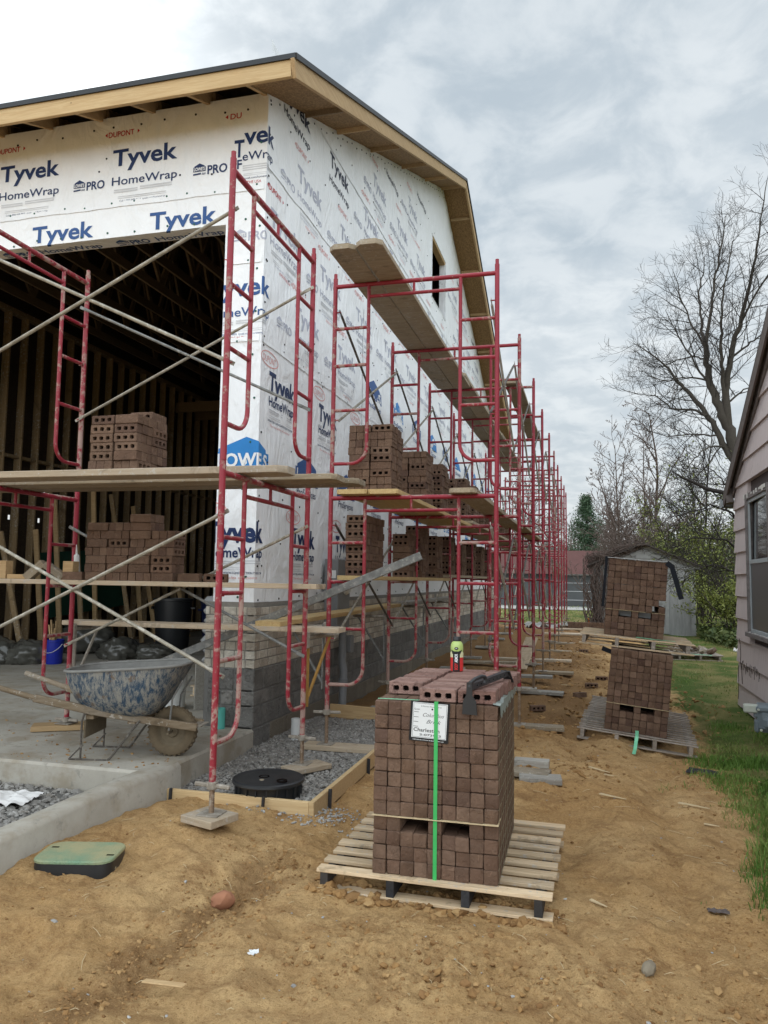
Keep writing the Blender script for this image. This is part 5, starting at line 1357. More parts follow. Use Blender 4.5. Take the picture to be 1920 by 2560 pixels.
# ------------------------------------------------------------------ pallets and strapped packs
def pallet(loc, rot, label, mat, stringer='dark_block', n=9, w=1.235, d=1.19, sw=.088, group='pallets', th=.0188):
    root = empty('pallet', loc, rot, label, 'pallet', group); rs = random.Random(int(loc[1]*100))
    for k in range(n):
        y = sw/2+k*(d-sw)/(n-1)
        m = MB(); m.box((-w/2+rs.uniform(-.012, .012), y-sw/2, .119-th), (w/2+rs.uniform(-.012, .012), y+sw/2, .119), None, .002); m.obj('slat', mat, root)
    for x in (-w/2+.05, -w/6, w/6-.02, w/2-.07):
        m = MB(); m.box((x-.02, .004, .016), (x+.022, d-.004, .1188-th), None, .002); m.obj('stringer', stringer, root)
    for y in (.045, d/2, d-.045):
        m = MB(); m.box((-w/2, y-.045, 0), (w/2, y+.045, .0158), None, .002); m.obj('bottom_board', mat, root)
    return root
CWID, RHT, NC, NR = .0727, .0738, 9, 12
def end_brick_mesh(mat, seed, L=.2):
    rs = random.Random(seed); m = MB(); m.box((-.0354, 0, 0), (.0354, L, .0722), None, rs.uniform(.003, .0055))
    m.v = [(x+rs.uniform(-.0016, .0016), y+rs.uniform(-.002, .002), z+rs.uniform(-.0013, .0013)) for x, y, z in m.v]
    return m.mesh('brick', mat, smooth=40)
ENDM = [end_brick_mesh('brick_brown', 70+i) for i in range(6)]
HOLES = {(3, 2), (3, 3), (3, 5), (3, 6)}
def pack(loc, rot, label, depth=5, gone=(), slip=None, back='core_dark'):
    root = empty('brick_pack', loc, rot, label, 'brick pack', 'strapped brick packs'); rs = random.Random(int(loc[1]*10)); left = MB(); cnt = 0; dl = .212 if depth < 5 else .203
    for r in range(NR):
        for c in range(NC):
            if (r, c) in HOLES or (r, c) in gone: continue
            x = (c-4)*CWID+rs.uniform(-.002, .002)+(.004 if r < 8 and c > 0 else 0)*rs.random(); z = r*RHT+(.003 if r > 3 else 0)
            for k in range(depth):
                y = k*dl+(rs.uniform(-.006, .006) if k == 0 else 0)+(slip or {}).get((r, c), 0)
                if k == 0 and cnt < 100:
                    o = link('brick', rs.choice(ENDM), root, (x, y, z), (0, rs.gauss(0, .006), rs.gauss(0, .009))); cnt += 1
                else:
                    left.tint = rs.random()*.98+.01; left.box((x-.0354, y, z), (x+.0354, y+.2, z+.0722), None, .0035)
    tag(left.obj('brick_rows', 'brick_brown', root, smooth=40), kind='stuff')
    m = MB(); m.beam((-4.5*CWID-.004, .05, 4*RHT+.0012), (4.5*CWID+.004, .05, 4*RHT+.0008), .13, .0035); m.obj('layer_sheet', 'chip_wood', root)
    m = MB(); m.box((-.32, .25, 3*RHT+.002), (.32, .26, 4*RHT-.004)); m.obj('slot_tone_block', back, root)  # added block colours the fork slots, black in place of their shade
    return root

P1 = (-.795, 4.0)
pr1 = pallet((-.815, 3.985, -.052), (0, R(.2), R(-0.6)), 'pale slatted pallet under the strapped brick pack in the foreground', 'pallet_wood', n=9, sw=.074)
pk1 = pack((-.797, 4.03, .068), (0, 0, R(1.0)), 'strapped cube of brown bricks with a white paper label and green strap, nearest the camera')
def pack_dress():
    H = NR*RHT+.004
    m = MB(); m.add([(-.004, -.0085, -.02), (.016, -.0085, -.02), (.016, -.0085, H+.004), (-.004, -.0085, H+.004)], [(0, 1, 2, 3)]); m.add([(-.004, -.0085, H+.004), (.016, -.0085, H+.004), (.016, 1.0, H+.004), (-.004, 1.0, H+.004)], [(0, 1, 2, 3)])
    o = m.obj('strap', 'strap_green', pk1, smooth=0); sm = o.modifiers.new('solid', 'SOLIDIFY'); sm.thickness = .0015
    # stretch film and dull straps down the right side
    m = MB(); rs = random.Random(8); xr = 4.5*CWID+.004
    for k in range(9):
        y = .05+k*.112; w = rs.uniform(.006, .012)
        pts = [(xr-.001+rs.uniform(0, .002), y+rs.uniform(-.006, .006), H-.005-j*H/5) for j in range(6)]
        for a, b in zip(pts, pts[1:]): m.beam(a, b, w, .0015, up=(1, 0, 0))
    for k in range(13):
        z = RHT*k+.0; m.beam((xr-.001, .0, z), (xr-.001, 1.0, z+rs.uniform(-.006, .006)), .0015, .004)
    m.obj('side_strap', 'strap_dull', pk1)
    m = MB(); pts = [(xr-.022, y, H+.004+.006*math.sin(y*31)) for y in np.linspace(0, 1.0, 24)]
    for a, b in zip(pts, pts[1:]):
        w1 = .035+.012*math.sin(a[1]*37); m.add([(a[0]-.01, a[1], a[2]+.004), (b[0]-.01, b[1], b[2]+.004), (xr+.006+.004*math.sin(b[1]*50), b[1], b[2]-.002), (xr+.006+.004*math.sin(a[1]*50), a[1], a[2]-.002),
                (xr+.010, b[1], H-w1-.02), (xr+.010, a[1], H-w1-.02)], [(0, 1, 2, 3), (3, 2, 4, 5)])
    m.obj('edge_film', 'film_grey', pk1)
    m = MB(); m.beam((-4.5*CWID+.01, .03, H+.004), (-.05, .03, H+.006), .012, .0015); m.obj('strap', 'strap_pale', pk1)
    # paper label on a black backing, tucked behind the strap
    lw, lh = .208, .205; x0, z0 = -.1385, H-lh+.008
    m = MB(); m.box((x0, -.0065, z0), (x0+lw, -.0045, z0+lh)); m.v = [(x+(z-z0)*.05, y, z-(x-x0)*.04) for x, y, z in m.v]
    lb = m.obj('label', 'ink', pk1, smooth=0); tag(lb, 'white paper delivery label edged in black')
    fn = lambda off: (lambda u, v: (x0+u+v*.05, -off, z0+v-u*.04))
    m = MB(); m.add([fn(.0068)(u, v) for u, v in ((.012, .018), (lw-.012, .018), (lw-.012, lh-.006), (.012, lh-.006))], [(0, 1, 2, 3)]); m.obj('paper', 'paper', lb, smooth=0)
    m = MB(); g = fn(.0072)
    stamp(m, 'Charleston', .022, .050, .138, .0185, g, 0.012); stamp(m, '2-072922', .055, .030, .115, .0095, g, 0.02)
    stamp(m, 'Columbus', .068, .128, .112, .0195, g, -0.006, .42); stamp(m, 'Brick', .088, .094, .078, .0195, g, -0.006, .42)
    stamp(m, 'A Genuine Papercut Brick', .055, .178, .11, .006, g); stamp(m, 'Queen', .020, .160, .030, .0085, g, .004)
    for z in (.148, .122, .098, .074): m.add([g(u, v) for u, v in ((.02, z), (.045, z), (.045, z+.0022), (.02, z+.0022))], [(0, 1, 2, 3)])
    for a in ((.016, .021, lw-.016, .0225), (.016, lh-.011, lw-.016, lh-.0095)): m.add([g(a[0], a[1]), g(a[2], a[1]), g(a[2], a[3]), g(a[0], a[3])], [(0, 1, 2, 3)])
    for a in (.016, lw-.0175): m.add([g(a, .021), g(a+.0015, .021), g(a+.0015, lh-.0095), g(a, lh-.0095)], [(0, 1, 2, 3)])
    c = [(.116+.005*math.cos(t), .168+.005*math.sin(t)) for t in np.linspace(0, 6.283, 12, endpoint=False)]; m.add([g(*p) for p in c], [tuple(range(12))])
    m.obj('lettering', 'ink', lb, smooth=0)
    m = MB(); stamp(m, 'THESE BRICKS SHOULD BE MIXED WHEN LAID', .02, .005, .165, .005, fn(.0070), .01); m.obj('lettering', 'paper', lb, smooth=0)
pack_dress()
ZT = .068+NR*RHT+.006
for (x, y0, n, sk) in ((-1.003, 4.25, 10, .0), (-.792, 4.045, 13, .0), (-.588, 4.055, 13, .0)):
    for k in range(n):
        brick_at(x+rng.uniform(-.008, .008)+k*.012*0.3, y0+.037+k*.0735, ZT, 'S', rng.gauss(0, .015)+.015, 'pinkish cored brick of the loose top layer on the foreground brick pack', 'loose bricks topping the foreground pack', BMR)

# leaning tower of two packs further along the track
TA = R(5.6)
def P2(x, y, z): 
    M = Matrix.Translation((.44, 8.88, -.17)) @ Matrix.Rotation(R(-3.0), 4, 'Z') @ Matrix.Rotation(TA, 4, 'Y'); return M @ Vector((x, y, z))
pallet(P2(0, 0, 0), (0, TA, R(-3.0)), 'weathered grey pallet under the leaning brick tower beside the grass', 'pallet_grey', 'pallet_grey', 10, 1.24, 1.25, .052, th=.011)
pallet(P2(.02, 1.30, .0), (0, TA, R(-3.0)), 'grey slatted pallet tucked in behind the leaning brick tower', 'pallet_grey', 'pallet_grey', 10, 1.22, 1.25, .052, th=.011)
pack(P2(-.02, .16, .121), (0, TA, R(-2.0)), 'lower brown brick pack of the leaning tower, two dark fork slots near its base', 4)
TB = R(4.6)
zt2 = .121+NR*RHT+.012
p3o = P2(-.09, .32, zt2)
M3 = Matrix.Translation(p3o) @ Matrix.Rotation(R(-2.0), 4, 'Z') @ Matrix.Rotation(TB, 4, 'Y')
pallet(p3o, (0, TB, R(-2.0)), 'brown pallet balanced on top of the lower brick pack of the leaning tower', 'pallet_wood', 'pallet_grey', 9, 1.24, 1.2, .058, th=.012)
pk3 = pack(M3 @ Vector((-.03, .22, .121)), (0, TB, R(-1.0)), 'top brick pack of the leaning tower, a few bricks missing and black straps hanging', 4, gone={(4, 7), (5, 8)}, slip={(5, 6): -.03, (4, 6): -.035, (3, 7): -.02, (4, 8): -.02}, back='paper')  # pale slot block stands in for brightness seen through the slots
def tower_dress():
    H = NR*RHT
    m = MB(); m.beam((-4.5*CWID-.02, .03, H+.01), (4.5*CWID+.01, .03, H+.012), .10, .004); m.obj('top_sheet', 'paper', pk3)
    m = MB(); m.beam((-4.5*CWID-.03, .04, H+.02), (-4.5*CWID-.035, .05, H*.36), .03, .075, up=(0, 1, 0)); m.obj('corner_guard', 'tape_navy', pk3)
    m = MB(); x = 4.5*CWID; m.beam((x-.02, -.02, H+.0), (x+.05, -.03, H-.05), .04, .06, up=(0, 0, 1)); m.beam((x+.03, -.04, H-.02), (x+.16, -.06, H-.40), .055, .008, up=(0, 1, 0)); m.obj('hanging_strap', 'tape_navy', pk3)
tower_dress()
def strip(pts, w, name, mat, label, cat, th=.0025, up=(0, 0, 1)):
    m = MB(); 
    for a, b in zip(pts, pts[1:]): m.beam(a, b, w, th, up=up, ext=.001)
    c = sum((Vector(p) for p in pts), Vector())/len(pts); m.v = [tuple(Vector(v)-c) for v in m.v]
    return tag(m.obj(name, mat, None, c), label, cat)
e = [P2(-.0, .13, .16), P2(.0, -.03, .128), P2(-.005, -.10, .08), P2(-.01, -.22, .03), (P2(-.02, -.42, 0).x, P2(-.02, -.42, 0).y, gz1(.4, 8.4)+.01)]
strip(e, .035, 'strap_tail', 'strap_pale', 'pale green strap tail hanging over the weathered pallet edge onto the soil', 'strap', up=(0, -.5, .8))
q = [M3 @ Vector(v) for v in ((-.0, .16, .128), (.2, .13, .126), (.42, .22, .124))]
strip(q, .05, 'strap_tail', 'strap_pale', 'green strap lying across the upper pallet of the leaning tower', 'strap')
m = MB(); c = M3 @ Vector((-.36, .02, -.03)); d = Vector((.26, .02, -.10)); m.beam((0, 0, 0), d, .05, .05, up=(0, 0, 1)); tag(m.obj('plastic_guard', 'tape_navy', None, c), 'dark blue plastic corner guard poking out between the two packs of the tower', 'plastic guard')
print('individual bricks', n_bricks)

# ------------------------------------------------------------------ wheelbarrow (x forward to the wheel, origin on the slab under the axle)
def wheelbarrow():
    root = empty('wheelbarrow', (-3.09, 5.36, .24), (0, 0, R(13)), 'mortar splashed blue wheelbarrow with wooden handles on the concrete slab', 'wheelbarrow')
    wr = .185
    m = MB(); Mx = Matrix.Translation((0, 0, wr)) @ Matrix.Rotation(R(90), 4, 'X')
    prof = [(.105, -.03), (.125, -.044), (.150, -.047), (.172, -.038), (.183, -.02), (.186, 0), (.183, .02), (.172, .038), (.150, .047), (.125, .044), (.105, .03)]
    m.lathe(prof, 36, Mx, False)
    for k in range(30):
        a = k*2*math.pi/30
        for sg in (-1, 1):
            Mb = Mx @ Matrix.Rotation(a+sg*.05, 4, 'Z') @ Matrix.Translation((.1785, 0, sg*.018)); m.box((-.007, -.009, -.014), (.008, .009, .014), Mb, .003)
    wheel = m.obj('wheel', 'tyre_mud', root)
    m = MB(); m.lathe([(.0, -.022), (.04, -.024), (.05, -.012), (.09, -.014), (.108, -.034), (.110, .034), (.09, .014), (.05, .012), (.04, .024), (0, .022)], 30, Mx, False); m.tube([(0, -.13, wr), (0, .13, wr)], .009, 8); m.obj('rim', 'rim_mud', wheel)
    # two ash handles running back from the axle
    for s in (-1, 1):
        m = MB(); pts = [(.20, s*.085, wr+.045), (-.15, s*.125, wr+.095), (-.55, s*.20, wr+.17), (-.95, s*.27, wr+.265), (-1.32, s*.31, wr+.37)]
        for a, b in zip(pts[:3], pts[1:4]): m.beam(a, b, .040, .056, bev=.006, ext=.008)
        m.tube([pts[3], tuple((Vector(pts[3])+Vector(pts[4]))/2), pts[4]], [.022, .0195, .021], 10)
        m.obj('handle', 'barrow_wood', root)
    # tray: loft of rounded rectangles, mouth tipped up towards the wheel
    def ring(cx, cz, lx0, lx1, hw0, hw1, z0, z1, n=40):
        pts = []
        for k in range(n):
            a = 2*math.pi*k/n; ca, sa = math.cos(a), math.sin(a)
            ux = math.copysign(abs(ca)**.55, ca); uy = math.copysign(abs(sa)**.55, sa)
            x = cx+(lx1 if ux > 0 else lx0)*abs(ux)*(1 if ux > 0 else -1); t = (x-(cx-lx0))/(lx0+lx1)
            pts.append((x, uy*(hw0*(1-t)+hw1*t), z0*(1-t)+z1*t))
        return pts
    rings = [ring(-.40, 0, .24, .27, .15, .17, .325, .305), ring(-.41, 0, .30, .36, .20, .22, .36, .335), ring(-.40, 0, .38, .43, .27, .28, .44, .425), ring(-.39, 0, .45, .52, .31, .30, .55, .575), ring(-.385, 0, .485, .60, .325, .31, .64, .70)]
    rings = [[((x+.40)*.84-.395, y, z) for x, y, z in r] for r in rings]
    m = MB(); n = 40; vs = [p for r in rings for p in r]
    fs = [(i*n+k, i*n+(k+1) % n, (i+1)*n+(k+1) % n, (i+1)*n+k) for i in range(len(rings)-1) for k in range(n)]+[tuple(range(n-1, -1, -1))]
    m.add(vs, fs); tray = m.obj('tray', 'barrow_blue', root, smooth=60, recalc=False)
    m = MB(); top = rings[-1]; m.tube(top+[top[0]], .011, 8, False); m.obj('rolled_rim', 'barrow_mortar', tray)
    c = Vector((-.37, 0, .5)); ins = [[tuple(Vector(p)+(Vector((c.x, 0, p[2]))-Vector(p)).normalized()*.008+Vector((0, 0, .006 if i == 0 else 0))) for p in r] for i, r in enumerate(rings)]
    m = MB(); vs = [p for r in ins for p in r]; fs = [tuple(reversed(f)) for f in fs]; m.add(vs, fs); m.obj('lining', 'barrow_mortar', tray, smooth=60, recalc=False)
    # legs: bent strap each side with braces
    for s in (-1, 1):
        m = MB(); y = s*.215
        m.tube([(-.56, y, .35), (-.60, y, .33), (-.615, y, .28), (-.615, y, .012), (-.60, y, .004), (-.42, y*.97, .004), (-.40, y*.95, .012), (-.20, y*.80, .285)], .0085, 7)
        m.tube([(-.70, y, .008), (-.60, y, .11)], .006, 6); m.tube([(-.70, y, .008), (-.42, y, .004)], .0075, 6)
        m.obj('leg', 'brace_dark', root)
    m = MB(); m.beam((-.60, -.2, .22), (-.60, .2, .22), .014, .13, bev=.003); m.obj('cross_plate', 'rim_mud', root)
    for s in (-1, 1):
        m = MB(); m.tube([(.0, s*.10, wr+.02), (.02, s*.11, .44), (.10, s*.12, .58)], .0075, 6); m.obj('tray_stay', 'steel_grey', root)
    m = MB(); m.beam((.19, -.10, wr+.05), (.19, .10, wr+.05), .045, .022, bev=.004); m.beam((.215, -.09, wr+.05), (.26, .0, wr+.07), .03, .006); m.beam((.215, .09, wr+.05), (.26, .0, wr+.07), .03, .006); m.obj('nose_guard', 'mortar_metal', root)
    m = MB(); m.box((-.30, -.15, .255), (-.24, .15, .30), None, .004); m.box((-.60, -.19, .29), (-.54, .19, .325), None, .004); m.obj('riser', 'barrow_wood', root)
wheelbarrow()

# ------------------------------------------------------------------ tank lid, valve box, form boards, pipes
def tank_lid():
    root = empty('tank_lid', (-2.235, 5.22, .035), (0, 0, R(20)), 'round black plastic tank lid with ribbed riser standing in the gravel bed', 'tank lid')
    m = MB(); m.lathe([(.232, -.06), (.222, .0), (.226, .10), (.240, .125)], 48, None, False)
    for k in range(20): 
        Mk = Matrix.Rotation(k*2*math.pi/20, 4, 'Z'); m.box((.222, -.004, -.05), (.238, .004, .115), Mk)
    m.obj('riser', 'black_plastic', root)
    m = MB(); m.lathe([(.252, .118), (.257, .126), (.255, .142), (.244, .149), (.228, .144), (.18, .148), (.10, .155), (.0, .157)], 56, None, False); lid = m.obj('lid', 'black_plastic', root)
    for x, y in ((-.03, -.02), (.10, -.13)):
        m = MB(); Mt = Matrix.Translation((x, y, .150)); m.lathe([(.036, -.004), (.038, .009), (.030, .010), (.026, .0), (.0, -.001)], 20, Mt, False); m.obj('plug', 'core_dark', lid)
    m = MB(); m.lathe([(.018, .0), (.016, .004), (0, .005)], 10, Matrix.Translation((-.04, -.10, .153))); m.obj('mud_spot', 'stone_grey', lid)
tank_lid()
def rrect(w, d, r, n=6):
    out = []
    for cx, cy, a0 in ((w/2-r, d/2-r, 0), (-w/2+r, d/2-r, 90), (-w/2+r, -d/2+r, 180), (w/2-r, -d/2+r, 270)):
        for k in range(n+1): a = R(a0+90*k/n); out.append((cx+r*math.cos(a), cy+r*math.sin(a)))
    return out
def valve_box():
    root = empty('valve_box', (-2.72, 3.79, -.028), (R(-1), 0, R(15)), 'rectangular irrigation box with green muddy lid sunk in the soil', 'valve box')
    a = rrect(.435, .335, .08); b = rrect(.42, .32, .077); m = MB(); n = len(a)
    m.add([(*p, -.06) for p in a]+[(*p, .10) for p in b], [tuple(range(n, 2*n))]+[(i, (i+1) % n, n+(i+1) % n, n+i) for i in range(n)]); m.obj('body', 'black_plastic', root)
    c = rrect(.428, .327, .08); d = rrect(.418, .317, .075); m = MB()
    m.add([(*p, .098) for p in c]+[(*p, .108) for p in c]+[(*p, .114) for p in d], [(i, (i+1) % n, n+(i+1) % n, n+i) for i in range(n)]+[(n+i, n+(i+1) % n, 2*n+(i+1) % n, 2*n+i) for i in range(n)]+[tuple(range(2*n, 3*n))])
    lid = m.obj('lid', 'valve_lid', root)
    for x, y in ((-.165, .06), (.18, -.055)):
        m = MB(); m.box((x-.02, y-.008, .1142), (x+.02, y+.008, .1158), None, .001); m.obj('finger_slot', 'core_dark', lid)  # near-black bar on the lid paints the shade of a slot
valve_box()
def board(a, b, w, h, name, label, cat, mat='lumber_fresh', group=None, bev=.003, up=(0, 0, 1)):
    a = Vector(a); b = Vector(b); c = (a+b)/2; m = MB(); m.beam(a-c, b-c, w, h, up=up, bev=bev); return tag(m.obj(name, mat, None, c), label, cat, group)
board((-2.945, 4.985, .045), (-1.842, 5.005, .040), .036, .125, 'form_board', 'fresh form board along the near edge of the gravel bed, behind the nearest scaffold foot', 'form board', group='gravel bed form boards')
board((-1.822, 4.985, .045), (-1.835, 8.12, .085), .036, .125, 'form_board', 'fresh form board along the right edge of the gravel bed toward the brick pack', 'form board', group='gravel bed form boards')
board((-2.80, 8.20, .15), (-1.60, 8.16, .12), .036, .14, 'form_board', 'brown form board closing the far end of the gravel bed by the grey conduit', 'form board', 'lumber', group='gravel bed form boards')
for i, (x, y, ry) in enumerate(((-2.16, 4.955, 0), (-2.86, 4.955, 0), (-1.792, 5.28, 90), (-1.792, 6.25, 90))):
    m = MB(); m.box((-.008, -.012, -.12), (.008, .012, .10), None, .002); 
    tag(m.obj('form_stake', 'dark_block', None, (x, y, .02), (0, R(3), R(ry))), ('dark steel stake against the near form board in the middle', 'dark steel stake at the left end of the near form board', 'dark steel stake outside the right form board near its corner', 'dark steel stake outside the right form board farther back')[i], 'stake', 'form board stakes')
def pipe(loc, r, h, mat, label, wall=.006, rot=(0, 0, 0)):
    m = MB(); m.lathe([(r, 0), (r, h), (r-wall, h), (r-wall, .02)], 24, None, False); return tag(m.obj('pipe_stub', mat, None, loc, rot), label, 'pipe')
pipe((-3.235, 6.43, .235), .042, .185, 'teal_plastic', 'short teal plastic pipe stub standing on the slab by the brick pier')
pipe((-2.74, 7.02, .02), .045, .24, 'white_plastic', 'white plastic pipe stub rising from the gravel beside the block wall')
def electric_box():
    root = empty('meter_cabinet', (-2.91, 8.62, 0), (0, 0, 0), 'grey electric cabinet with round meter socket on the side wall with conduit below', 'electric cabinet')
    m = MB(); m.box((-.05, -.26, 1.02), (.115, .20, 1.82), None, .008); m.obj('cabinet', 'grey_plastic', root)
    m = MB(); m.lathe([(.085, 0), (.085, .03), (.07, .05), (0, .05)], 24, Matrix.Translation((.115, .02, 1.50)) @ Matrix.Rotation(R(90), 4, 'Y')); m.lathe([(.09, -.002), (.095, .012), (.086, .02)], 24, Matrix.Translation((.115, .02, 1.50)) @ Matrix.Rotation(R(90), 4, 'Y'), False); m.obj('meter_socket', 'white_plastic', root)
    m = MB(); m.box((.0, -.2625, 1.60), (.09, -.2605, 1.69)); m.obj('notice', 'paper', root)
    m = MB(); m.tube([(.06, .12, 1.02), (.06, .12, .62), (.10, .06, .52), (.10, .02, .0)], .045, 14); m.tube([(.10, .045, .44), (.10, .04, .36)], .055, 14); m.obj('conduit', 'grey_plastic', root)
    m = MB(); m.box((.02, .20, .72), (.14, .32, .92), None, .008); m.obj('junction_box', 'grey_plastic', root)
electric_box()

# stone step and trodden slab beyond the first bay
m = MB(); m.box((-.55, -.75, -.08), (.55, .75, .0), None, .015); tag(m.obj('stepping_slab', 'concrete', None, (-1.62, 9.55, .11), (0, 0, R(4))), 'flat concrete slab on the soil inside the side scaffold', 'slab')
for i, (x, y, l, rz, z, mt, lb) in enumerate(((-1.5, 11.0, 1.5, .1, .09, 'plank_grey', 'grey board lying on the soil across the second side bay'), (-1.7, 11.5, 1.2, -.15, .10, 'plank_pale', 'pale board lying on the soil inside the third bay'), (-1.4, 12.3, 1.6, .05, .12, 'plank_grey', 'long grey board lying across the fourth bay'), (-1.6, 13.9, 1.3, .2, .15, 'plank', 'brown board on the soil far inside the scaffold'), (-1.2, 14.6, 1.1, -.1, .15, 'plank_pale', 'pale short board on the soil far inside the scaffold'))):
    board((x-l/2*math.cos(rz), y-l/2*math.sin(rz), z), (x+l/2*math.cos(rz), y+l/2*math.sin(rz), z+.01), .19, .04, 'loose_board', lb, 'board', mt, 'boards lying inside the side scaffold')
board((-1.18, 13.3, .12), (-1.02, 13.75, .62), .22, .03, 'loose_board', 'pale board propped at a slope between the outer legs of the side scaffold', 'board', 'plank_pale')

# ------------------------------------------------------------------ things on top of the foreground pack
ZB = ZT+BW+.002
def bottle():
    root = empty('drink_bottle', (-.826, 4.86, ZB), (0, 0, R(5)), 'red and black sports drink bottle with lime shoulder standing on the brick pack', 'bottle')
    k = .95; kr = 1.17
    m = MB(); m.lathe([(r*kr, z*k) for r, z in [(.0, .0), (.030, .0), (.034, .004), (.0345, .06), (.034, .085), (.035, .092)]], 32, None, False); m.obj('body', 'label_red', root)
    m = MB(); m.lathe([(r*kr, z*k) for r, z in [(.035, .092), (.0352, .118), (.033, .128)]], 32, None, False); m.obj('band', 'label_cream', root)
    m = MB(); m.lathe([(r*kr, z*k) for r, z in [(.033, .128), (.0345, .150), (.033, .170), (.0285, .186), (.0215, .194), (.0205, .197)]], 32, None, False); m.obj('shoulder', 'label_lime', root)
    m = MB(); m.lathe([(.0205*kr, .196*k), (.0225*kr, .199*k), (.0225*kr, .222*k), (.021*kr, .2255*k), (0, .2255*k)], 28)
    m.obj('cap', 'black_plastic', root)
    rf = lambda z: .0354*kr if z < .128*k else .0346*kr
    cyl = lambda off: (lambda u, v: (math.sin(u)*(rf(v)+off), -math.cos(u)*(rf(v)+off), v))
    m = MB(); 
    for poly in ([(-.38, .002), (.38, .002), (.38, .11), (.70, .125), (.95, .14), (.35, .132), (-.35, .132), (-.95, .14), (-.70, .125), (-.38, .11)],):
        q = [(a*k, b*k) for a, b in poly]; g = cyl(.0008); us = np.linspace(-.95, .95, 20)
        for u0, u1 in zip(us, us[1:]):
            um = (u0+u1)/2; lo = .002 if abs(um) < .55 else (.11+.03*(abs(um)-.55)/.40); hi = .132+.010*max(0, (abs(um)-.35)/.6)
            if hi > lo: m.add([g(u0, lo*k), g(u1, lo*k), g(u1, hi*k), g(u0, hi*k)], [(0, 1, 2, 3)])
    em = m.obj('label_panel', 'black_rubber', root, smooth=40)
    m = MB(); g = cyl(.0016); c = [(.30*math.cos(t), .151*k+.0085*math.sin(t)) for t in np.linspace(0, 6.283, 20, endpoint=False)]; m.add([g(*p) for p in c], [tuple(range(20))]); m.obj('emblem', 'black_rubber', em, smooth=0)
    m = MB(); g = cyl(.0022); m.add([g(a, b*k) for a, b in ((-.17, .1512), (-.06, .1495), (.17, .1512), (.08, .1535), (0, .1545), (-.08, .1535))], [tuple(range(6))]); m.obj('emblem', 'print_white', em, smooth=0)
    for word, v0, v1, mt in (('BODY', .012, .056, 'label_red'), ('ARMOR', .060, .116, 'print_white')):
        m = MB(); v, f = text2d(word, .035); x0 = min(p[0] for p in v); x1 = max(p[0] for p in v); g = cyl(.0018)
        m.add([g(.20-.44*(p[1]/.7), (v0+(v1-v0)*(p[0]-x0)/(x1-x0))*k) for p in v], f); m.obj('lettering', mt, em, smooth=0)
bottle()
def tongs():
    root = empty('brick_tongs', (-.612, 4.02, ZB), (0, 0, R(-10)), 'black steel brick carrying tongs lying across the top of the foreground pack', 'brick tongs')
    m = MB(); m.add([(-.038, -.010, -.118), (.042, -.010, -.118), (.036, -.010, -.05), (.016, -.012, -.02), (.014, -.012, .045), (-.014, -.012, .045), (-.016, -.012, -.02), (-.034, -.010, -.05)], [tuple(range(8))])
    m.v = m.v+[(x, y-.006, z) for x, y, z in m.v]; n = 8; m.f.append(tuple(range(2*n-1, n-1, -1))); m.f += [(i, (i+1) % n, n+(i+1) % n, n+i) for i in range(n)]; m.m += [0]*9; m.t += [0]*9
    m.obj('front_jaw', 'black_plastic', root)
    m = MB()
    for s in (-1, 1): m.beam((s*.013, -.01, .02), (s*.013+.03, .54, .035), .004, .030, bev=.001)
    m.beam((0, -.01, .034), (.03, .54, .049), .030, .004)
    for k in range(8): y = .06+.06*k; m.tube([(-.018+.003*k, y, .024+.0015*k), (.024+.003*k, y, .024+.0015*k)], .005, 8)
    m.obj('channel_bar', 'black_plastic', root)
    m = MB(); m.beam((.03, .54, .05), (.034, .61, -.02), .055, .006); m.add([(.03, .52, .05), (.03, .54, .06), (.06, .54, .01)], [(0, 1, 2)]); m.obj('rear_jaw', 'black_plastic', root)
    m = MB(); m.tube([(0, -.012, .02), (.002, -.006, .042), (.014, .035, .058), (.034, .085, .068), (.044, .105, .064), (.047, .112, .050), (.044, .108, .03)], .0105, 10); m.obj('grip', 'black_plastic', root)
tongs()

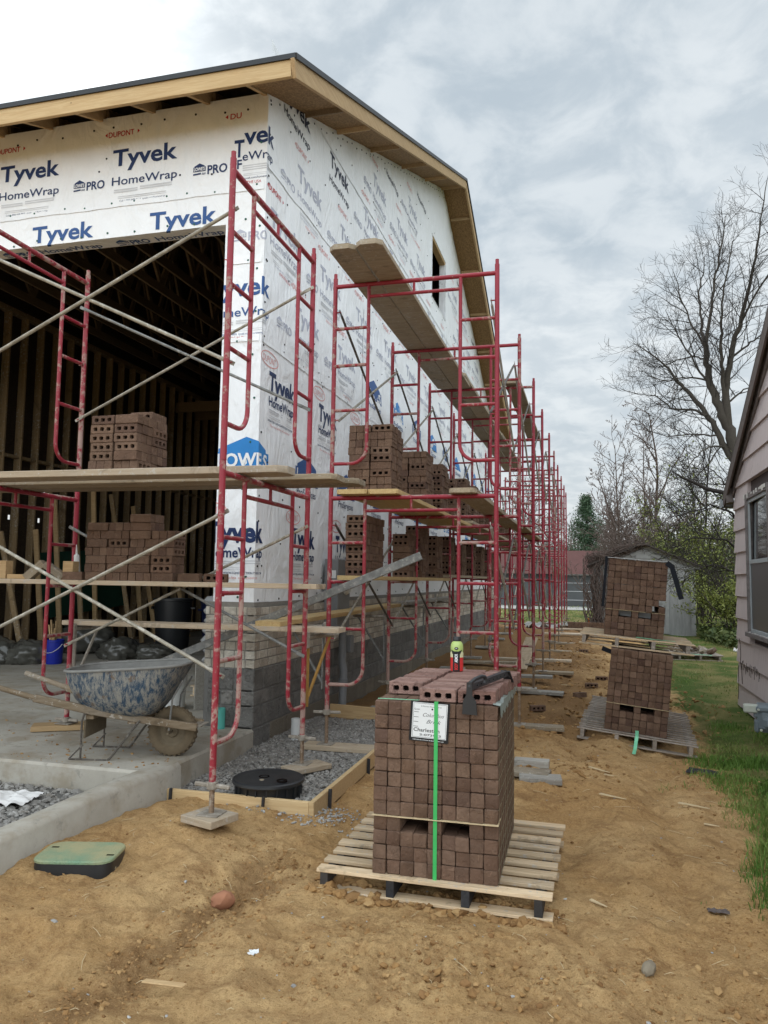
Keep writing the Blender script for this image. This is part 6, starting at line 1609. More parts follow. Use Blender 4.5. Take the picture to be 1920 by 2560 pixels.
# ------------------------------------------------------------------ inside the garage
def junk():
    def bag(x, y, z, sx, sy, sz, seed, label, mat='bag_plastic'):
        bm = bmesh.new(); bmesh.ops.create_icosphere(bm, subdivisions=4, radius=1); rs = np.random.RandomState(seed)
        for v in bm.verts:
            p = np.array(v.co); n = float(fbm(np.array([p[0]*2.2+seed]), np.array([p[1]*2.2+p[2]*1.7]), 3)[0]); w = abs(float(perlin(np.array([p[0]*4+seed*3]), np.array([p[2]*5+p[1]*3]))[0]))
            k = 1+.26*n-.42*w-.16*abs(float(perlin(np.array([p[0]*9+seed]), np.array([p[1]*9-p[2]*8]))[0])); v.co = Vector((p[0]*sx*k, p[1]*sy*k, max(p[2], -.55)*sz*k))
        me = bpy.data.meshes.new('plastic_bundle'); bm.to_mesh(me); bm.free(); me.materials.append(MATS[mat]); me.polygons.foreach_set('use_smooth', [True]*len(me.polygons))
        return tag(link('plastic_bundle', me, None, (x, y, z)), label, 'plastic bundle', 'plastic bundles on the garage floor')
    bag(-8.85, 10.0, .37, .50, .4, .26, 1, 'crumpled silvery plastic bundle at the left edge of the garage floor')
    bag(-8.32, 10.1, .36, .36, .36, .25, 2, 'crumpled silvery plastic bundle just left of the blue bucket')
    bag(-8.6, 11.8, .45, .6, .45, .38, 3, 'large dark plastic bundle behind the blue bucket')
    bag(-7.5, 11.2, .36, .36, .34, .24, 4, 'grey plastic bundle right of the blue bucket')
    bag(-7.0, 11.4, .33, .42, .3, .16, 5, 'low dark plastic bundle trailing onto the floor right of the bucket')
    b = empty('bucket', (-7.93, 10.15, .24), (0, 0, 0), 'bright blue plastic bucket holding wooden stakes on the garage floor', 'bucket')
    m = MB(); m.lathe([(.12, 0), (.128, .02), (.142, .33), (.150, .335), (.150, .36), (.142, .365), (.136, .35), (.122, .03), (0, .03)], 28, None, False); m.obj('body', 'blue_plastic', b)
    m = MB(); m.tube([(.15*math.cos(a), -.15*math.sin(a)*.9-.005, .30-.13*math.sin(a)) for a in np.linspace(0, math.pi, 14)], .004, 6); m.obj('bail', 'white_plastic', b)
    for i in range(6): 
        a = Vector((-7.93+rng.uniform(-.08, .08), 10.15+rng.uniform(-.08, .08), .30)); q = a+Vector((rng.uniform(-.08, .08), rng.uniform(-.06, .06), rng.uniform(.48, .62)))
        board(a, q, .03, .02, 'wooden_stake', 'pale wooden stake standing in the blue bucket', 'stake', 'lumber', 'stakes in the blue bucket')
    def bin_(x, y, r, h, mat, label, lidm=None):
        root = empty('dust_bin', (x, y, .24), (0, 0, rng.uniform(0, 6)), label, 'bin'); m = MB(); m.lathe([(r*.82, 0), (r*.84, .03), (r, h*.95), (r*1.05, h*.955), (r*1.05, h), (r*.97, h), (r*.8, .05), (0, .05)], 28, None, False); m.obj('body', mat, root)
        for s in (-1, 1): m = MB(); m.box((s*r*1.0-.02, -.06, h*.8), (s*r*1.0+.05*s+.01, .06, h*.84), None, .005); m.obj('handle', mat, root)
    bin_(-7.35, 12.6, .34, .95, 'black_plastic', 'black round dust bin standing behind the plastic bundles')
    bin_(-6.55, 12.9, .36, .92, 'dark_blue_plastic', 'dark blue round bin behind the low walk plank')
    bin_(-6.0, 13.4, .32, .75, 'dark_blue_plastic', 'smaller dark blue bin furthest right in the garage')
    # bags of mortar mix on a pallet beside the pier
    for k in range(9):
        m = MB(); m.box((-.30, -.22, 0), (.30, .22, .115), None, .05); m.v = [(x*(1+.03*math.sin(y*20+k)), y, z+.012*math.sin(x*13+k)*math.cos(y*9)) for x, y, z in m.v]
        tag(m.obj('mortar_bag', 'bag_grey', None, (-4.05+rng.uniform(-.02, .02), 8.3+rng.uniform(-.02, .02), .36+.112*k), (0, 0, rng.uniform(-.05, .05)), smooth=60), 'grey sack of mortar mix in the wrapped stack inside the garage by the pier', 'sack', 'stacked sacks of mortar mix')
    pallet((-4.05, 8.02, .24), (0, 0, 0), 'small pallet under the stack of grey sacks in the garage', 'pallet_wood', 'pallet_wood', 5, .75, .55, .085)
    w = empty('bucket', (-4.18, 7.2, .24), (0, 0, 0), 'white plastic pail smeared with mortar behind the wheelbarrow', 'bucket')
    m = MB(); m.lathe([(.13, 0), (.15, .34), (.158, .345), (.158, .37), (.148, .37), (.125, .03), (0, .03)], 26, None, False); m.obj('body', 'white_plastic', w)
    m = MB(); m.beam((.20, .05, .0), (.21, .04, .46), .09, .03); tag(m.obj('wood_post', 'plank_grey', None, (-4.10, 7.2, .24)), 'short grey post beside the white mortar pail', 'post')
    # green advertising sheet leaning on the studs
    g = empty('sign_sheet', (-9.2, 12.6, .9), (0, R(4), R(-90+0)), 'dark green printed sheet with white capitals leaning on the garage studs', 'sign')
    m = MB(); m.box((-1.25, -.012, 0), (1.25, 0, 1.15)); m.obj('sheet', 'sign_green', g, smooth=0)
    m = MB(); fn = lambda u, v: (-u, .0035, v)
    fn = lambda u, v: (u, -.0155, v)
    for body, u, v, w_, c in (('CAL', -.95, .62, .42, .15), ('OJ', -.20, .62, .26, .15), ('MA', .72, .62, .32, .15), ('LL', -.60, .18, .22, .26), ('H', .10, .16, .18, .24), ('4', .78, .16, .16, .24)): stamp(m, body, u, v, w_, c, fn, .02)
    m.obj('lettering', 'print_white', g, smooth=0)
    # boards and trestle bits leaning against the studs, caulk tube and offcuts on the shelf plank
    for i in range(14):
        y = 8.2+i*.55+rng.uniform(-.15, .15); h = rng.uniform(1.3, 3.2); x = -9.05+rng.uniform(0, .5)
        board((x, y, .26), (-9.10, y+rng.uniform(-.2, .2), .26+h), .09, .038, 'leaning_board', f'loose board leaning on the garage stud wall behind the scaffold', 'board', rng.choice(['stud_wood', 'lumber', 'truss_wood']), 'boards leaning inside the garage', up=(0, 1, 0))
    zsf = ZF+LEDZ-.765+.057
    for (x, l, h, rz, ry, lb) in ((-5.10, .12, .16, .0, 0, 'upright wooden offcut at the left end of the shelf plank'), (-4.93, .18, .04, .1, 0, 'flat wooden offcut beside the upright one on the shelf plank'), (-4.70, .20, .07, .3, -.75, 'tilted weathered offcut leaning up to the left on the shelf plank'), (-4.55, .20, .06, .3, .6, 'tilted weathered offcut leaning down to the right on the shelf plank'), (-4.34, .24, .03, .0, 0, 'thin pale offcut lying under the low brick stack end'), (-4.16, .10, .16, .05, 0, 'upright grey block just left of the low brick stack')):
        m = MB(); m.box((-l/2, -.045, 0), (l/2, .045, h), None, .003); tag(m.obj('wood_offcut', 'lumber' if ry == 0 else 'plank', None, (x if lb[:7] != 'upright' or x < -4.5 else -4.40, 5.80 if ry == 0 else 5.76, zsf+(.05 if ry else 0)), (0, ry, rz)), lb, 'wood offcut', 'offcuts on the shelf plank')
    t = empty('caulk_tube', (-4.385, 5.87, zsf), (0, R(-4), 0), 'white caulk tube with pointed nozzle standing on the shelf plank', 'caulk tube')
    m = MB(); m.lathe([(.024, 0), (.024, .21), (.020, .22), (.010, .225)], 18); m.obj('body', 'white_plastic', t)
    m = MB(); m.lathe([(.010, .225), (.007, .26), (.003, .31)], 12); m.obj('nozzle', 'white_plastic', t)
junk()

# ------------------------------------------------------------------ neighbouring house on the right
def neighbour():
    X0, Y0 = 2.0, 11.95
    root = empty('neighbour_house', (X0, Y0, -.1), (0, 0, 0), 'small weathered mauve house with wide lap siding and gabled roof at the right edge', 'house')
    # local: x into the house, y negative towards the camera
    L, D = -9.6, 9.0; ze = 3.03; sl = .53; zr = ze+sl*4.8
    m = MB(); m.prism([(0, 0), (0, ze), (-4.8, zr), (L, ze), (L, 0)], .03, D, 'yz'); 
    # prism in yz extrudes along x
    w = m.obj('wall', 'siding_edge', root, smooth=0)
    m = MB(); ex = .3035; k = 0; z = .02
    win = (-2.28, -1.06, 1.12, 2.80)
    rs = random.Random(3)
    while z < zr:
        za, zb = z, z+ex+.02
        # each course spans the gable width at its top
        def ends(zz): 
            if zz <= ze: return (L, 0)
            d = (zz-ze)/sl; return (L+d, -d)
        segs = []; a, b = ends(za); a2, b2 = ends(min(zb, zr-.01))
        cuts = sorted([a]+[c for c in [b-.1-1.22*j-(.5 if k % 2 else 0) for j in range(1, 9)] if a < c < b]+[b])
        for c0, c1 in zip(cuts, cuts[1:]):
            parts = [(c0, c1)]
            if zb > win[2]-.02 and za < win[3]+.02: 
                parts = [(p, q) for p, q in ((c0, min(c1, win[0]-.07)), (max(c0, win[1]+.07), c1)) if q-p > .02]
            for p, q in parts:
                p2 = max(p, a2) if p == a else p; q2 = min(q, b2) if q == b else q
                if q2 <= p2: continue
                j = rs.uniform(-.002, .002)
                vs = [(-.034+j, p+.0015, za), (-.034+j, q-.0015, za), (-.004, q2-.001, zb), (-.004, p2+.001, zb), (.03, p+.001, za), (.03, q-.001, za), (.03, q2-.001, zb), (.03, p2+.001, zb)]
                m.add(vs, [(0, 1, 2, 3), (4, 7, 6, 5), (0, 4, 5, 1), (2, 6, 7, 3), (0, 3, 7, 4), (1, 5, 6, 2)])
        z += ex; k += 1
    m.obj('siding', 'siding_paint', w, smooth=0)
    m = MB(); m.box((.02, L, -.25), (.20, 0, .05)); m.obj('foundation', 'block_grey', root)
    # window
    m = MB(); y0, y1, z0, z1 = win
    for a in ((-.055, y0-.075, z0-.07, .03, y0, z1+.075), (-.055, y1, z0-.07, .03, y1+.075, z1+.075), (-.050, y0, z1, .03, y1, z1+.075)): m.box(a[:3], a[3:], None, .003)
    m.box((-.085, y0-.09, z0-.085), (.03, y1+.09, z0-.03), None, .004)
    wf = m.obj('window', 'trim_worn', root)
    m = MB(); zm_ = (z0+z1)/2+.03
    for a in ((-.030, y0, z0-.03, -.008, y0+.04, z1), (-.030, y1-.04, z0-.03, -.008, y1, z1), (-.034, y0+.04, zm_-.025, -.008, y1-.04, zm_+.025), (-.030, y0+.04, z0-.03, -.008, y1-.04, z0+.015), (-.030, y0+.04, z1-.045, -.008, y1-.04, z1)): m.box(a[:3], a[3:], None, .002)
    m.obj('sash', 'gutter_white', wf)
    m = MB(); m.add([(-.031, y0+.04, zm_+.02), (.008, y1-.04, zm_+.02), (.018, y1-.04, z1-.04), (-.021, y0+.04, z1-.04)], [(0, 1, 2, 3)]); m.obj('pane', 'window_glass', wf, smooth=0)
    m = MB(); m.box((-.018, y0+.04, z0+.015), (-.015, y1-.04, zm_-.025)); m.obj('screen', 'screen_dark', wf, smooth=0)
    m = MB(); 
    for i in range(16): y = rs.uniform(y0, y1+.1); m.box((-.062, y, z0-.04), (-.05, y+rs.uniform(.02, .07), z0-.028+rs.uniform(0, .01))); 
    for i in range(10): y = rs.uniform(y0-.05, y1+.08); m.box((-.058, y, z1+rs.uniform(.01, .05)), (-.052, y+rs.uniform(.03, .08), z1+rs.uniform(.06, .08)))
    m.obj('flaking_paint', 'flake_white', wf, smooth=0)
    # roof with overhanging rake boards
    oh = -.115; m = MB(); up = lambda y: ze+sl*(-y) if y > -4.8 else ze+sl*(9.6+y)
    for a, b in ((.33, -4.8), (-4.8, L-.33)): m.beam((D/2+oh/2, a, up(a)+.135), (D/2+oh/2, b, up(b)+.135), D-oh, .05)
    rf = m.obj('roof', 'shingle', root, smooth=0)
    m = MB()
    for a, b in ((.30, -4.8), (-4.8, L-.3)): m.beam((oh+.012, a, up(a)+.035), (oh+.012, b, up(b)+.035), .024, .15)
    m.obj('rake_board', 'trim_brown', rf)
    m = MB()
    for a, b in ((.0, -4.8), (-4.8, L)):
        m.beam((oh/2+.0, a, up(a)+.085), (oh/2, b, up(b)+.085), -oh-.02, .012); m.beam((-.035, a, up(a)-.01), (-.035, b, up(b)-.01), .022, .13)
    m.obj('rake_soffit', 'trim_worn', rf)
    m = MB(); m.box((-.10, .02, ze-.15), (.0, .30, ze-.13)); m.box((-.113, .0, ze-.16), (-.09, .05, ze+.02)); m.prism([(.0, ze-.15), (.05, ze+.0), (.0, ze+.05)], -.09, -.02, 'yz'); m.obj('eave_return', 'trim_worn', rf)
    m = MB(); m.box((oh-.02, .31, ze-.20), (D, .43, ze-.185)); m.box((oh-.02, .415, ze-.20), (D, .43, ze-.085)); m.box((oh-.02, .31, ze-.20), (D, .325, ze-.10)); m.box((oh-.03, .305, ze-.205), (oh-.018, .435, ze-.075)); m.obj('gutter', 'gutter_white', rf)
    # ivy stems on the lower siding and a cable
    m = MB()
    for i, (y, z, n) in enumerate(((-.25, .95, 5), (-.05, .1, 7), (-.4, .35, 4))):
        p = Vector((-.034, y, z)); pts = [p.copy()]
        for q in range(n): p = p+Vector((0, rs.uniform(-.08, .03), rs.uniform(.04, .10)*(1 if i else -1))); pts.append(p.copy())
        m.tube(pts, .004, 5)
    for i in range(26): y = -.35-.06*i*.8+rs.uniform(-.02, .02); z = .62+rs.uniform(-.03, .06); m.tube([(-.034, y, z), (-.036, y+rs.uniform(-.02, .02), z-rs.uniform(.04, .12))], .0025, 4)
    o = m.obj('dead_ivy', 'bark_dark', root); 
neighbour()
def gas_meter():
    root = empty('gas_meter', (1.86, 9.25, -.17), (0, 0, R(-8)), 'blue grey gas meter with rounded casing and inlet elbow beside the mauve house', 'gas meter')
    m = MB(); m.box((-.13, -.10, .17), (.15, .12, .40), None, .045); m.box((-.14, -.11, .36), (.16, .13, .43), None, .022); m.box((-.10, -.135, .19), (.11, .14, .345), None, .05); m.obj('casing', 'meter_blue', root)
    m = MB(); m.box((-.16, -.03, .30), (-.115, .05, .37), None, .01)
    m.box((-.155, -.07, .16), (-.11, .08, .29), None, .02); m.obj('side_cover', 'meter_blue', root)
    m = MB(); m.box((-.25, -.05, .345), (-.115, .03, .425), None, .012); m.obj('index_cover', 'meter_cover', root)
    m = MB(); m.lathe([(.03, .42), (.04, .43), (.04, .46), (.03, .47)], 18, Matrix.Translation((.03, 0, 0))); m.tube([(.03, 0, .45)]+[(.03+.075-.075*math.cos(a), 0, .56+.075*math.sin(a)) for a in np.linspace(0, math.pi, 10)]+[(.18, 0, .46), (.18, 0, .0)], .026, 14); m.obj('inlet_pipe', 'meter_blue', root)
    m = MB()
    for x, z in ((-.10, .20), (.10, .20), (-.12, .39), (.12, .39), (0, .40)): m.lathe([(.012, 0), (.012, .012), (0, .014)], 8, Matrix.Translation((x, -.105, z)) @ Matrix.Rotation(R(90), 4, 'X'))
    m.obj('bolt', 'meter_cover', root); root.scale = (1.12, 1.12, 1.12)
gas_meter()

# ------------------------------------------------------------------ shed, far buildings
def shed():
    X0, X1, Y0 = .02, 2.83, 23.5; W_ = X1-X0; zg = .10
    root = empty('garden_shed', (X0, Y0, zg), (0, 0, 0), 'weathered grey plywood garden shed with gable front, overgrown on its left edge', 'shed')
    ze, zr = 1.98, 2.60; m = MB(); m.prism([(0, 0), (W_, 0), (W_, ze), (W_/2, zr), (0, ze)], 0, 3.2, 'xz'); w = m.obj('wall', 'shed_board', root, smooth=0)
    m = MB()
    for s in (0, 1):
        a = (-.16, ze-.06) if not s else (W_+.16, ze-.06); m.beam((a[0], 1.5, a[1]+.06), (W_/2, 1.5, zr+.04), 3.5, .035, up=(0, 0, 1))
    rf = m.obj('roof', 'shingle', root, smooth=0)
    m = MB()
    for a in ((-.13, ze-.08), (W_+.13, ze-.08)): m.beam((a[0], -.03, a[1]+.03), (W_/2, -.03, zr-.03), .10, .03, up=(0, 1, 0)); m.beam((a[0]*.9+.13, -.03, a[1]-.08), (W_/2, -.03, zr-.17), .08, .02, up=(0, 1, 0))
    m.box((0, -.02, ze-.07), (W_, -.002, ze+.02)); m.box((0, -.025, 0), (.10, -.002, ze)); m.box((W_-.12, -.025, 0), (W_, -.002, ze)); m.obj('trim_board', 'shed_trim', root)
    m = MB(); m.box((1.22, -.03, 2.2), (1.70, -.004, 2.42)); m.obj('vent_panel', 'shed_trim', root)
    for x0, x1 in ((.62, 1.35), (1.37, 2.10)):
        m = MB(); m.box((x0, -.035, .05), (x1, -.004, 1.86), None, .004); d = m.obj('door', 'shed_board', root)
        m = MB(); 
        for z in (.08, .92, 1.74): m.box((x0+.01, -.055, z), (x1-.01, -.036, z+.10))
        for x in (x0+.005, x1-.095): m.box((x, -.054, .06), (x+.09, -.037, 1.85))
        m.beam((x1-.1, -.046, .95), (x0+.12, -.046, .2), .02, .07, up=(1, 0, 1)); m.obj('ledge', 'shed_trim', d)
shed()
def far_house():
    root = empty('garage_building', (-9.0, 46, .12), (0, 0, 0), 'long low building with faded red shingle roof and grey panel doors beyond the shed', 'building')
    m = MB(); m.box((0, 0, 0), (13, 7, 2.0)); m.obj('wall', 'garage_grey', root, smooth=0)
    m = MB(); m.prism([(-.5, 1.92), (3.5, 3.42), (7.5, 1.92)], -.5, 13.4, 'yz'); m.obj('roof', 'red_roof', root, smooth=0)
    m = MB()
    for z in (.42, .92, 1.40): m.box((7.3, -.03, z), (9.12, -.012, z+.025))
    m.box((7.2, -.04, 1.86), (9.2, -.01, 1.95)); m.obj('panel_line', 'white_line', root, smooth=0)
    m = MB(); m.box((9.15, -.05, 0), (9.3, .0, 1.95)); m.box((7.0, -.05, 0), (7.15, .0, 1.95)); m.obj('door_frame', 'shed_trim', root, smooth=0)
    m = MB(); m.box((-14, 40.5, .165), (1.2, 45.8, .19)); tag(m.obj('driveway', 'drive_pale'), kind='structure')
far_house()

# ------------------------------------------------------------------ trees and shrubs
class TB:
    """fast batch of tapered tubes"""
    def __init__(s): s.V = []; s.F = []; s.n = 0
    def tube(s, P, r, n):
        P = np.asarray(P, float); r = np.asarray(r, float); T = np.gradient(P, axis=0); T /= np.linalg.norm(T, axis=1, keepdims=True)+1e-9
        ref = np.array([0.3, 0.2, 1.0]) if abs(T[0, 2]) < .85 else np.array([1.0, .2, 0]); U = np.cross(T, ref); U /= np.linalg.norm(U, axis=1, keepdims=True)+1e-9; W_ = np.cross(T, U)
        a = np.arange(n)*2*np.pi/n; V = P[:, None]+r[:, None, None]*(U[:, None]*np.cos(a)[None, :, None]+W_[:, None]*np.sin(a)[None, :, None])
        k = len(P); i = np.arange(k-1)[:, None]*n+np.arange(n)[None]; j = np.arange(k-1)[:, None]*n+(np.arange(n)[None]+1) % n
        s.F.append(np.stack([i, j, j+n, i+n], -1).reshape(-1, 4)+s.n); s.V.append(V.reshape(-1, 3)); s.n += k*n
    def obj(s, name, mat, parent=None, off=(0, 0, 0)):
        return link(name, np_mesh(name, np.vstack(s.V)-np.array(off), np.vstack(s.F), mat), parent)
def perp(d, rs):
    v = rs.randn(3); v -= d*v.dot(d); return v/(np.linalg.norm(v)+1e-9)
def limb(tb, p, d, L, r, lv, rs, cfg, tips):
    n = cfg['seg'][lv]; P = [p]; q = p.copy(); dd = d.copy()
    for i in range(n):
        dd = dd+rs.randn(3)*cfg['wob'][lv]+np.array([0, 0, cfg['up'][lv]]); dd /= np.linalg.norm(dd); q = q+dd*L/n; P.append(q.copy())
    P = np.array(P); rad = r*np.linspace(1, cfg['tap'][lv], n+1); tb[0 if lv <= cfg['trunk'] else 1].tube(P, np.maximum(rad, cfg['rmin']), cfg['sides'][lv])
    spawn(tb, P, rad, L, lv, rs, cfg, tips)
def spawn(tb, P, rad, L, lv, rs, cfg, tips):
    if lv+1 >= len(cfg['seg']): tips.append(P[-1]); tips.append(P[len(P)//2]); return
    n = max(1, int(cfg['num'][lv]*(0.75+.5*rs.rand()))); seg = len(P)-1
    for k in range(n):
        t = cfg['from'][lv]+(1-cfg['from'][lv])*(k+rs.rand())/n; x = t*seg; i = min(int(x), seg-1); f = x-i
        p = P[i]*(1-f)+P[i+1]*f; d = P[i+1]-P[i]; d /= np.linalg.norm(d)+1e-9; a = R(cfg['ang'][lv])*(0.7+.6*rs.rand())
        nd = d*math.cos(a)+perp(d, rs)*math.sin(a); l = cfg['len'][lv]*(1-.55*t)*(0.7+.6*rs.rand())
        if cfg.get('abs'): pass
        else: l *= L
        r = min(rad[i]*.62, cfg['rad'][lv]*(1-.4*t))
        limb(tb, p, nd/np.linalg.norm(nd), l, max(r, cfg['rmin']), lv+1, rs, cfg, tips)
def leaves(tips, rs, n, spread, size, mat, name, parent, off, flat=1.0):
    T = np.array(tips); m = len(T)*n; c = np.repeat(T, n, 0)+rs.randn(m, 3)*spread*np.array([1, 1, flat]); s = size*(.5+rs.rand(m))
    a = rs.randn(m, 3); a /= np.linalg.norm(a, axis=1, keepdims=True); b = np.cross(a, rs.randn(m, 3)); b /= np.linalg.norm(b, axis=1, keepdims=True)+1e-9
    a *= s[:, None]; b *= (s*.55)[:, None]
    V = np.stack([c-a, c+b, c+a, c-b], 1).reshape(-1, 3); F = np.arange(m*4).reshape(-1, 4)
    return link(name, np_mesh(name, V-np.array(off), F, mat, rs.rand(m), smooth=False), parent)

def big_tree():
    rs = np.random.RandomState(4); Y = 23.7
    limbs = {'trunk': ([(4.45, 2.2), (4.10, 4.9), (3.94, 5.54), (3.83, 6.14), (3.63, 6.59), (3.48, 7.07), (3.33, 7.62), (3.26, 8.17), (3.25, 8.66)], .25, .085),
        'lt1': ([(3.25, 8.66), (3.2, 9.09), (3.23, 9.46), (3.22, 10.34), (3.39, 11.1), (3.5, 11.86)], .075, .012), 'lt2': ([(3.28, 8.59), (3.46, 9.61), (3.6, 10.53), (3.79, 11.5), (3.96, 12.31), (4.06, 12.9)], .07, .012),
        'second': ([(3.84, 6.1), (3.78, 7.0), (3.83, 7.6), (3.92, 8.13), (4.03, 8.72), (4.17, 8.99), (4.34, 9.81), (4.53, 10.55), (4.67, 11.41), (4.81, 12.22), (4.95, 13.19)], .15, .012),
        'third': ([(3.72, 6.8), (3.67, 7.48), (3.63, 7.94), (3.61, 8.54), (3.57, 9.0), (3.63, 9.76), (3.77, 10.62), (3.83, 11.06)], .085, .012), 'r1': ([(3.94, 8.1), (4.21, 8.35), (4.52, 8.56), (4.79, 8.7), (5.6, 9.3)], .05, .012),
        'left': ([(4.06, 4.95), (3.70, 5.5), (3.51, 6.06), (3.3, 6.48), (3.01, 6.92), (2.74, 7.26), (2.49, 7.55), (2.33, 7.86), (2.13, 8.12), (1.68, 8.53), (1.27, 8.83)], .14, .012),
        'left2': ([(3.26, 6.47), (2.95, 6.65), (2.59, 6.76), (2.31, 6.81), (1.97, 7.2), (1.46, 7.36), (.9, 7.6)], .055, .01), 'l3': ([(3.32, 7.5), (2.88, 7.6), (2.49, 7.55), (2.15, 7.44), (1.6, 7.6)], .04, .01),
        'l4': ([(3.23, 8.17), (2.9, 8.3), (2.51, 8.31), (2.11, 8.18), (1.7, 8.3)], .038, .01), 'low': ([(3.72, 5.51), (3.39, 5.53), (3.06, 5.39), (2.78, 5.07), (2.56, 4.78), (2.3, 4.3)], .04, .01), 'r2': ([(3.86, 6.85), (4.08, 7.05), (4.4, 7.3), (5.2, 7.9)], .045, .012),
        'r3': ([(4.1, 8.9), (4.6, 9.9), (5.2, 10.8), (5.7, 11.5)], .05, .012), 'l5': ([(3.4, 7.3), (2.9, 8.2), (2.5, 9.0), (2.2, 9.8)], .05, .01), 'l6': ([(3.25, 8.5), (2.85, 9.3), (2.6, 10.1), (2.4, 10.9)], .045, .01), 'l7': ([(3.55, 5.9), (2.9, 6.0), (2.2, 6.0), (1.6, 6.3)], .035, .01), 'low2': ([(3.66, 5.6), (3.2, 5.0), (2.7, 4.4), (2.3, 4.2)], .03, .01)}
    cfg = dict(seg=[8, 5, 4, 3], wob=[.1, .14, .18, .22], up=[0, .05, .05, .04], tap=[.4, .3, .35, .5], rmin=.0032, sides=[8, 5, 4, 3], num=[13, 6, 5, 0], len=[1.7, .8, .42, 0], rad=[.018, .0078, .0042, 0], ang=[48, 45, 42, 0], trunk=0, abs=True, **{'from': [.15, .15, .2, 0]})
    tb = [TB(), TB()]; tips = []
    for nm, (pts, r0, r1) in limbs.items():
        depth = 0 if nm in ('trunk',) else rs.uniform(-.9, .9); k = len(pts)
        P = np.array([(x, Y+depth*i/(k-1)*min(1.8, .3*k), z) for i, (x, z) in enumerate(pts)])
        # resample with a little wobble
        t = np.linspace(0, k-1, 3*k); P = np.stack([np.interp(t, np.arange(k), P[:, j]) for j in range(3)], 1); P[1:-1] += rs.randn(len(P)-2, 3)*.018
        rad = np.linspace(r0*.74, r1*.8, len(P)); tb[0].tube(P, rad, 9)
        c = dict(cfg); c['num'] = [max(4, int(np.linalg.norm(np.diff(P, axis=0), axis=1).sum()*3.8)), 6, 5, 0]
        if nm == 'trunk': c['from'] = [.55, .15, .2, 0]; c['num'] = [8, 6, 5, 0]
        spawn(tb, P, rad, 1, 0, rs, c, tips)
    root = empty('bare_tree', (3.97, Y, 0), (0, 0, 0), 'tall bare spreading tree with forked trunk rising behind the mauve house', 'tree')
    tb[0].tube([(4.55, Y, -.1), (4.44, Y, 2.3)], [.26, .20], 10)
    tb[0].obj('trunk', 'bark', root, (3.97, Y, 0)); tb[1].obj('crown', 'bark_dark', root, (3.97, Y, 0))
big_tree()

def bare(x, y, h, seed, label, stems=1, mat='bark_reddish', spread=.16, group='bare trees in the background', zb=0.0, num=(16, 8, 5), rmin=.0075, name='bare_tree', lean=(0, 0)):
    rs = np.random.RandomState(seed); tb = [TB(), TB()]; tips = []
    cfg = dict(seg=[10, 6, 4, 3], wob=[.05, .11, .16, .2], up=[.02, .05, .05, .04], tap=[.18, .3, .4, .6], rmin=rmin, sides=[7, 4, 3, 3], num=[*num, 0], len=[.36, .42, .45, 0], rad=[h*.0052, h*.0022, h*.0012, 0], ang=[42, 40, 40, 0], trunk=0, **{'from': [.22, .2, .2, 0]})
    for k in range(stems):
        d = np.array([rs.randn()*spread+lean[0], rs.randn()*spread+lean[1], 1.0]); d /= np.linalg.norm(d)
        limb(tb, np.array([x+rs.randn()*.08*stems, y+rs.randn()*.08*stems, zb-.1]), d, h*(.8+.3*rs.rand() if stems > 1 else 1), h*.0125/(1 if stems == 1 else 1.35), 0, rs, cfg, tips)
    root = empty(name, (x, y, zb), (0, 0, 0), label, 'tree' if name != 'shrub' else 'shrub', group); tb[0].obj('trunk', mat, root, (x, y, zb)); tb[1].obj('crown', mat, root, (x, y, zb)); return root, tips
bare(2.35, 30.5, 8.0, 12, 'slender reddish bare tree just behind the shed gable, tallest of the background ones', 1, lean=(-.10, 0))
bare(1.35, 31.5, 7.0, 15, 'thin bare tree with forked stems behind the left half of the shed', 3)
bare(1.9, 33, 5.2, 18, 'bushy bare thicket behind the shed roof', 6, spread=.3, num=(12, 7, 4))
bare(.95, 34, 5.0, 19, 'bare twiggy thicket between the evergreen and the shed', 6, spread=.32, num=(12, 7, 4))
bare(3.1, 34, 5.4, 20, 'bare twiggy thicket behind the right slope of the shed', 5, spread=.3, num=(12, 7, 4), mat='bark_dark')
bare(.35, 40, 4.0, 24, 'low bare bush before the red roof beside the shed', 7, spread=.55, num=(9, 6, 3))
bare(-5.8, 58, 9.5, 31, 'bare tree seen between the scaffold frames, farthest left', 2, num=(15, 7, 4), rmin=.013)
bare(-4.2, 60, 9, 33, 'bare tree seen through the middle of the scaffold frames', 2, num=(15, 7, 4), rmin=.013)
bare(-2.4, 62, 8.2, 35, 'bare tree seen beside the last scaffold frames', 2, num=(15, 7, 4), rmin=.013)
bare(4.6, 36, 8.5, 37, 'dim bare tree behind the spring shrubs at right', 2, mat='bark_dark')
bare(1.5, 66, 7.5, 38, 'distant bare tree behind the evergreen', 3, rmin=.014)

def evergreen():
    rs = np.random.RandomState(6); x0, y0, H = -.4, 57.0, 7.9; root = empty('evergreen_tree', (x0, y0, .1), (0, 0, 0), 'dark green conical evergreen above the red roof', 'tree')
    tb = TB(); tb.tube([(x0, y0, 0), (x0+.1, y0, 4), (x0+.05, y0, H)], [.16, .1, .02], 8); tips = []
    for i in range(190):
        t = rs.rand()**.85; z = 1.6+(H-1.8)*t; r = (3.9*(1-t)**.85*(.45+.65*rs.rand()))*(0.72+.28*math.sin(z*2.3+1)); a = rs.rand()*6.28
        e = np.array([x0+r*math.cos(a), y0+r*math.sin(a), z+.15*r+rs.randn()*.1]); p0 = np.array([x0+.05, y0, z-.15*r])
        tb.tube([p0, (p0+e)/2+np.array([0, 0, -.05]), e], [.03, .02, .008], 4)
        for f in np.linspace(.35, 1.0, 4): tips.append(p0*(1-f)+e*f)
    tb.obj('trunk', 'bark', root, (x0, y0, .1)); leaves(tips, rs, 22, .18, .055, 'needle', 'crown', root, (x0, y0, .1), .6)
evergreen()

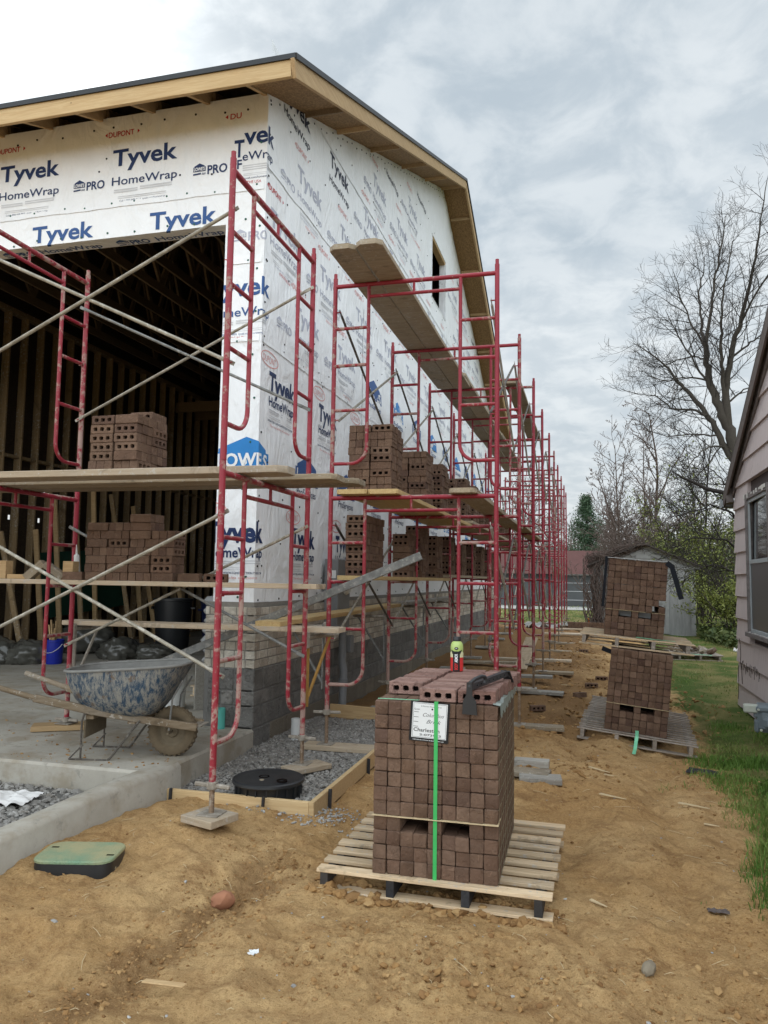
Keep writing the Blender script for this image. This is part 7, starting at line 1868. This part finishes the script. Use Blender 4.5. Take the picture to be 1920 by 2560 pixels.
def shrub(x, y, h, w, seed, label, leafmat_, nl, size, bark='bark', stems=9, zb=-.05, name='shrub', sprd=.07):
    rs = np.random.RandomState(seed); tb = [TB(), TB()]; tips = []
    cfg = dict(seg=[6, 5, 4], wob=[.12, .2, .25], up=[.0, .05, .05], tap=[.4, .4, .5], rmin=.005, sides=[5, 4, 3], num=[8, 5, 0], len=[.45, .5, 0], rad=[.012, .007, 0], ang=[45, 45, 0], trunk=0, **{'from': [.3, .15, 0]})
    for k in range(stems):
        a = rs.rand()*6.28; s_ = rs.rand()**.6*w/h*1.0; d = np.array([math.cos(a)*s_, math.sin(a)*s_, 1.0]); d /= np.linalg.norm(d)
        limb(tb, np.array([x+rs.randn()*.12, y+rs.randn()*.12, zb]), d, h*(.65+.4*rs.rand()), .022, 0, rs, cfg, tips)
    root = empty(name, (x, y, zb), (0, 0, 0), label, 'shrub', 'shrubs right of the shed'); tb[0].obj('stem', bark, root, (x, y, zb)); tb[1].obj('twigs', bark, root, (x, y, zb))
    if nl: leaves(tips, rs, nl, sprd, size, leafmat_, 'foliage', root, (x, y, zb))
shrub(3.35, 25.8, 4.4, 1.3, 1, 'tall yellow green spring shrub rising directly right of the shed', 'spring_leaf', 4, .036)
shrub(4.3, 24.6, 3.8, 1.2, 2, 'yellow green spring shrub against the corner of the mauve house', 'spring_leaf', 4, .034)
shrub(3.6, 22.3, 1.9, .9, 3, 'small leafy shrub with fresh green leaves low between shed and house', 'spring_leaf', 9, .034)
shrub(3.9, 28.5, 4.2, 1.6, 4, 'dull olive shrub behind the spring shrubs', 'dull_leaf', 5, .042, 'bark_dark')
shrub(5.0, 30.5, 4.8, 1.8, 5, 'dense dull thicket farthest behind the mauve house corner', 'dull_leaf', 6, .045, 'bark_dark', 12)
shrub(2.8, 29.5, 3.6, 1.4, 6, 'pale budding shrub peeping over the right roof of the shed', 'spring_leaf', 7, .036)
shrub(3.2, 33, 3.8, 2.0, 7, 'dark undergrowth thicket between shed and shrubs', 'dull_leaf', 5, .05, 'bark_dark', 14)
shrub(3.55, 16.5, .0+2.0, .5, 8, 'thin budding sapling close behind the mauve house', 'spring_leaf', 3, .026, 'bark_dark', 3)
def overhang():
    # half bare budding tree whose branches droop in front of the shed from behind the house
    rs = np.random.RandomState(15); root = empty('budding_tree', (3.1, 16.2, -.1), (0, 0, 0), 'dark branched budding tree leaning out from behind the mauve house eave', 'tree'); tb = [TB(), TB()]; tips = []
    cfg = dict(seg=[8, 6, 4, 3], wob=[.1, .15, .2, .25], up=[0, .0, .02, .02], tap=[.4, .35, .4, .5], rmin=.0032, sides=[7, 5, 4, 3], num=[8, 7, 5, 0], len=[1.25, .6, .32, 0], rad=[.018, .008, .0045, 0], ang=[50, 45, 45, 0], trunk=0, abs=True, **{'from': [.2, .15, .2, 0]})
    for pts, r0 in (([(3.1, 16.2, -.1), (3.1, 16.2, 1.6), (3.0, 16.1, 2.5), (2.8, 15.9, 3.0)], .07), ([(3.05, 16.15, 2.2), (2.55, 15.6, 2.95), (2.1, 15.3, 3.05), (1.6, 15.1, 2.85)], .028), ([(3.05, 16.15, 1.9), (2.5, 15.8, 2.45), (2.0, 15.6, 2.5), (1.4, 15.5, 2.25)], .026), ([(3.08, 16.2, 1.5), (2.6, 15.9, 1.9), (2.2, 15.7, 1.98), (1.75, 15.6, 1.85)], .022), ([(2.9, 16.0, 2.8), (2.5, 15.8, 3.5), (2.1, 15.7, 3.9)], .022)):
        P = np.array(pts, float); k = len(P); t = np.linspace(0, k-1, 12); P = np.stack([np.interp(t, np.arange(k), P[:, j]) for j in range(3)], 1); P[1:-1] += rs.randn(10, 3)*.02; rad = np.linspace(r0, r0*.3, 12)
        tb[0].tube(P, rad, 7)
        if r0 < .05: spawn(tb, P, rad, 1, 0, rs, cfg, tips)
    dead = np.array([(2.7, 15.1, 3.2), (2.4, 15.0, 3.23), (2.3, 15.0, 3.26), (2.13, 15.0, 3.3), (2.01, 15.0, 3.34), (1.84, 15.0, 3.44), (1.63, 15.0, 3.54), (1.44, 15.0, 3.66)]); tb[0].tube(dead, [.05, .045, .04, .04, .036, .03, .022, .008], 7)
    tb[0].tube([(3.0, 16.1, 2.4), (2.7, 15.1, 3.2)], [.05, .05], 7)
    tb[0].obj('trunk', 'bark_dark', root, (3.1, 16.2, -.1)); tb[1].obj('crown', 'bark_dark', root, (3.1, 16.2, -.1)); leaves(tips[::3], rs, 1, .03, .022, 'spring_leaf', 'leaves', root, (3.1, 16.2, -.1))
overhang()
def vines():
    rs = np.random.RandomState(9); root = empty('vine', (0.1, 23.4, .1), (0, 0, 0), 'leafless tangled vine climbing the left edge and roof slope of the shed', 'vine'); tb = TB()
    for i in range(46):
        P = [np.array([rs.uniform(-.10, .35), 23.42-rs.rand()*.1, .1])]; 
        while P[-1][2] < 2.2+rs.rand()*.2 and len(P) < 40: P.append(P[-1]+np.array([rs.randn()*.055, rs.randn()*.02, .09+rs.rand()*.05])); P[-1][0] = np.clip(P[-1][0], -.25, .55)
        n = rs.randint(6, 26)
        for k in range(n):
            q = P[-1]+np.array([.055+rs.randn()*.05, rs.randn()*.02, .026+rs.randn()*.045]); q[2] = min(max(q[2], 2.0+.42*q[0]), 2.22+.42*max(q[0], 0)+.3*rs.rand()); P.append(q)
        P = np.array(P); tb.tube(P, np.linspace(.016, .005, len(P)), 4)
    for i in range(150):
        u = rs.rand()*1.5; p = np.array([u, 23.4, 2.05+.42*u]); P = [p]
        for k in range(5): P.append(P[-1]+np.array([rs.randn()*.09-.02, rs.randn()*.05, .05+rs.randn()*.07]))
        tb.tube(P, np.linspace(.008, .004, 6), 3)
    tb.obj('stems', 'bark_reddish', root, (.1, 23.4, .1))
vines()
def ivy():
    rs = np.random.RandomState(3); n = 5200; x = 2.75+2.2*rs.rand(n); y = 19.5+5*rs.rand(n); k = ((x-3.9)/1.2)**2+((y-22)/2.6)**2 < 1; x, y = x[k], y[k]; z = gz(x, y)+.06+.28*rs.rand(len(x))**1.5
    T = np.stack([x, y, z], 1); o = leaves(list(T), rs, 1, .02, .055, 'dull_leaf', 'ground_ivy', None, (0, 0, 0)); tag(o, kind='stuff')
    rs2 = np.random.RandomState(44); tb = TB()
    for i in range(420):
        x, y = rs2.uniform(-22, 26), rs2.uniform(78, 96); h = rs2.uniform(4, 8.5); P = np.array([(x, y, 0), (x+rs2.randn()*.3, y, h*.5), (x+rs2.randn()*.6, y, h)]); tb.tube(P, [.12, .07, .02], 4)
        for k in range(16):
            f = rs2.uniform(.25, 1); b = P[0]*(1-f)+P[2]*f; e = b+np.array([rs2.randn()*1.1, rs2.randn()*.5, rs2.uniform(.3, 1.6)]); tb.tube([b, e], [.035, .012], 3)
    o = tb.obj('distant_wood', 'bark_reddish'); tag(o, kind='stuff')
ivy()

# ------------------------------------------------------------------ small things lying about
for (x, y, rz, md, lb) in ((-.68, 10.1, .5, 'S', 'loose dark brick on the soil right of the third side frame foot'), (-.19, 17.5, .2, 'S', 'small distant brick on the track near the far scaffold feet'), (.14, 13.3, -.1, 'S', 'brick lying behind the left corner of the grey pallet'), (-.02, 12.5, .15, 'S', 'brick half sunk in soil left of the leaning tower'), (.05, 20.9, .1, 'S', 'tiny distant brick on the track before the shed'), (-.2, 11.3, .7, 'P', 'dark clod covered brick in the middle of the track')):
    brick_at(x, y, gz1(x, y)+.0, md, rz, lb, 'bricks dropped on the soil')
def stone(x, y, s, mat, seed, label, sink=.3, name='stone'):
    bm = bmesh.new(); bmesh.ops.create_icosphere(bm, subdivisions=3, radius=1); 
    for v in bm.verts:
        p = v.co; n = float(fbm(np.array([p.x*1.6+seed]), np.array([p.y*1.6+p.z*1.3]), 3)[0]); k = 1+.28*n; v.co = Vector((p.x*s[0]*k, p.y*s[1]*k, p.z*s[2]*k))
    me = bpy.data.meshes.new(name); bm.to_mesh(me); bm.free(); me.materials.append(MATS[mat]); me.polygons.foreach_set('use_smooth', [True]*len(me.polygons)); me.set_sharp_from_angle(angle=R(28))
    tag(link(name, me, None, (x, y, gz1(x, y)+s[2]*(1-2*sink)), (rng.uniform(-.2, .2), rng.uniform(-.2, .2), rng.uniform(0, 3))), label, 'stone')
stone(-1.82, 3.70, (.042, .062, .045), 'stone_red', 3, 'rounded reddish stone in the loose soil left of the foreground pallet', .22)
stone(.22, 3.62, (.027, .05, .024), 'stone_grey', 8, 'striped grey stone lying on the track at lower right', .2)
for i, (x, y, l, rz, lb) in enumerate(((.14, 6.25, .22, -.55, 'pale wood shim on the track right of the foreground pack'), (.72, 6.3, .24, -.6, 'pale wood shim at the grass edge'), (.05, 7.3, .20, -.5, 'thin pale shim before the leaning tower, longer of two'), (.13, 7.15, .09, -.5, 'thin pale shim before the leaning tower, shorter of two'), (.80, 6.0, .10, -.3, 'short broken shim by the grass edge'), (.02, 4.3, .10, -.6, 'tiny wood splinter on the track beside the pallet'), (-.4, 12.4, .16, -.5, 'pale splinter among the clods of the track'), (-.25, 9.3, .10, -.9, 'pale chip on the track left of the grey pallet'), (.07, 16.0, .22, .1, 'pale wooden block far along the track'), (.9, 3.3, .12, .2, 'dark wood chip near the lower right corner'))):
    m = MB(); w = .022 if l < .2 else .03; m.add([(-l/2, -w/2, 0), (l/2, -w*.18, 0), (l/2, w*.18, 0), (-l/2, w/2, 0), (-l/2, -w/2, .008), (l/2, -w*.18, .003), (l/2, w*.18, .003), (-l/2, w/2, .008)], [(3, 2, 1, 0), (4, 5, 6, 7), (0, 1, 5, 4), (1, 2, 6, 5), (2, 3, 7, 6), (3, 0, 4, 7)])
    tag(m.obj('wood_shim', 'chip_wood', None, (x, y, gz1(x, y)+.012), (rng.uniform(-.05, .05), rng.uniform(-.06, .06), rz)), lb, 'wood shim', 'wood shims on the soil')
board((-1.70, 2.80, .025), (-1.50, 2.76, .055), .03, .008, 'wood_sliver', 'flat sliver of wood sticking from the soil at the bottom of the picture', 'wood sliver', 'lumber')
def sheet(name, x, y, w, d, mat, seed, label, cat, amp=.02, rz=0, z=None, n=14):
    u = np.linspace(-.5, .5, n); U, V_ = np.meshgrid(u, u); rs = np.random.RandomState(seed); r = .12*perlin(U*3+seed, V_*3)
    X = (U+r*.5)*w; Y_ = (V_+.1*perlin(V_*3+seed, U*4))*d; Z = amp*np.abs(perlin(U*3.7+seed, V_*4.3))*2+amp*.4*perlin(U*9, V_*9+seed)+.01
    i = np.arange(n-1)[:, None]*n+np.arange(n-1)[None]; F = np.stack([i, i+n, i+n+1, i+1], -1).reshape(-1, 4)
    o = link(name, np_mesh(name, np.stack([X.ravel(), Y_.ravel(), Z.ravel()], 1), F, mat), None, (x, y, (gz1(x, y) if z is None else z)+.004), (0, 0, rz)); return tag(o, label, cat)
sheet('tarp_scrap', .98, 7.9, .26, .22, 'tarp_black', 3, 'black plastic scrap lying at the grass edge', 'plastic scrap', .012, -.3)
sheet('leaf_litter', .60, 4.35, .10, .05, 'trim_brown', 8, 'dark crumpled scrap on the track near the grass', 'plastic scrap', .012, .1)
sheet('rag', -3.80, 4.44, .40, .32, 'cloth_white', 5, 'white crumpled rag on the gravel left of the kerb', 'rag', .032, .2, .085, 30)
sheet('paper_scrap', -1.42, 3.20, .05, .045, 'paper', 2, 'small white paper scrap on the soil', 'paper scrap', .008, .5)
sheet('plastic_bag', 3.32, 19.4, .32, .25, 'cloth_white', 9, 'white plastic bag caught in the ivy below the shrubs', 'plastic bag', .11, .2)
sheet('film_scrap', -2.45, 8.55, .30, .22, 'tarp_black', 6, 'black film scrap against the form board by the conduit', 'plastic scrap', .05, .2)
board((-3.95, 3.85, .10), (-3.70, 4.15, .15), .045, .02, 'wood_splinter', 'orange brown splinter of wood in the pit gravel', 'wood splinter', 'lumber')
m = MB(); m.lathe([(.05, 0), (.045, .02), (.02, .24), (0, .26)], 12); tag(m.obj('marker_cone', 'orange_flag', None, (-.12, 25.2, gz1(-.12, 25.2))), 'tiny orange marker standing beside the shed wall', 'marker')
# far end of the track: flat pallet with offcuts, lumber, a low brick row
pallet((1.98, 17.4, gz1(1.9, 17.6)), (0, 0, R(4)), 'flat pallet on the grass right of the tower with masonry scraps', 'pallet_grey', 'pallet_grey', 9, 1.3, 1.15, .09)
for i in range(26):
    x, y = 1.98+rng.uniform(-.5, .5), 17.6+rng.uniform(-.1, .7); l = rng.uniform(.10, .24)
    m = MB(); m.box((-l/2, -.05, -.03), (l/2, .05, .03), None, .012); m.v = [(a+rng.uniform(-.02, .02), b+rng.uniform(-.015, .015), c+rng.uniform(-.012, .012)) for a, b, c in m.v]
    tag(m.obj('masonry_scrap', rng.choice(['brick_brown', 'stone_grey', 'pallet_grey']), None, (x, y, gz1(1.9, 17.6)+.16+.16*rng.random()*(1-abs(x-1.98)/.6)), (rng.uniform(-.6, .6), rng.uniform(-.7, .7), rng.uniform(0, 3)), smooth=0), 'broken masonry scrap in the heap on the flat grass pallet', 'masonry scrap', 'masonry scraps on the flat pallet')
strip([(1.45, 17.15, gz1(1.5, 17)+.135), (1.9, 17.12, gz1(1.5, 17)+.14), (2.35, 17.05, gz1(1.5, 17)+.13)], .07, 'strap_tail', 'strap_pale', 'green strap lying along the front of the flat grass pallet', 'strap')
m = MB(); rs_ = random.Random(2)
for r in range(3):
    for k in range(14):
        m.tint = rs_.random()*.98+.01; x = -.95+k*.0727+.01; m.box((x, 0, r*.0735), (x+.070, .2, r*.0735+.07), None, .004)
tag(m.obj('brick_row', 'brick_brown', None, (.25, 23.1, gz1(-.2, 23.1)), (0, 0, .0)), 'low strapped row of bricks at the far end before the shed', 'brick pack')
sheet('tarp_heap', -1.35, 24.0, 1.2, .7, 'drive_pale', 4, 'pale crumpled sheet heaped at the far end of the scaffold', 'plastic sheet', .18, .3)
for i, (x, y, l, rz) in enumerate(((-.9, 22.9, 1.6, .06), (-.7, 21.0, 1.2, -.05))):
    board((x-l/2, y, gz1(x, y)+.06), (x+l/2, y+l*rz, gz1(x, y)+.06), .16, .04, 'loose_board', ('long pale board across the far end of the track', 'pale board on the soil before the low brick row')[i], 'board', 'plank_pale', 'boards at the far end')

def twigs():
    rs = np.random.RandomState(61); tb = TB()
    for i in range(330):
        x, y = rs.uniform(-2.9, 1.1), 2.3+5.5*rs.rand()**1.4
        if x < -1.75 and y > 4.85: continue
        l = rs.uniform(.015, .075)*(1 if y < 5 else 1.6); a = rs.rand()*6.28; p = np.array([x, y, gz1(x, y)+.004]); q = p+np.array([math.cos(a)*l, math.sin(a)*l, 0]); q[2] = gz1(q[0], q[1])+.005+.006*rs.rand(); m_ = (p+q)/2+np.array([rs.randn()*.004, rs.randn()*.004, .004])
        tb.tube([p, m_, q], [.0011, .0015, .0009], 4)
    tag(tb.obj('straw_bits', 'chip_wood'), kind='stuff')
twigs()
